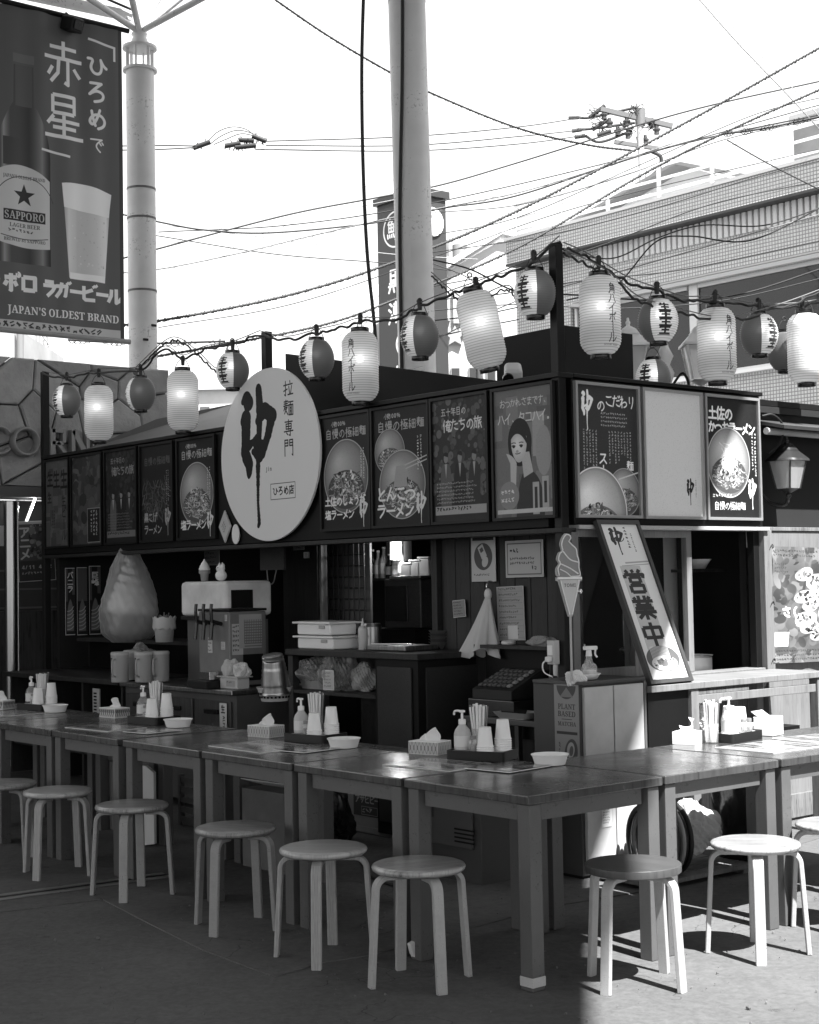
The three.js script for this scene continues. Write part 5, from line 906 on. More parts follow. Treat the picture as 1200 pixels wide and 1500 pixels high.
{ // stock pot and hanging bowl in the opening
  const p = thing('stock_pot', 'wide dark steel pot inside the open window', 'pot', [7.08, 0.891, -5.98]); part('pot', lathe([[0, 0], [0.15, 0], [0.155, 0.005], [0.155, 0.11], [0.162, 0.115], [0.15, 0.112], [0.148, 0.01], [0, 0.01]], 32), mat(0.25, 0.35, { metal: 0.8 }), p); part('handle', [box(0.04, 0.012, 0.05, 0.17, 0.09, 0), box(0.04, 0.012, 0.05, -0.17, 0.09, 0)], M.darkPlastic, p);
  const b = thing('steel_ladle', 'steel ladle hanging inside the window', 'ladle', [6.55, 1.2, -5.98]); part('handle', tube([[0.12, 0.12, 0], [0.02, 0.1, 0], [0, 0.06, 0], [0, -0.12, 0]], 0.008, 20, 6), mat(0.5, 0.4, { metal: 0.5 }), b); part('bowl', ball(0.03, 0, -0.14, 0, 1, 0.6, 1), M.steel, b);
  const u = thing('white_bowl', 'white bowl on a small shelf deep in the window', 'bowl', [7.55, 1.52, -6.25]); part('bowl', lathe([[0, 0], [0.04, 0], [0.08, 0.06], [0.083, 0.06], [0.078, 0.055], [0.04, 0.006], [0, 0.006]], 24), M.cup, u); part('shelf', box(0.3, 0.02, 0.2, 0, -0.011, 0), M.darkWood, u);
}
{ // wooden wall to the right: panels below, planks and a small roof above
  const t = thing('wooden_wall', 'weathered wooden wall right of the stall with planks under a small roof', 'wall', [7.43, 0, SZ]);
  for (let i = 0; i < 3; i++) wpart('panel', span(7.5 + i * 0.92, 8.415 + i * 0.92, 0.0, 1.735, SZ - 0.03, SZ - 0.06, 0.002), M.plyWood, t);
  wpart('corner_post', rbox(0.075, 1.74, 0.06, 7.455, 0.87, SZ - 0.03, 0.003), M.plyWood, t);
  for (let i = 0; i < 16; i++) wpart('plank', span(7.44 + i * 0.13, 7.56 + i * 0.13, 1.735, 2.36, SZ - 0.16 - (i % 3) * 0.006, SZ - 0.19, 0.003), i % 4 === 1 ? M.plyWood : M.greyWood, t);
  wpart('ledge', span(7.43, 10.2, 1.737, 1.76, SZ - 0.02, SZ - 0.15, 0.003), M.greyWood, t);
  const rf = box(3.0, 0.02, 0.5, 0, 0, 0); rf.rotateX(0.22); wpart('roof_sheet', rf.translate(8.95, 2.40, SZ - 0.1), mat(0.06, 0.5, { map: T.worn, s: 2 }), t);
  wpart('gutter', rod([7.44, 2.33, SZ + 0.02], [10.3, 2.33, SZ + 0.02], 0.022), mat(0.42, 0.5), t);
  wpart('base_board', span(7.5, 10.2, 0.02, 0.16, SZ + 0.0, SZ - 0.028, 0.003), M.greyWood, t);
  const pm = thing('wall_poster', 'sunlit food poster tied to the wooden wall by its corners', 'poster', [0, 0, 0]);
  const [w, h] = boardAt(pm, [7.491, 1.645, -5.655], [8.088, 1.632, -5.655], [7.472, 0.947, -5.655]);
  const g = new THREE.PlaneGeometry(w, h, 24, 32), q = g.attributes.position; for (let i = 0; i < q.count; i++) q.setZ(i, 0.012 + 0.006 * Math.sin(q.getX(i) * 22 + q.getY(i) * 9) + 0.004 * Math.sin(q.getY(i) * 31)); g.computeVertexNormals();
  part('sheet', g.translate(0, h / 2, 0), print(canvas(384, 640, 0.4, (c, W, H) => {
    for (let i = 0; i < 300; i++) { c.fillStyle = tone(rr(0.24, 0.5)); c.beginPath(); c.ellipse(rr(0, W), rr(0, H), rr(8, 50), rr(5, 30), rr(0, 3), 0, 7); c.fill(); }
    for (let i = 0; i < 9; i++) { const x = rr(120, W - 20), y = 150 + i * 42, r = rr(50, 84); c.fillStyle = tone(0.76); c.beginPath(); c.ellipse(x, y, r, r * 0.6, -0.3, 0, 7); c.fill(); for (let k = 0; k < 26; k++) { c.fillStyle = tone(rr(0.12, 0.9)); c.beginPath(); c.ellipse(x + rr(-0.7, 0.7) * r, y + rr(-0.4, 0.4) * r, rr(4, 15), rr(3, 10), rr(0, 3), 0, 7); c.fill(); } }
    small(c, 10, 16, W - 20, 50, 0.2, { size: 15 }); small(c, 14, 90, 120, 70, 0.25, { size: 13 }); small(c, 10, H - 74, W - 20, 66, 0.2, { size: 14 }); c.fillStyle = tone(0.9); c.fillRect(16, H - 170, 80, 80); words(c, 'さくら', 60, 330, 62, 12, { ink: 0.95, gap: 0.9 });
  }), 0.35, { side: THREE.DoubleSide }), pm);
  for (const [x, y] of [[-w / 2 + 0.02, h - 0.01], [w / 2 - 0.02, h - 0.01], [-w / 2 + 0.02, 0.01], [-w / 2 + 0.02, h * 0.5]]) part('tie', tube([[x, y, 0.012], [x - 0.02, y + 0.02, 0.02], [x - 0.05, y - 0.03, 0.01]], 0.003, 10, 5), M.cable, pm);
}
function lampHead(t, s, glassM, metalM) { // four sided lantern, base at the group's origin
  const pyr = (r0, r1, h, y) => new THREE.CylinderGeometry(r1 * s, r0 * s, h * s, 4, 1).rotateY(PI / 4).translate(0, y * s, 0);
  part('lamp_base', [pyr(0.02, 0.075, 0.03, 0.015), ball(0.02 * s, 0, -0.02 * s, 0), cyl(0.006 * s, 0.006 * s, 0.05 * s, 0, -0.04 * s, 0, 8)], metalM, t);
  part('lamp_glass', new THREE.CylinderGeometry(0.125 * s, 0.08 * s, 0.19 * s, 4, 1, true).rotateY(PI / 4).translate(0, 0.127 * s, 0), glassM, t);
  for (let k = 0; k < 4; k++) { const a = PI / 4 + k * PI / 2; part('lamp_bar', rod([Math.cos(a) * 0.082 * s, 0.03 * s, Math.sin(a) * 0.082 * s], [Math.cos(a) * 0.127 * s, 0.222 * s, Math.sin(a) * 0.127 * s], 0.006 * s, 6), metalM, t); }
  part('lamp_roof', [pyr(0.155, 0.15, 0.015, 0.23), pyr(0.15, 0.075, 0.06, 0.267), pyr(0.08, 0.055, 0.03, 0.312), pyr(0.055, 0.02, 0.02, 0.336)], metalM, t);
  part('lamp_finial', [cyl(0.012 * s, 0.006 * s, 0.05 * s, 0, 0.37 * s, 0, 8), ball(0.014 * s, 0, 0.365 * s, 0)], metalM, t);
}
const lampGlass = new THREE.MeshPhysicalMaterial({ color: 0xf0f0f0, roughness: 0.5, transmission: 0.6, thickness: 0, side: THREE.DoubleSide });
{
  const m = mat(0.05, 0.35, { metal: 0.3, map: T.worn, s: 4 }), p = [7.612, 1.963, -5.6], t = thing('wall_lantern', 'black four sided wall lantern with scrolled arm on the wooden wall', 'lantern', [p[0], p[1], p[2]]);
  lampHead(t, 0.86, lampGlass, m);
  const wz = SZ - 0.16 - p[2]; part('arm', tube([[0, -0.02, 0], [0, -0.07, -0.03], [-0.02, -0.05, wz * 0.6], [-0.05, 0.02, wz + 0.02]], 0.011, 24, 8), m, t); part('wall_plate', rbox(0.09, 0.2, 0.03, -0.06, 0.0, wz + 0.01, 0.01), m, t);
  const c = thing('cable_loop', 'black looped cable at the fascia end above the wall lantern', 'cable', [7.43, 2.4, SZ]); part('cable', tube([[0, 0.02, 0], [0.08, 0.03, 0.02], [0.16, -0.03, 0.03], [0.14, -0.14, 0.02], [0.05, -0.2, 0]], 0.007, 30, 6), M.cable, c);
}
{ // twin street lanterns behind the fascia
  const p = [8.132, 2.441, -6.983], t = thing('street_lamp', 'ornate street lamp post with two pale four sided lanterns', 'street lamp', [p[0], 0, p[2]], -0.6931);
  const m = mat(0.2, 0.4, { metal: 0.3 }), w = mat(0.75, 0.5), top = [8.123, 3.103, -6.952][1];
  part('post', lathe([[0.09, 0], [0.09, 0.3], [0.05, 0.4], [0.042, top - 0.4], [0.06, top - 0.36], [0.04, top - 0.3], [0.065, top - 0.22], [0.035, top - 0.16], [0.06, top - 0.1], [0.03, top - 0.04], [0.02, top], [0, top + 0.01]], 20), w, t);
  for (const s of [-1, 1]) {
    const h = new THREE.Group(); h.name = 'lamp_head'; h.position.set(s * 0.25, [7.938, 2.795, -7.124][1], 0); t.add(h);
    lampHead(h, 1.22, lampGlass, w);
    part('arm', tube([[0, top - 0.5, 0], [s * 0.12, top - 0.56, 0], [s * 0.25, top - 0.5, 0], [s * 0.25, [7.938, 2.776, -7.125][1], 0]], 0.014, 20, 8), m, t);
    part('scroll', tube([[s * 0.05, top - 0.3, 0], [s * 0.12, top - 0.22, 0], [s * 0.16, top - 0.3, 0], [s * 0.12, top - 0.36, 0], [s * 0.1, top - 0.32, 0]], 0.01, 24, 6), M.blackSteel, t);
  }
}
{ // white floodlight on the stall roof
  const p = [6.031, 2.649, -6.308], t = thing('floodlight', 'white weatherproof lamp housing on the stall roof', 'floodlight', [p[0], 2.57, p[2]], -0.9);
  const y = p[1] - 2.57; part('bracket', rod([0, 0, 0], [0, y, 0], 0.012), M.blackSteel, t);
  part('housing', at(new RoundedBoxGeometry(0.1, 0.1, 0.14, 2, 0.025), 0, y, 0, 0.2, 0.5), mat(0.6, 0.4), t); part('lens', at(new THREE.CylinderGeometry(0.032, 0.032, 0.02, 20).rotateX(PI / 2), -0.02, y - 0.035, 0.072, 0.2, 0.5), M.blackGloss, t);
}
// ---------- under the tables ----------
{
  const p = [5.527, 0, -6.954], c = thing('beer_crate', 'dark plastic beer crate with a lettered front panel', 'crate', [[5.527, 0, -6.954][0] + 0.2, 0, [5.486, 0, -6.997][2] - 0.1], 0);
  const w = 0.34, h = 0.33, d = 0.44;
  part('shell', [box(0.012, h, d, -w / 2, h / 2, 0), box(0.012, h, d, w / 2, h / 2, 0), box(w, h, 0.012, 0, h / 2, -d / 2), box(w, h, 0.012, 0, h / 2, d / 2), box(w, 0.012, d, 0, 0.006, 0), box(0.03, 0.03, d + 0.02, -w / 2 - 0.004, 0.03, 0), box(w + 0.03, 0.03, 0.03, 0, 0.03, d / 2 + 0.004)], mat(0.2, 0.45), c);
  part('panel', new THREE.PlaneGeometry(0.3, 0.13).rotateY(-PI / 2).translate(-w / 2 - 0.0085, 0.17, 0), print(canvas(256, 112, 0.16, (k) => { words(k, 'アサヒビール', 12, 8, 40, 6, { ink: 0.62, gap: 0.98 }); k.strokeStyle = tone(0.55); k.lineWidth = 3; k.strokeRect(64, 64, 128, 40); small(k, 70, 68, 116, 34, 0.6, { size: 26 }); })), c);
  for (let i = 0; i < 3; i++) { part('bottle', lathe([[0, 0.02], [0.035, 0.02], [0.036, 0.2], [0.015, 0.26], [0.014, 0.31], [0, 0.31]], 16).translate(-0.1 + i * 0.02, 0, -0.14 + i * 0.13), M.blackGloss, c); part('bottle_cap', cyl(0.016, 0.015, 0.01, -0.1 + i * 0.02, 0.318, -0.14 + i * 0.13, 12), M.chrome, c); }
  const b = thing('storage_box', 'grey carton with an open pale flap under the shaded tables', 'box', [[4.48, 0, -6.632][0] + 0.15, 0, [4.48, 0, -6.632][2]], 0.05); part('carton', rbox(0.3, 0.41, 0.36, 0, 0.205, 0, 0.003), mat(0.2, 0.8, { map: T.mottle, s: 2 }), b); part('flap', at(box(0.16, 0.004, 0.36), -0.08, 0.435, 0, 0, 0, -0.3), mat(0.85, 0.8), b);
  const w2 = thing('folded_screen', 'tall white folded screen leaning under the shaded tables', 'panel', [[4.399, 0, -7.728][0], 0, [4.399, 0, -7.728][2]], 0.15); part('panel', prism([[-0.09, 0], [0.09, 0.02], [0.09, 0.42], [0.04, 0.46], [-0.09, 0.46]], 0.03, 0.002).rotateY(-PI / 2 + 0.5), mat(0.85, 0.6), w2);
  const g = thing('grey_bin', 'grey lidded bin under the shaded tables', 'bin', [[4.534, -0, -8.443][0] + 0.15, 0, [4.534, -0, -8.443][2]]); part('body', rbox(0.26, 0.42, 0.34, 0, 0.21, 0, 0.015), mat(0.2, 0.5), g); part('lid', rbox(0.28, 0.03, 0.36, 0, 0.436, 0, 0.01), mat(0.13, 0.5), g);
  const bk = thing('low_cabinet', 'low dark cabinet with a slotted front behind the corner table', 'cabinet', [5.15, 0, -5.55]); part('body', rbox(0.5, 0.5, 0.55, 0.1, 0.25, -0.25, 0.006), mat(0.06, 0.5), bk); part('panel', rbox(0.012, 0.26, 0.45, -0.157, 0.3, -0.25, 0.004), mat(0.09, 0.45), bk); for (let i = 0; i < 4; i++) part('slot', box(0.006, 0.008, 0.14, -0.165, 0.2 + i * 0.02, -0.08), M.black, bk); part('label', box(0.004, 0.06, 0.1, -0.166, 0.33, -0.36), mat(0.05, 0.4), bk);
  const r = thing('hose_reel', 'coiled black hose with pale bands under the sunlit table', 'hose', [5.72, 0, -5.02]); for (let i = 0; i < 7; i++) { const o = part('coil', new THREE.TorusGeometry(0.17 - (i % 2) * 0.012, 0.013, 8, 40), i % 3 === 1 ? mat(0.3, 0.5) : M.cable, r); o.position.set(-0.09 + i * 0.028, 0.2, 0); o.rotation.y = PI / 2 - 0.25; }
  sack('tarp_bundle', 'folded pale tarpaulin bundle beside the hose', 'bundle', [5.98, 0.13, -5.05], 0.16, 0.12, 0.14, mat(0.5, 0.8), 0.3, 8); 
  const pl = thing('low_platform', 'low pale wooden platform under the hose and bundle', 'platform', [5.85, 0, -5.04]); for (let i = 0; i < 4; i++) part('slat', box(0.75, 0.02, 0.085, 0, 0.03, -0.14 + i * 0.095), M.paleWood, pl); part('bearer', [box(0.05, 0.018, 0.4, -0.3, 0.01, 0), box(0.05, 0.018, 0.4, 0.3, 0.01, 0)], M.plyWood, pl);
  const bu = thing('black_bucket', 'glossy black plastic bucket with a thick rim', 'bucket', [6.35, 0, -5.0]); part('bucket', lathe([[0, 0], [0.13, 0], [0.175, 0.4], [0.186, 0.402], [0.186, 0.425], [0.17, 0.425], [0.125, 0.01], [0, 0.01]], 36), mat(0.012, 0.2), bu);
  sack('crumpled_wrap', 'crumpled white plastic wrap under the side table', 'bag', [6.45, 0.62, -5.42], 0.13, 0.12, 0.09, mat(0.75, 0.4), 0.4, 13); single('wrap_shelf', 'dark low shelf inside the side table', 'shelf', span(6.32, 7.3, 0.595, 0.615, -5.34, -5.62), M.blackSteel);
  const bx = thing('napkin_box', 'open white paper box behind the sunlit tray', 'box', [6.08, 0.701, -4.63], 0.2); part('box', rbox(0.12, 0.09, 0.1, 0, 0.045, 0, 0.003), M.white, bx); part('flap', at(box(0.12, 0.003, 0.05), 0, 0.1, -0.04, 0, 0.6), mat(0.4, 0.7), bx);
}
// ---------- paper lanterns on their strings ----------
const hoops = (c, n) => { c.strokeStyle = 'rgba(60,60,60,0.34)'; c.lineWidth = 512 / n * 0.22; for (let i = 0; i <= n; i++) { c.beginPath(); c.moveTo(0, i * 512 / n); c.lineTo(1024, i * 512 / n); c.stroke(); } };
const tallTex = canvas(1024, 512, 0.9, (c) => { hoops(c, 29); for (const x of [180, 692]) { words(c, '角ハイボール', x, 62, 74, 7.5, { ink: 0.2, down: true, gap: 0.86 }); c.fillStyle = tone(0.45); c.font = 'bold 17px serif'; c.fillText('SUNTORY WHISKY', x - 40, 470, 150); } });
const roundTex = canvas(1024, 512, 0.87, (c) => { c.fillStyle = tone(0.30); c.fillRect(0, 0, 512, 512); hoops(c, 19); for (const x of [570, 826]) { words(c, '生生生生', x, 60, 112, 20, { ink: 0.06, down: true, gap: 0.82, sx: 1.25, cap: 'butt' }); c.fillStyle = tone(0.4); c.fillRect(x - 6, 448, 150, 8); } });
const shell = (t) => new THREE.MeshPhysicalMaterial({ map: t, roughness: 0.93, transmission: 0.5, thickness: 0, side: THREE.DoubleSide, clearcoat: 0.25, clearcoatRoughness: 0.35 });
const tallM = shell(tallTex), roundM = shell(roundTex), ringM = M.blackGloss;
const bulbM = new THREE.MeshStandardMaterial({ color: 0xffffff, emissive: 0xffffff, emissiveIntensity: 2.5, roughness: 0.4 });
function ribbed(prof, ribs) { // fine horizontal ribs on a smooth profile
  const pts = [], n = ribs * 2; for (let i = 0; i <= n; i++) { const u = i / n, [r, y] = prof(u); pts.push([r + (i % 2 ? 0 : -0.0042), y]); } return lathe(pts, 36);
}
const tallGeo = ribbed((u) => [0.112 * Math.min(1, 0.5 + 0.5 * Math.pow(Math.sin(Math.min(u, 1 - u) * PI * 2.6 > PI / 2 ? PI / 2 : Math.min(u, 1 - u) * PI * 2.6), 0.55)), 0.025 + u * 0.42], 29);
const roundGeo = ribbed((u) => [0.052 + 0.061 * Math.pow(Math.sin(u * PI), 0.62), 0.018 + u * 0.235], 19);
function lantern(kind, p, turn, label, lean = [0, 0], flip = 0) {
  const tall = kind === 'tall', H = tall ? 0.47 : 0.272, t = thing(tall ? 'tall_lantern' : 'round_lantern', label, 'lantern', [p[0], p[1] - H / 2, p[2]], 0, tall ? 'tall white lanterns on the string' : 'round two tone lanterns on the string');
  t.rotation.set(lean[0], turn, lean[1]);
  part('shade', tall ? tallGeo : roundGeo, tall ? tallM : roundM, t);
  const r = tall ? 0.056 : 0.05;
  part('bottom_ring', lathe([[r - 0.006, 0], [r, 0], [r, 0.022], [r - 0.006, 0.022], [r - 0.006, 0]], 24), ringM, t);
  part('top_ring', [lathe([[r - 0.006, H - 0.024], [r, H - 0.024], [r, H], [r - 0.006, H], [r - 0.006, H - 0.024]], 24), box(2 * r - 0.01, 0.004, 0.012, 0, H - 0.01, 0)], ringM, t);
  part('hanger', [tube([[-r + 0.004, H, 0], [-r * 0.5, H + 0.045, 0], [0, H + 0.06, 0], [r * 0.5, H + 0.045, 0], [r - 0.004, H, 0]], 0.0025, 20, 5), new THREE.TorusGeometry(0.012, 0.004, 6, 14).translate(0, H + 0.07, 0)], M.cable, t);
  part('socket', cyl(0.017, 0.02, 0.07, 0, H - 0.05, 0, 12), M.cable, t);
  const fx = Math.cos(turn) * -0.638 - Math.sin(turn) * 0.768, fz = Math.sin(turn) * -0.638 + Math.cos(turn) * 0.768, off = tall ? 0.062 : 0.06; // bulb hangs a little off the axis
  part('bulb', ball(0.024, fx * off, H * 0.58, fz * off), bulbM, t);
  const L = new THREE.PointLight(0xffffff, tall ? 0.005 : 0.007); L.name = 'lantern_light'; L.position.set(fx * off, H * 0.58, fz * off); L.castShadow = true; L.shadow.radius = 1.1; t.add(L);
  return t;
}
const face = -0.7;   // turn towards the seats
[
  ['round', [5.66, 2.961, -11.057], -0.821, 'round lantern nearest the far end post, dark side out'],
  ['tall', [5.66, 2.811, -10.531], -0.248, 'tall white lantern above the mottled and beer posters'],
  ['round', [5.66, 2.891, -9.892], -1.304, 'round lantern between two tall ones before the stone wall'],
  ['tall', [5.66, 2.78, -9.299], -0.301, 'tall white lantern before the tin roof sheet'],
  ['round', [5.66, 2.918, -8.654], -0.525, 'round lantern just left of the middle post above the oval sign'],
  ['round', [5.66, 2.878, -7.697], -0.894, 'round lantern above the right edge of the oval sign'],
  ['tall', [5.66, 2.777, -7.253], -2.511, 'tall white lantern before the black roof board with lettering turned sideways'],
  ['round', [5.66, 2.884, -6.692], -1.049, 'round lantern before the big white column'],
  ['tall', [5.66, 2.845, -6.101], -0.413, 'tilted tall white lantern above the woman poster', [0, 0.2]],
  ['round', [5.66, 2.984, -5.74], -0.688, 'round lantern hung highest beside the corner post'],
  ['tall', [6.005, 2.881, -5.6], -1.497, 'tall white lantern just right of the corner post'],
  ['round', [6.473, 2.896, -5.6], -4.38, 'round lantern before the twin street lamp, white side out'],
  ['tall', [6.977, 2.805, -5.6], -1.485, 'tall white lantern before the second street lamp head'],
  ['round', [7.373, 2.899, -5.6], -3.92, 'round lantern between two tall ones before the tiled building window'],
  ['tall', [7.827, 2.855, -5.6], -0.789, 'tall white lantern at the string end with its lettering turned away'],
  ['round', [7.294, 2.716, -6.362], -0.589, 'small round lantern low behind the fascia top edge'],
  ['round', [7.928, 2.872, -5.826], -3.552, 'round lantern half hidden behind the end tall lantern'],
].forEach(([k, p, turn, label, lean]) => lantern(k, p, turn, label, lean));
function string(name, label, pts, socks, r = 0.008) {
  const t = thing(name, label, 'cable', pts[0], 0, 'lantern strings'), o = pts[0], q = pts.map((p) => [p[0] - o[0], p[1] - o[1], p[2] - o[2]]);
  const fine = []; const cv = curve(q); for (let i = 0; i <= 60; i++) { const v = cv.getPoint(i / 60); fine.push([v.x + rr(-0.006, 0.006), v.y + rr(-0.011, 0.011), v.z + rr(-0.006, 0.006)]); }
  part('wire', tube(fine, r, 160, 6), M.cable, t);
  part('messenger', tube(q.map((v) => [v[0], v[1] + 0.025, v[2]]), 0.0035, 60, 5), M.cableGrey, t);
  for (const s of socks) part('bulb_socket', [cyl(0.012, 0.016, 0.05, s[0] - o[0], s[1] - o[1], s[2] - o[2], 8), ball(0.016, s[0] - o[0], s[1] - o[1] + 0.03, s[2] - o[2], 1, 1, 1, 8)], M.cable, t);
}
string('lantern_string', 'sagging black lantern cable from the far end post to the middle post', [[5.68, 3.229, -11.525], [5.66, 3.146, -11.054], [5.66, 3.128, -10.524], [5.66, 3.073, -9.888], [5.66, 3.177, -9.553], [5.66, 3.08, -9.292], [5.66, 3.106, -9.003], [5.66, 3.093, -8.65], [5.7, 3.131, -8.388]], [[5.66, 3.146, -11.054], [5.66, 3.112, -10.525], [5.66, 3.058, -9.888], [5.66, 3.056, -9.293], [5.66, 3.084, -8.65]]);
string('lantern_string', 'sagging black lantern cable from the middle post to the corner post', [[5.7, 3.131, -8.388], [5.66, 3.041, -8.019], [5.66, 3.041, -7.692], [5.66, 3.04, -7.437], [5.66, 3.05, -7.245], [5.66, 3.01, -6.938], [5.66, 3.054, -6.687], [5.66, 3.083, -6.417], [5.66, 3.1, -6.187], [5.66, 3.127, -5.94], [5.66, 3.158, -5.734], [5.7, 3.246, -5.589]], [[5.66, 3.049, -7.692], [5.66, 3.059, -7.245], [5.66, 3.062, -6.686], [5.66, 3.107, -6.204], [5.66, 3.174, -5.744]]);
string('lantern_string', 'black lantern cable running from the corner post past the street lamp', [[5.7, 3.204, -5.56], [5.863, 3.196, -5.6], [6.014, 3.155, -5.6], [6.234, 3.091, -5.6], [6.479, 3.057, -5.6], [6.716, 3.035, -5.6], [6.989, 3.064, -5.6], [7.381, 3.063, -5.6], [7.84, 3.118, -5.6], [8.423, 3.256, -5.6]], [[6.004, 3.161, -5.6], [6.468, 3.071, -5.6], [6.97, 3.07, -5.6], [7.381, 3.071, -5.6], [7.805, 3.123, -5.6]]);
string('drooping_cable', 'loose black cable drooping from the far lantern string', [[5.64, 3.07, -9.913], [5.64, 3.205, -9.519], [5.64, 3.203, -9.312], [5.64, 3.074, -9.06], [5.64, 2.924, -8.801], [5.64, 3.062, -8.67]], [], 0.006);
string('drooping_cable', 'loose cable looping beside the tilted lantern', [[5.62, 3.202, -6.532], [5.62, 3.079, -6.371], [5.62, 2.977, -6.203], [5.62, 3.002, -6.119], [5.62, 3.024, -5.901], [5.62, 2.913, -5.825]], [], 0.005);
string('drooping_cable', 'loose cable hanging between corner post and street lamp', [[5.64, 3.151, -5.503], [5.923, 3.123, -5.56], [6.081, 3.075, -5.56], [6.268, 2.983, -5.56], [6.549, 2.954, -5.56], [6.995, 2.939, -5.56], [7.512, 3.062, -5.56], [8.219, 3.292, -5.56]], [], 0.007);
// ---------- columns, banner ----------
const BZ = -12.85;
{ // far column with branching top
  const lo = [7.37, 3.525, -12.85], hi = [7.399, 6.481, -12.85], x = (lo[0] + hi[0]) / 2, top = hi[1], t = thing('branched_column', 'pale steel column with a flanged head and branching struts beside the banner', 'column', [x, 0, BZ]);
  part('shaft', cyl(0.137, 0.137, top - 0.02, 0, (top - 0.02) / 2, 0, 32), M.paintedSteel, t);
  for (const y of [top - 0.02, top + 0.2]) part('flange', cyl(0.165, 0.165, 0.025, 0, y, 0, 32), M.paintedSteel, t);
  for (let k = 0; k < 6; k++) { const a = k * PI / 3 + 0.3; part('fin', box(0.03, 0.2, 0.012, Math.cos(a) * 0.12, top + 0.09, Math.sin(a) * 0.12, -a), M.paintedSteel, t); }
  part('neck', lathe([[0.1, top + 0.2], [0.1, top + 0.22], [0.065, top + 0.31], [0.08, top + 0.33], [0.08, top + 0.345], [0.03, top + 0.37], [0, top + 0.37]], 24), M.paintedSteel, t);
  const b = [0, top + 0.36, 0];
  for (const e of [[6.57, 6.894, -12.446], [6.907, 6.886, -12.166], [7.576, 7.228, -12.762], [7.76, 7.223, -12.609], [7.528, 6.923, -11.779]]) part('strut', rod(b, [(e[0] - x) * 2, b[1] + (e[1] - b[1]) * 2, (e[2] - BZ) * 2], 0.03, 10), M.paintedSteel, t);
  for (const y of [[7.392, 5.296, -12.85][1], [7.388, 5.009, -12.85][1], [7.379, 4.305, -12.85][1]]) part('band', cyl(0.141, 0.141, 0.02, 0, y, 0, 32), mat(0.12, 0.5), t);
  for (const [dx, y] of [[0.04, [7.45, 3.961, -12.85][1]], [-0.05, [7.314, 3.817, -12.85][1]]]) part('bolt', box(0.05, 0.02, 0.02, dx, y, 0.14), M.blackSteel, t);
}
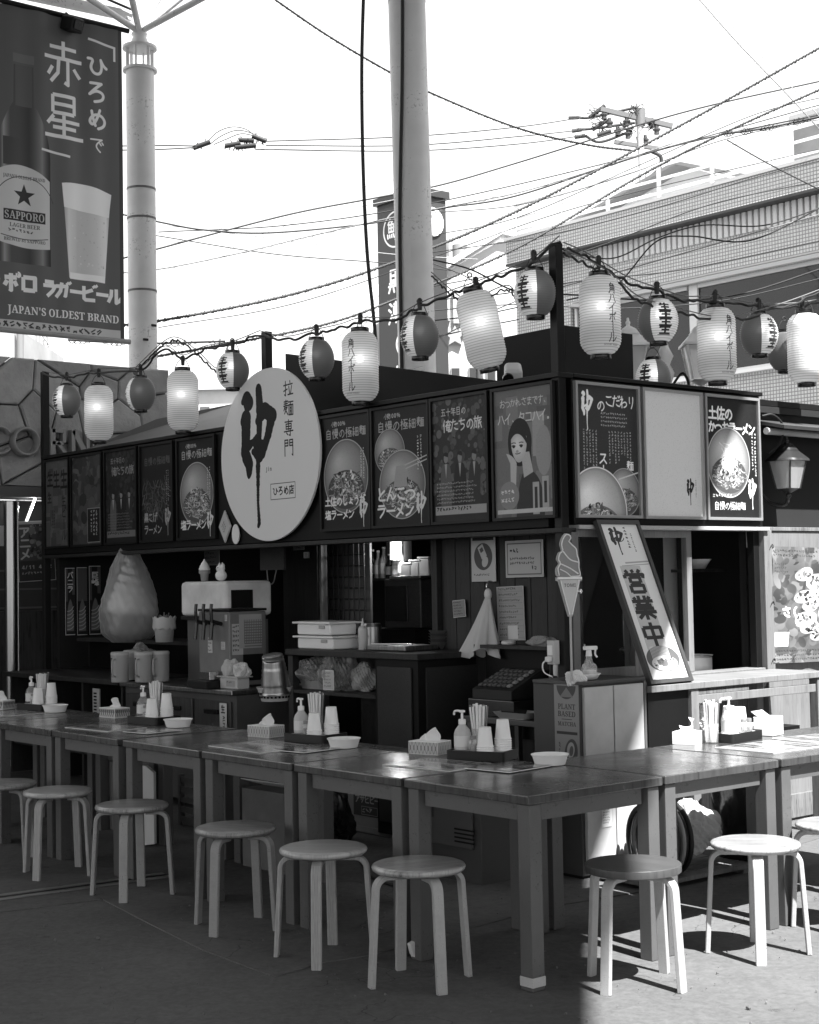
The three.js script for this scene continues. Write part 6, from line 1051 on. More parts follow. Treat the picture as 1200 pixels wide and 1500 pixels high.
{ // banner beam, spotlight, banner
  const a = [5.556, 6.82, -12.85], b = [7.291, 6.894, -12.85], t = thing('banner_beam', 'pale steel beam carrying the beer banner', 'beam', [a[0], a[1] - 0.1, BZ]);
  wpart('beam', [beam([a[0] - 2, a[1] + 0.02, BZ], [b[0], b[1] + 0.08, BZ], 0.06, 0.09)], M.paintedSteel, t);
  wpart('cable', tube([[a[0] - 1, a[1] + 0.1, BZ + 0.05], [a[0] + 0.6, a[1] + 0.12, BZ + 0.06], [(a[0] + b[0]) / 2, b[1] + 0.24, BZ + 0.05], [b[0], b[1] + 0.12, BZ + 0.06]], 0.012, 40, 6), M.cable, t);
  const f = [6.589, 6.694, -12.7], s = thing('banner_spotlight', 'black spotlight clamped to the beam above the banner', 'spotlight', f);
  part('housing', at(rbox(0.15, 0.13, 0.16, 0, 0, 0, 0.015), 0, 0, 0, 0.3, 0.3), M.blackSteel, s); part('lens', at(box(0.1, 0.08, 0.01, 0, 0, 0.085), 0, 0, 0, 0.3, 0.3), M.blackGloss, s); part('clamp', rod([0, 0.05, 0], [0, 0.14, -0.12], 0.015), M.blackSteel, s);
  const TL = [5.314, 6.716, -12.8], TR = [7.144, 6.773, -12.8], BL = [5.3, 3.793, -12.8], n = thing('beer_banner', 'tall dark beer banner with bottle and glass printed on it', 'banner', [0, 0, 0]);
  const w = TR[0] - TL[0], h = TR[1] - [7.11, 3.812, -12.8][1]; n.position.set((TL[0] + TR[0]) / 2, TR[1] - h, -12.78);
  const g = new THREE.PlaneGeometry(w, h, 40, 30), q = g.attributes.position; for (let i = 0; i < q.count; i++) { const y = q.getY(i) / h; q.setZ(i, 0.012 * Math.sin(q.getX(i) * 9 + y * 2) * (0.4 + y) + 0.006 * Math.sin(q.getX(i) * 23)); } g.computeVertexNormals();
  const W = 1024, HH = Math.round(1024 * h / w), X = (px) => (px + 95) / 271 * W, Y = (py) => (py - 30) / 452 * HH, K = W / 271;
  part('cloth', g.translate(0, h / 2, 0), print(canvas(W, Math.min(2040, HH), 0.36, (c) => {
    const b0 = X(27);
    { const g = c.createLinearGradient(b0 - 38 * K, 0, b0 + 38 * K, 0); [[0, 0.08], [0.12, 0.62], [0.24, 0.3], [0.6, 0.22], [0.84, 0.52], [1, 0.06]].forEach(([u, v]) => g.addColorStop(u, tone(v))); c.fillStyle = g; } c.beginPath(); c.moveTo(b0 - 14 * K, Y(112)); c.lineTo(b0 + 14 * K, Y(112)); c.lineTo(b0 + 15 * K, Y(165)); c.quadraticCurveTo(b0 + 40 * K, Y(205), b0 + 38 * K, Y(250)); c.lineTo(b0 + 38 * K, Y(390)); c.lineTo(b0 - 38 * K, Y(390)); c.lineTo(b0 - 38 * K, Y(250)); c.quadraticCurveTo(b0 - 40 * K, Y(205), b0 - 15 * K, Y(165)); c.fill();
    c.fillStyle = tone(0.34); c.fillRect(b0 - 12 * K, Y(112), 24 * K, 56 * K); c.fillStyle = tone(0.42); c.fillRect(b0 - 15 * K, Y(96), 30 * K, 12 * K); c.fillStyle = tone(0.26); c.fillRect(b0 - 30 * K, Y(215), 24 * K, 38 * K);
    c.fillStyle = tone(0.82); c.beginPath(); c.moveTo(b0 - 37 * K, Y(262)); c.quadraticCurveTo(b0, Y(240), b0 + 37 * K, Y(270)); c.lineTo(b0 + 37 * K, Y(366)); c.quadraticCurveTo(b0, Y(372), b0 - 37 * K, Y(362)); c.fill();
    c.strokeStyle = tone(0.25); c.lineWidth = 4; c.beginPath(); c.arc(b0, Y(314), 44 * K, PI * 1.12, PI * 1.9); c.stroke(); c.beginPath(); c.moveTo(b0 - 34 * K, Y(352)); c.quadraticCurveTo(b0, Y(360), b0 + 34 * K, Y(352)); c.stroke();
    c.fillStyle = tone(0.12); c.beginPath(); for (let k = 0; k < 10; k++) { const a = -PI / 2 + k * PI / 5, r = (k % 2 ? 6.5 : 16) * K; c.lineTo(b0 + Math.cos(a) * r, Y(295) + Math.sin(a) * r); } c.fill();
    c.fillRect(b0 - 30 * K, Y(316), 60 * K, 15 * K); c.fillStyle = tone(0.75); c.textAlign = 'center'; c.font = 'bold ' + 15 * K + 'px serif'; c.fillText('SAPPORO', b0, Y(329), 58 * K); c.fillStyle = tone(0.25); c.font = 'bold ' + 7 * K + 'px serif'; c.fillText('LAGER BEER', b0, Y(340), 44 * K); c.font = 'bold ' + 6 * K + 'px serif'; c.fillText("JAPAN'S OLDEST BRAND", b0, Y(272), 60 * K); c.fillText('BREWED BY SAPPORO', b0, Y(360), 60 * K); small(c, b0 - 24 * K, Y(342), 48 * K, 8 * K, 0.3, { size: 5 * K });
    const gx = X(120); // glass of beer
    { const g = c.createLinearGradient(gx - 37 * K, 0, gx + 37 * K, 0); [[0, 0.7], [0.12, 0.9], [0.3, 0.78], [0.7, 0.84], [0.9, 0.95], [1, 0.66]].forEach(([u, v]) => g.addColorStop(u, tone(v))); c.fillStyle = g; } c.beginPath(); c.moveTo(gx - 37 * K, Y(268)); c.lineTo(gx + 37 * K, Y(274)); c.lineTo(gx + 27 * K, Y(404)); c.lineTo(gx - 28 * K, Y(402)); c.fill();
    c.fillStyle = tone(0.97); c.beginPath(); c.moveTo(gx - 38 * K, Y(268)); c.quadraticCurveTo(gx, Y(260), gx + 38 * K, Y(274)); c.lineTo(gx + 34 * K, Y(308)); c.lineTo(gx - 35 * K, Y(302)); c.fill(); c.fillRect(gx - 27 * K, Y(394), 54 * K, 9 * K);
    for (let i = 0; i < 60; i++) { c.fillStyle = tone(rr(0.74, 0.9)); c.beginPath(); c.arc(gx + rr(-27, 27) * K, Y(rr(312, 392)), rr(0.5, 1.6) * K, 0, 7); c.fill(); }
    words(c, '赤星', X(52), Y(62), 68 * K, 5.2 * K, { ink: 0.92, down: true, gap: 1.08, cap: 'butt' }); words(c, 'ひろめ', X(120), Y(72), 33 * K, 4.2 * K, { ink: 0.92, down: true, gap: 1.14 }); words(c, 'で', X(124), Y(192), 24 * K, 2.4 * K, { ink: 0.9 });
    c.strokeStyle = tone(0.9); c.lineWidth = 3.4 * K; c.beginPath(); c.moveTo(X(124), Y(52)); c.lineTo(X(164), Y(58)); c.lineTo(X(164), Y(78)); c.stroke(); c.beginPath(); c.moveTo(X(52), Y(225)); c.lineTo(X(95), Y(229)); c.stroke();
    words(c, 'サッポロ', X(-58), Y(404), 26 * K, 6 * K, { ink: 0.95, cap: 'butt', gap: 1.0 }); words(c, 'ラガービール', X(50), Y(408), 25 * K, 5.2 * K, { ink: 0.95, cap: 'butt', gap: 0.8 });
    c.fillStyle = tone(0.93); c.font = 'bold ' + 15 * K + 'px serif'; c.textAlign = 'right'; c.fillText("JAPAN'S OLDEST BRAND", X(168), Y(460), 166 * K);
    c.fillStyle = tone(0.76); c.fillRect(0, Y(470), W, 14 * K); small(c, X(-60), Y(471), 220 * K, 11 * K, 0.2, { size: 8.5 * K, lead: 3 });
    c.fillStyle = tone(0.22); c.fillRect(W - 6 * K, 0, 6 * K, HH);
  }), 0.55, { side: THREE.DoubleSide }), n);
  part('top_bar', rod([-w / 2 - 0.05, h + 0.02, 0], [w / 2 + 0.08, h + 0.02, 0], 0.025), M.blackSteel, n); part('bottom_bar', rod([-w / 2, -0.02, 0], [w / 2 + 0.06, -0.02, 0], 0.025), mat(0.3, 0.5), n);
}
{ // nearer column behind the stall
  const lo = [8.978, 3.291, -10.655], hi = [8.843, 6.976, -10.552], t = thing('white_column', 'tall pale steel column rising behind the stall with a cable taped down it', 'column', [lo[0], 0, lo[2]]);
  const d = [hi[0] - lo[0], hi[1] - lo[1], hi[2] - lo[2]], k = (8 - 0) / d[1], base = [-d[0] * lo[1] / d[1], 0, -d[2] * lo[1] / d[1]], topp = [base[0] + d[0] * k, 8, base[2] + d[2] * k];
  part('shaft', rod(base, topp, 0.171, 36), M.paintedSteel, t);
  const on = (y, a, r) => [base[0] + d[0] * y / d[1] + Math.cos(a) * r, y, base[2] + d[2] * y / d[1] + Math.sin(a) * r];
  for (const y of [[8.87, 6.776, -10.542][1], [8.922, 4.803, -10.613][1]]) part('weld_ring', rod(on(y - 0.012, 0, 0), on(y + 0.012, 0, 0), 0.1745, 36), M.paintedSteel, t);
  const f = Math.atan2(0.768, -0.638);
  part('taped_cable', tube([on(7.9, f + 0.05, 0.187), on(6.2, f + 0.3, 0.187), on(4.8, f + 0.7, 0.187), on(3.6, f + 0.85, 0.187), on(2.4, f + 1, 0.187)], 0.016, 60, 8), M.cable, t);
}
{ const pts = [[5.677, 5.094, -7.176], [5.675, 4.597, -7.207], [5.689, 4.016, -7.229], [5.716, 3.477, -7.238], [5.758, 3.02, -7.23], [5.771, 2.771, -7.233]], t = thing('hanging_cable', 'thick black cable hanging straight down before the big column', 'cable', pts[5]); wpart('cable', tube(pts, 0.011, 60, 8), M.cable, t); }

// ---------- buildings behind ----------
{ // lettered tower sign
  const P = [16.015, 6.497, -18.938], top = [15.996, 7.802, -18.877][1], x = P[0], z = P[2];
  const L = 1.05, Wd = 0.62, t = thing('tower_sign', 'dark tower sign with white brushed characters behind the column', 'sign', [x, 0, z]);
  part('tower', box(Wd, top, L, Wd / 2, top / 2, -L / 2), mat(0.035, 0.6), t);
  part('cap', box(Wd + 0.1, 0.12, L + 0.1, Wd / 2, top + 0.06, -L / 2), mat(0.03, 0.5), t);
  part('lettering', new THREE.PlaneGeometry(L * 0.96, 3.2).rotateY(-PI / 2).translate(-0.01, top - 1.68, -L / 2), print(canvas(256, 850, 0.2, (c) => { c.strokeStyle = tone(0.9); c.lineWidth = 8; c.beginPath(); c.arc(118, 104, 78, 0, 7); c.stroke(); words(c, '鰹', 62, 50, 110, 9, { ink: 0.92 }); words(c, '黒潮くん', 60, 280, 110, 12, { ink: 0.95, down: true, gap: 1.3 }); })), t);
  part('emblem', cyl(0.24, 0.24, 0.03, 0, 0, 0, 32).rotateX(PI / 2).translate(0.3, top - 0.42, 0.02), M.white, t);
}
{ // white gabled building, facing the square
  const D = 28, s = D / 2240, o = [18.751, 4.584, -20.68], t = thing('white_building', 'white gabled building with four dark windows and star emblems', 'building', [o[0], 0, o[2]], -0.6931);
  const q = (px, py) => [(px - 694) * s, o[1] + (600 - py) * s];
  part('wall', prism([[q(560, 0)[0], 0], [q(757, 0)[0], 0], q(757, 352), q(735, 352), q(600, 428), q(560, 452)], 0.3).translate(0, 0, -6), mat(0.72, 0.8, { map: T.mottle, s: 0.3 }), t);
  part('wall', box(5, o[1] + 2.4, 6, 0, (o[1] + 2.4) / 2, -3.3), mat(0.72, 0.8, { map: T.mottle, s: 0.3 }), t);
  part('front', prism([[q(560, 0)[0], 0], [q(757, 0)[0], 0], q(757, 356), q(735, 356), q(600, 432), q(560, 455)], 0.2), mat(0.74, 0.8, { map: T.mottle, s: 0.3 }), t);
  part('roof_edge', [beam([...q(560, 450), 0.1], [...q(737, 344), 0.1], 0.5, 0.10), beam([...q(735, 342), 0.1], [...q(760, 348), 0.1], 0.5, 0.10)], mat(0.62, 0.6), t);
  [[645, 12], [668, 14], [694, 14], [720, 14], [743, 10]].forEach(([px, w]) => { const a = q(px - w / 2, 540), b = q(px + w / 2, 580), wd = b[0] - a[0], h = a[1] - b[1]; const f = part('window', box(wd, h, 0.06, (a[0] + b[0]) / 2, (a[1] + b[1]) / 2, 0.21), mat(0.3, 0.5), t); part('pane', box(wd - 0.04, h - 0.04, 0.02, (a[0] + b[0]) / 2, (a[1] + b[1]) / 2, 0.24), mat(0.06, 0.1), f); });
  const star = (px, py, r, m) => { const c = q(px, py), pts = []; for (let k = 0; k < 10; k++) { const a = PI / 2 + k * PI / 5, R2 = (k % 2 ? 0.5 : 1) * r * s; pts.push([c[0] + Math.cos(a) * R2, c[1] + Math.sin(a) * R2]); } part('star_emblem', prism(pts, 0.08, 0.01).translate(0, 0, 0.2), m, t); };
  star(668, 495, 16, mat(0.34, 0.5)); const e = q(646, 462); part('emblem', [ball(0.12, e[0], e[1] + 0.18, 0.25, 1, 1, 0.4), cyl(0.2, 0.05, 0.26, e[0], e[1], 0.25, 20)], mat(0.4, 0.5), t);
  const r2 = q(672, 452); part('emblem', box(0.14, 0.6, 0.08, r2[0], r2[1], 0.25), mat(0.4, 0.5), t);
  const a = q(648, 360); part('roof_unit', [cyl(0.2, 0.2, 0.3, a[0], a[1] + 0.1, -0.6, 16), cyl(0.14, 0.14, 0.24, a[0] + 0.4, a[1] + 0.05, -0.6, 16)], mat(0.3, 0.4, { metal: 0.5 }), t);
}
{ // tiled building on the right
  const tile = grey(64, (i, x, y) => (x % 8 < 1.5 || y % 8 < 1.5 ? 0.34 : 0.86 + 0.12 * (((x >> 3) * 7 + (y >> 3) * 13) % 5) / 5 - 0.06)), tb = grey(64, (i, x, y) => (x % 8 < 1.5 || y % 8 < 1.5 ? 0 : 1));
  const tileM = mat(0.78, 0.45, { map: tile, s: 1 / 0.42, bump: tb, bs: 0.004 });
  const X = 18, zl = [18, 6.687, -18.706][2], zr = zl + 14, yp = [18, 7.201, -15.022][1], yb = [18, 6.805, -15.036][1], y2 = [18, 6.575, -15.044][1], yw = [18, 5.888, -15.067][1], ys = [18, 4.458, -13.592][1];
  const t = thing('tiled_building', 'grey mosaic tiled building with a dark window band and roof railing', 'building', [X, 0, zl]);
  wpart('parapet', span(X - 0.22, X + 0.1, yb, yp, zl, zr), tileM, t);
  wpart('parapet_cap', span(X - 0.25, X + 0.12, yp + 0.001, yp + 0.05, zl - 0.02, zr), mat(0.6, 0.6), t);
  wpart('shadow_strip', span(X - 0.24, X, yb - 0.04, yb - 0.002, zl, zr), mat(0.05, 0.6), t);  // dark strip drawn in as the shadow line under the overhanging parapet
  wpart('wall', span(X, X + 8, yw, yb - 0.042, zl, zr), tileM, t);
  wpart('wall', span(X, X + 8, 0, ys, zl, zr), tileM, t);
  wpart('core', span(X + 0.5, X + 8, ys, yw, zl, zr), mat(0.1, 0.8), t);
  wpart('wall_end', span(X, X + 0.5, ys, yw, zl, [18, 5.12, -17.429][2]), tileM, t);
  wpart('roof_slab', span(X, X + 8, yp - 0.3, yp - 0.1, zl, zr), mat(0.4, 0.8), t);
  for (let i = 0; i < 40; i++) { const z = [18, 6.468, -16.745][2] + i * 0.11; wpart('cladding_rib', span(X - 0.05, X - 0.002, y2 - 0.12, yb - 0.045, z, z + 0.07), mat(0.66, 0.6), t); }
  wpart('lintel', [span(X - 0.1, X, yw - 0.02, yw + 0.04, [18, 6.007, -17.339][2], zr), span(X - 0.06, X, yw + 0.06, yw + 0.085, [18, 6.007, -17.339][2], zr)], mat(0.5, 0.5), t);
  wpart('sill', span(X - 0.1, X + 0.2, ys - 0.05, ys, [18, 4.392, -17.453][2], zr), mat(0.7, 0.5), t);
  const z0 = [18, 5.112, -17.368][2];
  for (let i = 0; i < 5; i++) { const a = z0 + i * 2.4, b = a + 2.36, f = wpart('window_frame', [span(X + 0.02, X + 0.1, ys, yw - 0.02, a, a + (i === 1 ? 0.16 : 0.05)), span(X + 0.02, X + 0.1, yw - 0.08, yw - 0.02, a + 0.17, b), span(X + 0.02, X + 0.1, ys, ys + 0.05, a + 0.17, b)], mat(0.66, 0.4), t); part('pane', span(X + 0.06, X + 0.07, ys + 0.05, yw - 0.08, a + 0.05, b).translate(-X, 0, -zl), M.tinted, f); for (let k = 0; k < 12; k++) part('blind_slat', box(0.01, yw - ys - 0.1, 0.13, 0.3, (ys + yw) / 2, a + 0.15 + k * 0.19 - zl, 0.5), mat(0.2, 0.6), f); }
  // railing on the roof
  const r = thing('roof_railing', 'white tube railing along the tiled building roof', 'railing', [18.5, yp, zl]), posts = [[18.5, 7.429, -19.189][2], [18.5, 7.342, -18.086][2], [18.5, 7.366, -17.017][2], [18.5, 7.37, -15.915][2], [18.5, 7.365, -14.845][2], [18.5, 7.445, -13.767][2], [18.5, 7.415, -12.732][2]], ra = [18.5, 8.03, -19.17][1], rb = [18.5, 7.983, -13.748][1];
  posts.forEach((z, i) => wpart('post', rod([18.5, yp - 0.1, z], [18.5, ra + (rb - ra) * i / 5, z], 0.035), mat(0.72, 0.4), r));
  for (const u of [1, 0.72, 0.45, 0.2]) { const h = (i) => yp + (ra + (rb - ra) * i / 5 - yp) * u; wpart('rail', rod([18.5, h(0), posts[0]], [18.5, h(6), posts[6]], u === 1 ? 0.036 : 0.024), mat(0.72, 0.4), r); }
  // shed and penthouse on the roof
  const sd = thing('roof_shed', 'white gabled shed on the tiled building roof', 'shed', [22, yp - 0.1, [22, 8.454, -18.775][2]]), pk = [22, 9.016, -18.146], lf = [22, 8.462, -20.844], rt = [22, 8.445, -16.792], b0 = yp - 0.1, zc = sd.position.z;
  part('gable', prism([[lf[2] - zc, 0], [rt[2] - zc, 0], [rt[2] - zc, rt[1] - b0], [pk[2] - zc, pk[1] - b0], [lf[2] - zc, lf[1] - b0]].map(([a, b]) => [-a, b]), 3).rotateY(PI / 2), mat(0.72, 0.8), sd);
  part('roof_edge', [beam([-0.2, lf[1] - b0, lf[2] - zc], [-0.2, pk[1] - b0 + 0.03, pk[2] - zc], 0.5, 0.06), beam([-0.2, pk[1] - b0 + 0.03, pk[2] - zc], [-0.2, rt[1] - b0 + 0.02, rt[2] - zc + 0.2], 0.5, 0.06)], mat(0.2, 0.5), sd);
  const ph = thing('penthouse', 'grey penthouse block at the end of the tiled building roof', 'building', [21, yp - 0.1, [21, 8.486, -15.136][2]]); part('block', box(4, [21, 8.975, -14.888][1] - yp + 0.1, 4, 2, ([21, 8.975, -14.888][1] - yp + 0.1) / 2, 2), mat(0.28, 0.8, { map: T.mottle, s: 0.6 }), ph); part('coping', box(4.1, 0.08, 4.1, 2, [21, 8.975, -14.888][1] - yp + 0.14, 2), mat(0.4, 0.7), ph); part('low_wall', box(3, 1.2, 8, 1.6, 0.4, -2), mat(0.5, 0.8, { map: T.mottle, s: 0.6 }), ph);
}
{ // stone faced building on the left with metal letters
  const Z = -12.2, xr = [7.268, 3.347, -12.2][0], xl = 1.2, top0 = [5.622, 3.456, -12.2][1], top1 = top0 - 0.02, yb = [5.864, 2.353, -12.2][1];
  const t = thing('stone_building', 'building faced with irregular stones and metal letters over a shop front', 'building', [xl, 0, Z]);
  wpart('backing', span(xl, xr, yb, top0 - 0.04, Z - 0.05, Z - 0.55), mat(0.1, 0.9), t);
  const S = []; for (let i = 0; i < 95; i++) S.push([rr(xl, xr), rr(yb, top0)]);
  for (let it = 0; it < 2; it++) S.forEach((s, i) => S.forEach((o, k) => { const dx = s[0] - o[0], dy = s[1] - o[1], d = Math.hypot(dx, dy); if (k !== i && d < 0.26) { s[0] += dx / (d + 1e-3) * 0.05; s[1] += dy / (d + 1e-3) * 0.05; } }));
  const stoneM = [0.40, 0.46, 0.52, 0.43].map((v) => mat(v, 0.9, { map: T.mottle, s: 1.4, bump: T.rough, bs: 0.03 }));
  S.forEach((s, i) => { // one stone per cell of the pattern
    let poly = [[xl, yb], [xr, yb], [xr, top0], [xl, top0]];
    S.forEach((o, k) => { if (k === i) return; const mx = (s[0] + o[0]) / 2, my = (s[1] + o[1]) / 2, nx = o[0] - s[0], ny = o[1] - s[1], out = []; const L = Math.hypot(nx, ny), f = (p) => ((p[0] - mx) * nx + (p[1] - my) * ny) / L + 0.007;
      for (let a = 0; a < poly.length; a++) { const p = poly[a], q = poly[(a + 1) % poly.length], fp = f(p), fq = f(q); if (fp <= 0) out.push(p); if (fp * fq < 0) { const u = fp / (fp - fq); out.push([p[0] + (q[0] - p[0]) * u, p[1] + (q[1] - p[1]) * u]); } } poly = out; });
    if (poly.length < 3) return;
    wpart('stone', prism(poly, 0.04 + 0.03 * rnd(), 0.014).translate(0, 0, Z - 0.05), stoneM[i % 4], t);
  });
  // letters: round C and O, then R N E
  const lm = mat(0.3, 0.45), fmat = mat(0.6, 0.5), cy = [5.804, 2.727, -12.2][1], rad = 0.112;
  const ring = (px, arc, rot) => wpart('letter', [new THREE.TorusGeometry(rad, 0.018, 10, 40, arc).rotateZ(rot).scale(1, 1, 3.2).translate(px[0], cy, Z + 0.07)], lm, t);
  ring([5.568, 2.705, -12.2], PI * 1.6, PI * 0.2); ring([5.811, 2.728, -12.2], 2 * PI, 0);
  const bars = (px, list) => { const h = 0.235; wpart('letter', list.map(([x0, y0, x1, y1, w]) => { const a = [px[0] + x0 * h, cy - h / 2 + y0 * h, Z + 0.07], b = [px[0] + x1 * h, cy - h / 2 + y1 * h, Z + 0.07]; const d = Math.hypot(b[0] - a[0], b[1] - a[1]); return box(d + 0.01, (w ?? 0.13) * h, 0.07).rotateZ(Math.atan2(b[1] - a[1], b[0] - a[0])).translate((a[0] + b[0]) / 2, (a[1] + b[1]) / 2, a[2]); }), lm, t); };
  bars([6.059, 2.738, -12.2], [[0, 0, 0, 1, 0.2], [0, 0.95, 0.4, 0.95], [0, 0.5, 0.4, 0.5], [0.46, 0.55, 0.46, 0.9], [0.2, 0.5, 0.6, 0.03]]);
  bars([6.254, 2.747, -12.2], [[0, 0, 0, 1, 0.14], [0.04, 0.98, 0.56, 0.04, 0.2], [0.6, 0, 0.6, 1, 0.14]]);
  bars([6.46, 2.756, -12.2], [[0, 0, 0, 1, 0.18], [0, 0.96, 0.45, 0.96], [0, 0.5, 0.36, 0.5], [0, 0.04, 0.48, 0.04]]);
  // shop front below
  wpart('beam', span(xl, xr, yb - 0.1, yb - 0.01, Z + 0.08, Z - 0.3), mat(0.09, 0.5), t);
  wpart('shop_wall', span(xl, xr, 0, yb - 0.11, Z - 0.3, Z - 0.35), mat(0.06, 0.6, { map: T.mottle, s: 0.8 }), t);
  wpart('counter_front', span(xl, xr, 0, 1.28, Z - 0.05, Z - 0.29), mat(0.07, 0.5, { map: T.wood, s: 0.7 }), t);
  for (let i = 0; i < 3; i++) wpart('front_rail', span(xl, xr, 1.3 + i * 0.16, 1.315 + i * 0.16, Z - 0.05, Z - 0.08), mat(0.13, 0.4), t);
  const p = [5.621, 2.404, -12], c = thing('chrome_pipe', 'polished upright metal pipe before the shop front', 'pipe', [p[0], 0, -12.0]); part('pipe', cyl(0.062, 0.062, yb - 0.15, 0, (yb - 0.15) / 2, 0, 24), mat(0.32, 0.22, { metal: 1 }), c); part('collar', cyl(0.075, 0.075, 0.05, 0, 0.03, 0, 24), M.steel, c);
  const w = thing('event_poster', 'busy white lettered event poster beside the chrome pipe', 'poster', [0, 0, 0]), [pw, phh] = boardAt(w, [5.796, 2.047, -12.22], [6.141, 2.063, -12.22], [5.792, 1.527, -12.22]);
  part('sheet', box(pw, phh, 0.006, 0, phh / 2, 0), M.paper, w); part('print', sheetGeo(pw - 0.01, phh - 0.01, 0.005).translate(0, phh / 2, 0), print(canvas(256, 420, 0.34, (k, W, H) => { for (let i = 0; i < 150; i++) { k.fillStyle = tone(rr(0.2, 0.62)); k.beginPath(); k.arc(rr(90, W), rr(20, H * 0.6), rr(5, 26), 0, 7); k.fill(); } k.fillStyle = tone(0.7); k.fillRect(0, 0, W, 18); words(k, 'アニメ', 12, 34, 78, 13, { ink: 0.8, down: true }); k.fillStyle = tone(0.24); k.fillRect(0, H * 0.66, W, H * 0.34); words(k, '4/11', 20, H * 0.72, 40, 4, { ink: 0.75, gap: 0.6 }); words(k, '4/12', 140, H * 0.72, 40, 4, { ink: 0.75, gap: 0.6 }); small(k, 16, H * 0.84, W - 40, 50, 0.7, { size: 20 }); })), w);
  const fl = [5.925, 2.162, -12.25], f2 = thing('tube_lamp', 'slanted white tube lamp inside the shop front', 'lamp', fl); part('tube', rod([-0.05, -0.12, 0], [0.05, 0.12, 0], 0.013), new THREE.MeshStandardMaterial({ color: 0xffffff, emissive: 0xffffff, emissiveIntensity: 0.6 }), f2); const L = new THREE.PointLight(0xffffff, 0.05); L.name = 'tube_light'; L.position.set(0, 0, 0.03); L.castShadow = true; f2.add(L);
  const wn = thing('shop_window', 'pale lettered sign at the very edge of the shop front', 'sign', [0, 0, 0]), [ww, wh] = boardAt(wn, [5.526, 2.009, -12.2], [5.649, 2.01, -12.2], [5.525, 1.836, -12.2]); part('board', box(ww, wh, 0.02, 0, wh / 2, 0), mat(0.62, 0.6), wn); part('print', sheetGeo(ww * 0.9, wh * 0.9, 0.012).translate(0, wh / 2, 0), print(canvas(64, 64, 0.8, (k) => small(k, 6, 10, 52, 44, 0.1, { size: 26 }))), wn);
}
{ // far roofs and a pylon between banner and stall
  const mk = (label, o, w, h, d, v) => { const t = thing('distant_house', label, 'building', [o[0], 0, o[2]], -0.6931); part('wall', box(w, o[1], d, 0, o[1] / 2, -d / 2), mat(v, 0.8, { map: T.mottle, s: 0.3 }), t); part('roof', prism([[-w / 2 - 0.2, 0], [w / 2 + 0.2, 0], [w / 2 - 0.5, h], [-w / 2 + 0.5, h]], d + 0.4).translate(0, o[1] + 0.001, -d - 0.2), mat(0.45, 0.7), t); for (let i = 0; i < 5; i++) part('window', box(w * 0.1, 0.5, 0.05, -w * 0.4 + i * w * 0.2, o[1] - 0.7, 0.01), mat(0.08, 0.3), t); };
  mk('low white far building between stone wall and oval sign', [22.434, 6.797, -35.71], 2.6, 0.5, 5, 0.74);
  const g = thing('grey_block', 'grey rendered far block with a drainpipe under the banner', 'building', [[8.824, 5.058, -19.79][0], 0, [8.824, 5.058, -19.79][2]], -0.6931); part('block', box(0.95, [9.04, 5.071, -19.609][1], 3, 0, [9.04, 5.071, -19.609][1] / 2, -1.5), mat(0.45, 0.8, { map: T.mottle, s: 0.5 }), g); part('drainpipe', cyl(0.05, 0.05, [9.04, 5.071, -19.609][1], 0.56, [9.04, 5.071, -19.609][1] / 2, 0, 12), mat(0.2, 0.5), g);
  const b = [20.349, 7.808, -41.287], tp = [20.333, 8.952, -41.234], p = thing('distant_pylon', 'small far lattice pylon under the banner', 'pylon', [b[0], 0, b[2]]);
  for (const [dx, dz] of [[-1, -1], [-1, 1], [1, -1], [1, 1]]) part('leg', rod([dx * 0.25, 0, dz * 0.25], [dx * 0.12, tp[1], dz * 0.12], 0.03, 5), mat(0.25, 0.6), p);
  for (let i = 0; i < 6; i++) { const y = tp[1] - i * 0.35; part('brace', [rod([-0.15, y, 0.15], [0.15, y - 0.35, 0.15], 0.02, 5), rod([0.15, y, 0.15], [-0.15, y - 0.35, 0.15], 0.02, 5)], mat(0.25, 0.6), p); }
}
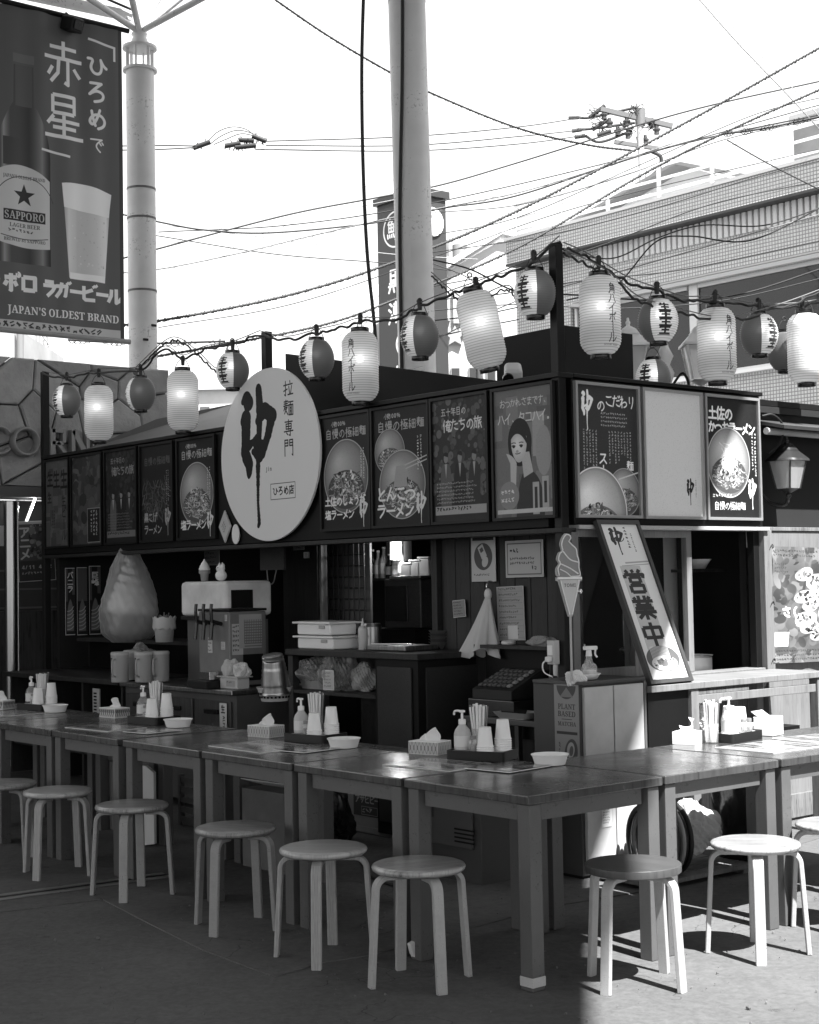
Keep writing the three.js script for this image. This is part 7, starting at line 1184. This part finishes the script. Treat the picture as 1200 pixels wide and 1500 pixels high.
{ // utility pole with insulators
  const b = [24.944, 9.188, -21.774], a = [24.75, 11.664, -21.791], t = thing('utility_pole', 'far leaning utility pole crowded with insulators and a transformer', 'utility pole', [b[0], 0, b[2]]), rel = (q) => [q[0] - b[0], q[1], q[2] - b[2]];
  const m = mat(0.1, 0.6), top = rel(a);
  part('pole', rod([-(top[0]) * 0.3, 0, -(top[2]) * 0.3], top, 0.07, 12), mat(0.4, 0.7), t);
  part('crossarm', beam(rel([24.116, 11.561, -22.323]), rel([25.312, 11.165, -21.353]), 0.1, 0.1), m, t); part('crossarm', beam(rel([24.353, 10.849, -22.168]), rel([25.092, 10.685, -21.564]), 0.08, 0.08), m, t);
  part('transformer', cyl(0.11, 0.11, 0.36, ...rel([24.776, 11.369, -21.786]), 16), mat(0.12, 0.5), t);
  for (const q of [[24.175, 11.442, -22.282], [24.268, 11.263, -22.215], [24.406, 11.084, -22.11], [24.551, 11.286, -21.978], [24.577, 11.021, -21.972], [24.971, 11.246, -21.632], [25.052, 11.097, -21.573], [24.863, 10.881, -21.743]]) part('insulator', [cyl(0.06, 0.04, 0.2, ...rel(q), 10), cyl(0.085, 0.085, 0.03, ...rel(q), 10)], mat(0.05, 0.3), t);
  for (const [a2, b2] of [[[23.586, 11.383, -22.774], [23.756, 11.393, -22.633]], [[23.647, 11.102, -22.74], [23.805, 11.128, -22.607]], [[23.694, 10.968, -22.709], [23.864, 10.994, -22.566]], [[23.937, 11.389, -22.482], [24.183, 11.633, -22.264]], [[23.987, 11.123, -22.457], [24.233, 11.323, -22.24]], [[24.068, 11.003, -22.396], [24.293, 11.086, -22.204]]]) part('sleeve', rod(rel(a2), rel(b2), 0.045, 8), M.cable, t);
  for (let i = 0; i < 36; i++) { const q = rel([[24.027, 11.475, -22.403], [24.144, 11.193, -22.322], [24.518, 11.184, -22.011], [24.707, 11.473, -21.838], [24.915, 11.218, -21.68]][i % 5]); part('wire_tail', tube([[q[0] + rr(-0.1, 0.1), q[1] + rr(-0.1, 0.1), q[2]], [q[0] + rr(-0.25, 0.25), q[1] + rr(-0.16, 0.16), q[2] + rr(-0.2, 0.2)], [q[0] + rr(-0.35, 0.35), q[1] + rr(-0.22, 0.16), q[2]]], rr(0.006, 0.014), 8, 4), M.cable, t); }
  for (const [a2, b2, c2] of [[[23.756, 11.393, -22.633], [23.96, 11.389, -22.463], [24.773, 11.604, -21.775]], [[23.805, 11.128, -22.607], [24.031, 11.151, -22.418], [24.687, 11.253, -21.867]], [[23.864, 10.994, -22.566], [24.126, 10.855, -22.356], [24.633, 11.078, -21.922]]]) part('jumper', tube([rel(a2), rel(b2), rel(c2)], 0.03, 16, 5), M.cable, t);
  part('pole_cable', [tube([rel([24.748, 10.958, -21.834]), rel([24.812, 10.441, -21.81]), rel([24.876, 9.925, -21.787]), rel([24.995, 9.554, -21.71]), rel([25.222, 9.519, -21.524]), rel([25.412, 9.706, -21.355])], 0.05, 40, 6), tube([rel([24.98, 10.628, -21.661]), rel([25.129, 10.507, -21.544]), rel([25.099, 10.243, -21.584]), rel([24.875, 9.998, -21.784])], 0.04, 30, 6)], M.cable, t);
}
// ---------- overhead wires ----------
function wire(label, pts, r, m = M.cable, coil = 0) {
  const t = thing('overhead_wire', label, 'wire', pts[0], 0, 'overhead wires'), o = pts[0], q = pts.map((p) => [p[0] - o[0], p[1] - o[1], p[2] - o[2]]), cv = curve(q);
  part('wire', new THREE.TubeGeometry(cv, 80, r, 5), m, t);
  if (coil) { const loose = coil < 40, n = coil * (loose ? 8 : 12), P = []; for (let i = 0; i <= n; i++) { const v = cv.getPoint(i / n), a = i / (loose ? 8 : 6) * 2 * PI, k = loose ? 1.6 + 1.2 * Math.sin(i * 0.11) : 1.05 + 0.25 * Math.sin(i * 0.37); P.push([v.x + Math.cos(a) * r * k, v.y + Math.sin(a) * r * k * 1.2, v.z]); } part('spiral_wrap', tube(P, r * (loose ? 0.35 : 0.55), n, 4), m, t); }
}
const LW = 'black twisted overhead wire crossing the white sky', TW = 'thin grey overhead wire crossing the white sky';
wire(LW, [[10.136, 8.384, -14.602], [10.965, 8.084, -14.582], [11.855, 7.799, -14.51], [12.64, 7.65, -14.517], [13.795, 7.36, -14.225], [15.209, 7.412, -14.348], [16.464, 7.593, -14.597]], 0.011, M.cable, 90);
wire(TW, [[16.695, 10.29, -24.659], [19.028, 11.437, -22.654], [21.223, 12.841, -20.749]], 0.008, mat(0.3, 0.7));
wire(TW, [[14.613, 8.984, -21.258], [17.141, 9.31, -20.441], [20.002, 10.032, -20.625], [23.835, 11.392, -22.567]], 0.011);
wire(TW, [[14.632, 8.914, -21.247], [17.143, 9.153, -20.448], [20.005, 9.851, -20.633], [23.873, 11.126, -22.551]], 0.011);
wire(TW, [[14.499, 8.848, -21.361], [17.145, 9.057, -20.453], [20.007, 9.709, -20.64], [23.898, 11.008, -22.537]], 0.011);
wire(TW, [[12.232, 8.662, -21.954], [12.712, 8.661, -21.555], [13.721, 8.925, -22.003]], 0.011); wire(TW, [[12.232, 8.595, -21.957], [12.713, 8.594, -21.558], [13.739, 8.901, -21.989]], 0.011);
wire(LW, [[9.423, 5.62, -17.957], [10.175, 5.87, -17.318], [11.762, 6.404, -16.62], [12.983, 6.736, -16.237], [14.028, 7.035, -16.002], [15.181, 7.458, -15.67], [16.985, 8.13, -14.132], [18.604, 8.571, -12.762]], 0.012, M.cable, 0);
wire(LW, [[9.619, 6.391, -17.75], [10.184, 6.226, -17.29], [10.653, 6.108, -16.908], [11.624, 6.17, -16.748], [13.06, 6.406, -16.192], [13.707, 6.578, -15.645], [14.498, 6.736, -14.979], [16.076, 7.354, -13.632], [17.764, 7.79, -12.204]], 0.012, M.cable, 0);
wire('overhead wire wrapped in wide loose spiral loops', [[9.149, 5.349, -16.9], [9.703, 5.404, -16.437], [10.726, 5.688, -16.221], [11.685, 5.994, -16.057], [12.438, 6.198, -15.42], [13.122, 6.36, -14.842], [13.807, 6.522, -14.264], [14.852, 6.905, -14.023], [16.111, 7.409, -13.599]], 0.009, M.cableGrey, 26);
wire('thick pale twisted overhead wire rising to the right', [[7.712, 4.196, -14.257], [8.162, 4.242, -13.88], [9.479, 4.575, -13.417], [10.695, 5.025, -13.031], [12.084, 5.689, -12.49], [13.899, 6.784, -11.569], [15.215, 7.715, -10.422]], 0.012, mat(0.05, 0.7), 130);
wire('thick pale twisted overhead wire rising to the right', [[8.156, 3.872, -13.906], [8.595, 3.961, -13.537], [9.823, 4.265, -13.149], [10.817, 4.666, -12.951], [12.09, 5.267, -12.51], [13.475, 6.153, -11.958], [14.272, 6.671, -11.266], [15.222, 7.21, -10.445]], 0.011, mat(0.05, 0.7), 130);
wire(TW, [[11.175, 6.505, -19.053], [12.479, 6.209, -17.988], [13.69, 6.052, -16.991], [14.448, 5.926, -16.369]], 0.008); wire(TW, [[11.173, 6.672, -19.046], [12.627, 6.401, -17.853], [13.764, 6.178, -16.922], [14.748, 6.076, -16.111]], 0.007, mat(0.3, 0.7));
wire(TW, [[12.194, 6.748, -20.796], [13.768, 7.352, -19.453], [14.999, 7.75, -18.407], [16.888, 8.239, -16.81]], 0.006, mat(0.35, 0.7)); wire(TW, [[12.235, 6.159, -20.795], [13.772, 7.084, -19.465], [16.071, 7.692, -17.52]], 0.006, mat(0.35, 0.7));
wire(LW, [[8.369, 4.383, -16.303], [8.84, 4.339, -15.914], [9.186, 4.323, -15.627], [9.792, 4.332, -15.124]], 0.013, M.cable, 30);
wire('pair of thin steep wires coming down from the upper edge', [[15.557, 9.047, -12.663], [15.978, 8.431, -12.349], [16.468, 7.768, -11.98], [16.924, 7.133, -11.639]], 0.008, mat(0.2, 0.7), 60); wire('pair of thin steep wires coming down from the upper edge', [[15.625, 9.063, -12.605], [16.046, 8.482, -12.29], [16.536, 7.829, -11.921], [16.921, 7.302, -11.631]], 0.006, mat(0.4, 0.7));
wire(LW, [[13.509, 6.306, -10.62], [13.893, 6.016, -10.318], [14.394, 5.679, -9.921]], 0.008); wire(LW, [[13.479, 6.375, -10.641], [13.828, 6.427, -10.347], [14.381, 6.565, -9.88]], 0.012, M.cable, 30);
wire('slack black wire before the tiled building', [[10.731, 4.196, -10.448], [11.09, 4.321, -10.142], [11.393, 4.748, -9.866], [11.65, 4.802, -9.649], [12.114, 4.751, -9.266], [12.702, 5.098, -8.758]], 0.008); wire('slack black wire before the tiled building', [[10.776, 4.649, -10.384], [11.086, 4.602, -10.129], [11.418, 4.794, -9.842], [11.751, 4.907, -9.559], [12.215, 4.895, -9.174], [12.702, 5.084, -8.759]], 0.007);
wire('slack black wire before the tiled building', [[9.705, 4.622, -11.275], [10.005, 4.514, -11.032], [10.369, 4.285, -10.743], [10.782, 4.248, -10.402], [11.401, 4.18, -9.892], [12.019, 4.218, -9.377], [12.71, 4.482, -8.787]], 0.009); wire('slack black wire before the tiled building', [[9.716, 3.819, -11.312], [10.37, 4.205, -10.747], [11.088, 4.455, -10.136], [11.806, 4.705, -9.525], [12.703, 5.017, -8.762]], 0.006, mat(0.2, 0.7));
wire('thin wire before the white gabled building', [[10.361, 4.189, -12.057], [10.734, 4.237, -11.744], [11.063, 4.315, -11.466]], 0.007); wire('thin wire before the white gabled building', [[10.364, 4.011, -12.065], [10.736, 4.109, -11.75], [11.064, 4.186, -11.472]], 0.007); wire('thin wire before the white gabled building', [[10.352, 4.796, -12.029], [10.674, 4.61, -11.772], [10.843, 4.32, -11.649]], 0.006);
const FW = 'fine slack wire low in the sky right of the big column';
[[[12.931, 6.276, -15.005], [13.809, 6.361, -14.271], [14.766, 6.677, -13.458], [15.859, 7.159, -12.522], [16.919, 7.427, -11.625]], [[11.65, 4.929, -13.545], [12.439, 5.111, -12.879], [13.177, 5.374, -12.251], [14.16, 5.831, -11.408], [15.238, 6.11, -10.496]], [[11.653, 4.769, -13.553], [12.319, 4.833, -12.995], [13.059, 4.975, -12.372], [13.923, 5.075, -11.648], [15.248, 5.404, -10.529]], [[12.935, 5.981, -15.019], [13.811, 6.201, -14.279], [14.97, 6.824, -13.28], [16.129, 7.464, -12.28], [16.915, 7.713, -11.612]], [[12.292, 5.544, -14.278], [13.385, 5.73, -13.359], [14.425, 6.043, -12.477], [15.334, 6.385, -11.702], [16.081, 6.621, -11.068]], [[10.695, 6.323, -18.161], [12.05, 6.384, -17.032], [13.49, 6.63, -15.822], [15.501, 7.18, -14.119], [17.762, 7.931, -12.197]], [[9.694, 4.676, -16.487], [10.982, 4.941, -15.401], [12.344, 5.501, -14.237], [13.772, 6.101, -13.016], [16.079, 6.765, -11.061]], [[11.007, 4.472, -12.805], [11.754, 4.522, -12.182], [12.572, 4.457, -11.506], [13.505, 4.525, -10.727], [14.407, 4.769, -9.963]]].forEach((p, i) => wire(FW, p, 0.006 + 0.001 * (i % 3)));
{ // cable joint with spikes hanging in the sky
  const c = [14.14, 8.973, -21.652], t = thing('cable_joint', 'cluster of dark spiked cable joints with looped wires in the sky', 'cable joint', c), rel = (q) => [q[0] - c[0], q[1] - c[1], q[2] - c[2]];
  for (const [a, b] of [[[13.677, 8.891, -22.041], [13.899, 8.99, -21.851]], [[14.096, 8.916, -21.692], [14.292, 8.957, -21.527]], [[14.274, 9.016, -21.539], [14.47, 8.999, -21.376]], [[14.451, 9.081, -21.387], [14.631, 8.984, -21.243]], [[14.231, 8.889, -21.582], [14.498, 8.918, -21.358]]]) {
    const A = rel(a), B = rel(b); part('sleeve', rod(A, B, 0.045, 8), M.cable, t);
    for (let i = 0; i < 9; i++) { const u = i / 8, P = [A[0] + (B[0] - A[0]) * u, A[1] + (B[1] - A[1]) * u, A[2] + (B[2] - A[2]) * u]; part('spike', rod(P, [P[0] + rr(-0.04, 0.04), P[1] + rr(-0.11, 0.09), P[2] + rr(-0.05, 0.05)], 0.01, 4), M.cable, t); }
  }
  for (const k of [0, 1, 2]) part('loop', tube([rel([13.828, 8.945, -21.913]), rel([13.986, 9.15, -21.77]), rel([14.181, 9.238, -21.603]), rel([14.378, 9.187, -21.442]), rel([14.524, 9.021, -21.331])].map((v, i) => [v[0] + k * 0.06, v[1] - k * 0.06 * (i % 4 ? 1 : 0), v[2] + k * 0.05]), 0.008, 30, 5), M.cable, t);
}

// ---------- clutter in the stall and under the tables ----------
{
  const bottle = (p, h, r, m, label) => { const t = thing('glass_bottle', label, 'bottle', p, 0, 'bottles on the back shelf'); part('body', lathe([[0, 0], [r, 0], [r, h * 0.6], [r * 0.4, h * 0.78], [r * 0.36, h], [0, h]], 16), m, t); part('label', lathe([[r + 0.001, h * 0.15], [r + 0.001, h * 0.5]], 16), mat(rr(0.3, 0.7), 0.6), t); part('cap', cyl(r * 0.42, r * 0.42, h * 0.07, 0, h * 1.02, 0, 12), mat(0.5, 0.4), t); };
  const z0 = [7.6, 1.509, -9.635][2], y = [7.6, 1.503, -9.164][1], z1 = [7.6, 1.499, -8.838][2];
  const sh = thing('back_shelf', 'dark shelf of bottles and tubs above the oven', 'shelf', [7.6, y, (z0 + z1) / 2]); part('board', box(0.22, 0.02, Math.abs(z1 - z0), 0, -0.011, 0), M.darkWood, sh);
  for (let i = 0; i < 6; i++) bottle([7.56, y, z0 + (z1 - z0) * (0.08 + i * 0.09)], rr(0.16, 0.26), rr(0.025, 0.036), i % 3 ? M.greyPlastic : M.blackGloss, 'small bottle standing on the dark shelf above the oven');
  for (let i = 0; i < 3; i++) { const t = thing('storage_tub', 'grey lidded tub on the dark shelf above the oven', 'tub', [7.58, y, z0 + (z1 - z0) * (0.66 + i * 0.13)], 0, 'tubs on the back shelf'); part('tub', rbox(0.12, 0.1 + i * 0.02, 0.13, 0, 0.05 + i * 0.01, 0, 0.008), mat(0.2 + 0.12 * i, 0.5), t); part('lid', rbox(0.13, 0.015, 0.14, 0, 0.109 + i * 0.02, 0, 0.004), mat(0.45, 0.5), t); }
  // papers on the inner walls
  for (const [TL, TR, BL, l] of [[[6.9, 1.801, -11.014], [6.9, 1.8, -10.781], [6.9, 1.64, -11.018], 'small curled paper pinned above the white dispenser'], [[7.06, 1.797, -9.951], [7.06, 1.798, -9.802], [7.06, 1.738, -9.952], 'small white slip pinned to the inner wall'], [[5.955, 1.356, -6.775], [5.955, 1.364, -6.666], [5.955, 1.256, -6.778], 'small grey card pinned beside the hanging bags']]) notice('pinned_paper', l, TL, TR, BL, 0.5, (c, w, h) => small(c, 8, 8, w - 16, h - 16, 0.2, { size: 16 }));
  // bowls and boxes on the service counter
  const top = [5.52, 1.067, -6.608][1], bz = [5.95, 1.052, -6.933][2];
  const st = thing('bowl_stack', 'stack of dark lacquer bowls at the end of the service counter', 'bowl', [5.98, top, bz]); for (let i = 0; i < 5; i++) part('bowl', lathe([[0, 0], [0.035, 0], [0.07, 0.045], [0.073, 0.045], [0.066, 0.04], [0.034, 0.005], [0, 0.005]], 24).translate(0, i * 0.017, 0), i % 2 ? mat(0.06, 0.35) : mat(0.1, 0.35), st);
  const cn = thing('steel_canister', 'steel canister with a lid on the service counter', 'canister', [5.9, top, [5.9, 1.062, -7.492][2]]); part('body', cyl(0.06, 0.06, 0.13, 0, 0.065, 0, 24), M.steel, cn); part('lid', cyl(0.062, 0.055, 0.02, 0, 0.141, 0, 24), M.steel, cn);
  const bt = thing('squeeze_bottle', 'pale squeeze bottle beside the steel canister', 'bottle', [5.72, top, [5.72, 1.052, -7.351][2]]); part('body', lathe([[0, 0], [0.028, 0], [0.03, 0.12], [0.02, 0.14], [0, 0.14]], 18), mat(0.5, 0.5), bt); part('nozzle', cyl(0.012, 0.003, 0.05, 0, 0.165, 0, 10), mat(0.6, 0.5), bt);
  const tp = thing('tape_roll', 'roll of pale tape on the dark shelf by the notices', 'tape', [5.87, [5.9, 1.111, -6.12][1] + 0.001, [5.87, 1.11, -6.226][2]]); part('roll', new THREE.TorusGeometry(0.03, 0.012, 10, 24).rotateX(PI / 2).translate(0, 0.012, 0), mat(0.55, 0.5), tp);
  // under the tables
  const crate = (p, label, v) => { const t = thing('stacking_crate', label, 'crate', p, rr(-0.1, 0.1), 'crates under the tables'); for (let i = 0; i < 5; i++) { part('slat', box(0.34, 0.035, 0.012, 0, 0.04 + i * 0.06, 0.2), mat(v, 0.5), t); part('slat', box(0.012, 0.035, 0.4, -0.17, 0.04 + i * 0.06, 0), mat(v, 0.5), t); } part('floor', box(0.34, 0.015, 0.4, 0, 0.012, 0), mat(v, 0.5), t); for (const [x, z] of [[-1, -1], [-1, 1], [1, -1], [1, 1]]) part('corner', box(0.03, 0.31, 0.03, x * 0.165, 0.155, z * 0.195), mat(v, 0.5), t); };
  crate([5.1, 0.006, -8.0], 'slatted dark crate behind the fourth shaded table', 0.06);
  sack('waste_bag', 'full black waste bag on the floor behind the third shaded table', 'bag', [5.2, 0.006, -7.1], 0.17, 0.2, 0.18, mat(0.012, 0.3), 0.3, 21);
  const cb = [[4.675, 0.012, -6.695], [4.946, 0.012, -6.761], [5.014, 0.012, -6.546], [4.729, 0.012, -6.037], [4.699, 0.012, -5.709], [4.9, 0.012, -5.743]], fc = thing('floor_cable', 'dark cable curling over the floor behind the stools', 'cable', cb[0]); wpart('cable', tube(cb, 0.007, 60, 6), M.cable, fc);
  const lb = thing('taped_plug', 'small white taped plug lying at a table foot', 'plug', [3.876, 0.005, -4.666]); part('plug', [rbox(0.05, 0.03, 0.035, 0, 0.015, 0, 0.008), at(rbox(0.03, 0.05, 0.025, 0, 0, 0, 0.006), -0.025, 0.04, 0, 0, 0, 0.3)], M.whiteDull, lb);
  // grit and bits on the floor
  const N = 900, im = new THREE.InstancedMesh(new THREE.IcosahedronGeometry(0.004, 0), mat(0.12, 0.9), N), m4 = new THREE.Matrix4(), qt = new THREE.Quaternion();
  for (let i = 0; i < N; i++) { const d = rr(3.6, 8), a = rr(-0.3, 0.3), x = d * Math.sin(0.693 + a), z = -d * Math.cos(0.693 + a), s = rr(0.3, 1.3) * (rnd() < 0.04 ? 2.4 : 1); qt.setFromEuler(new THREE.Euler(rr(0, 3), rr(0, 3), rr(0, 3))); m4.compose(V(x, 0.007, z), qt, V(s, s * 0.5, s)); im.setMatrixAt(i, m4); }
  im.name = 'floor_grit'; info(im, 'fine grit and crumbs scattered over the concrete floor', 'grit', undefined, 'stuff'); scene.add(im);
}

renderer.render(scene, camera);
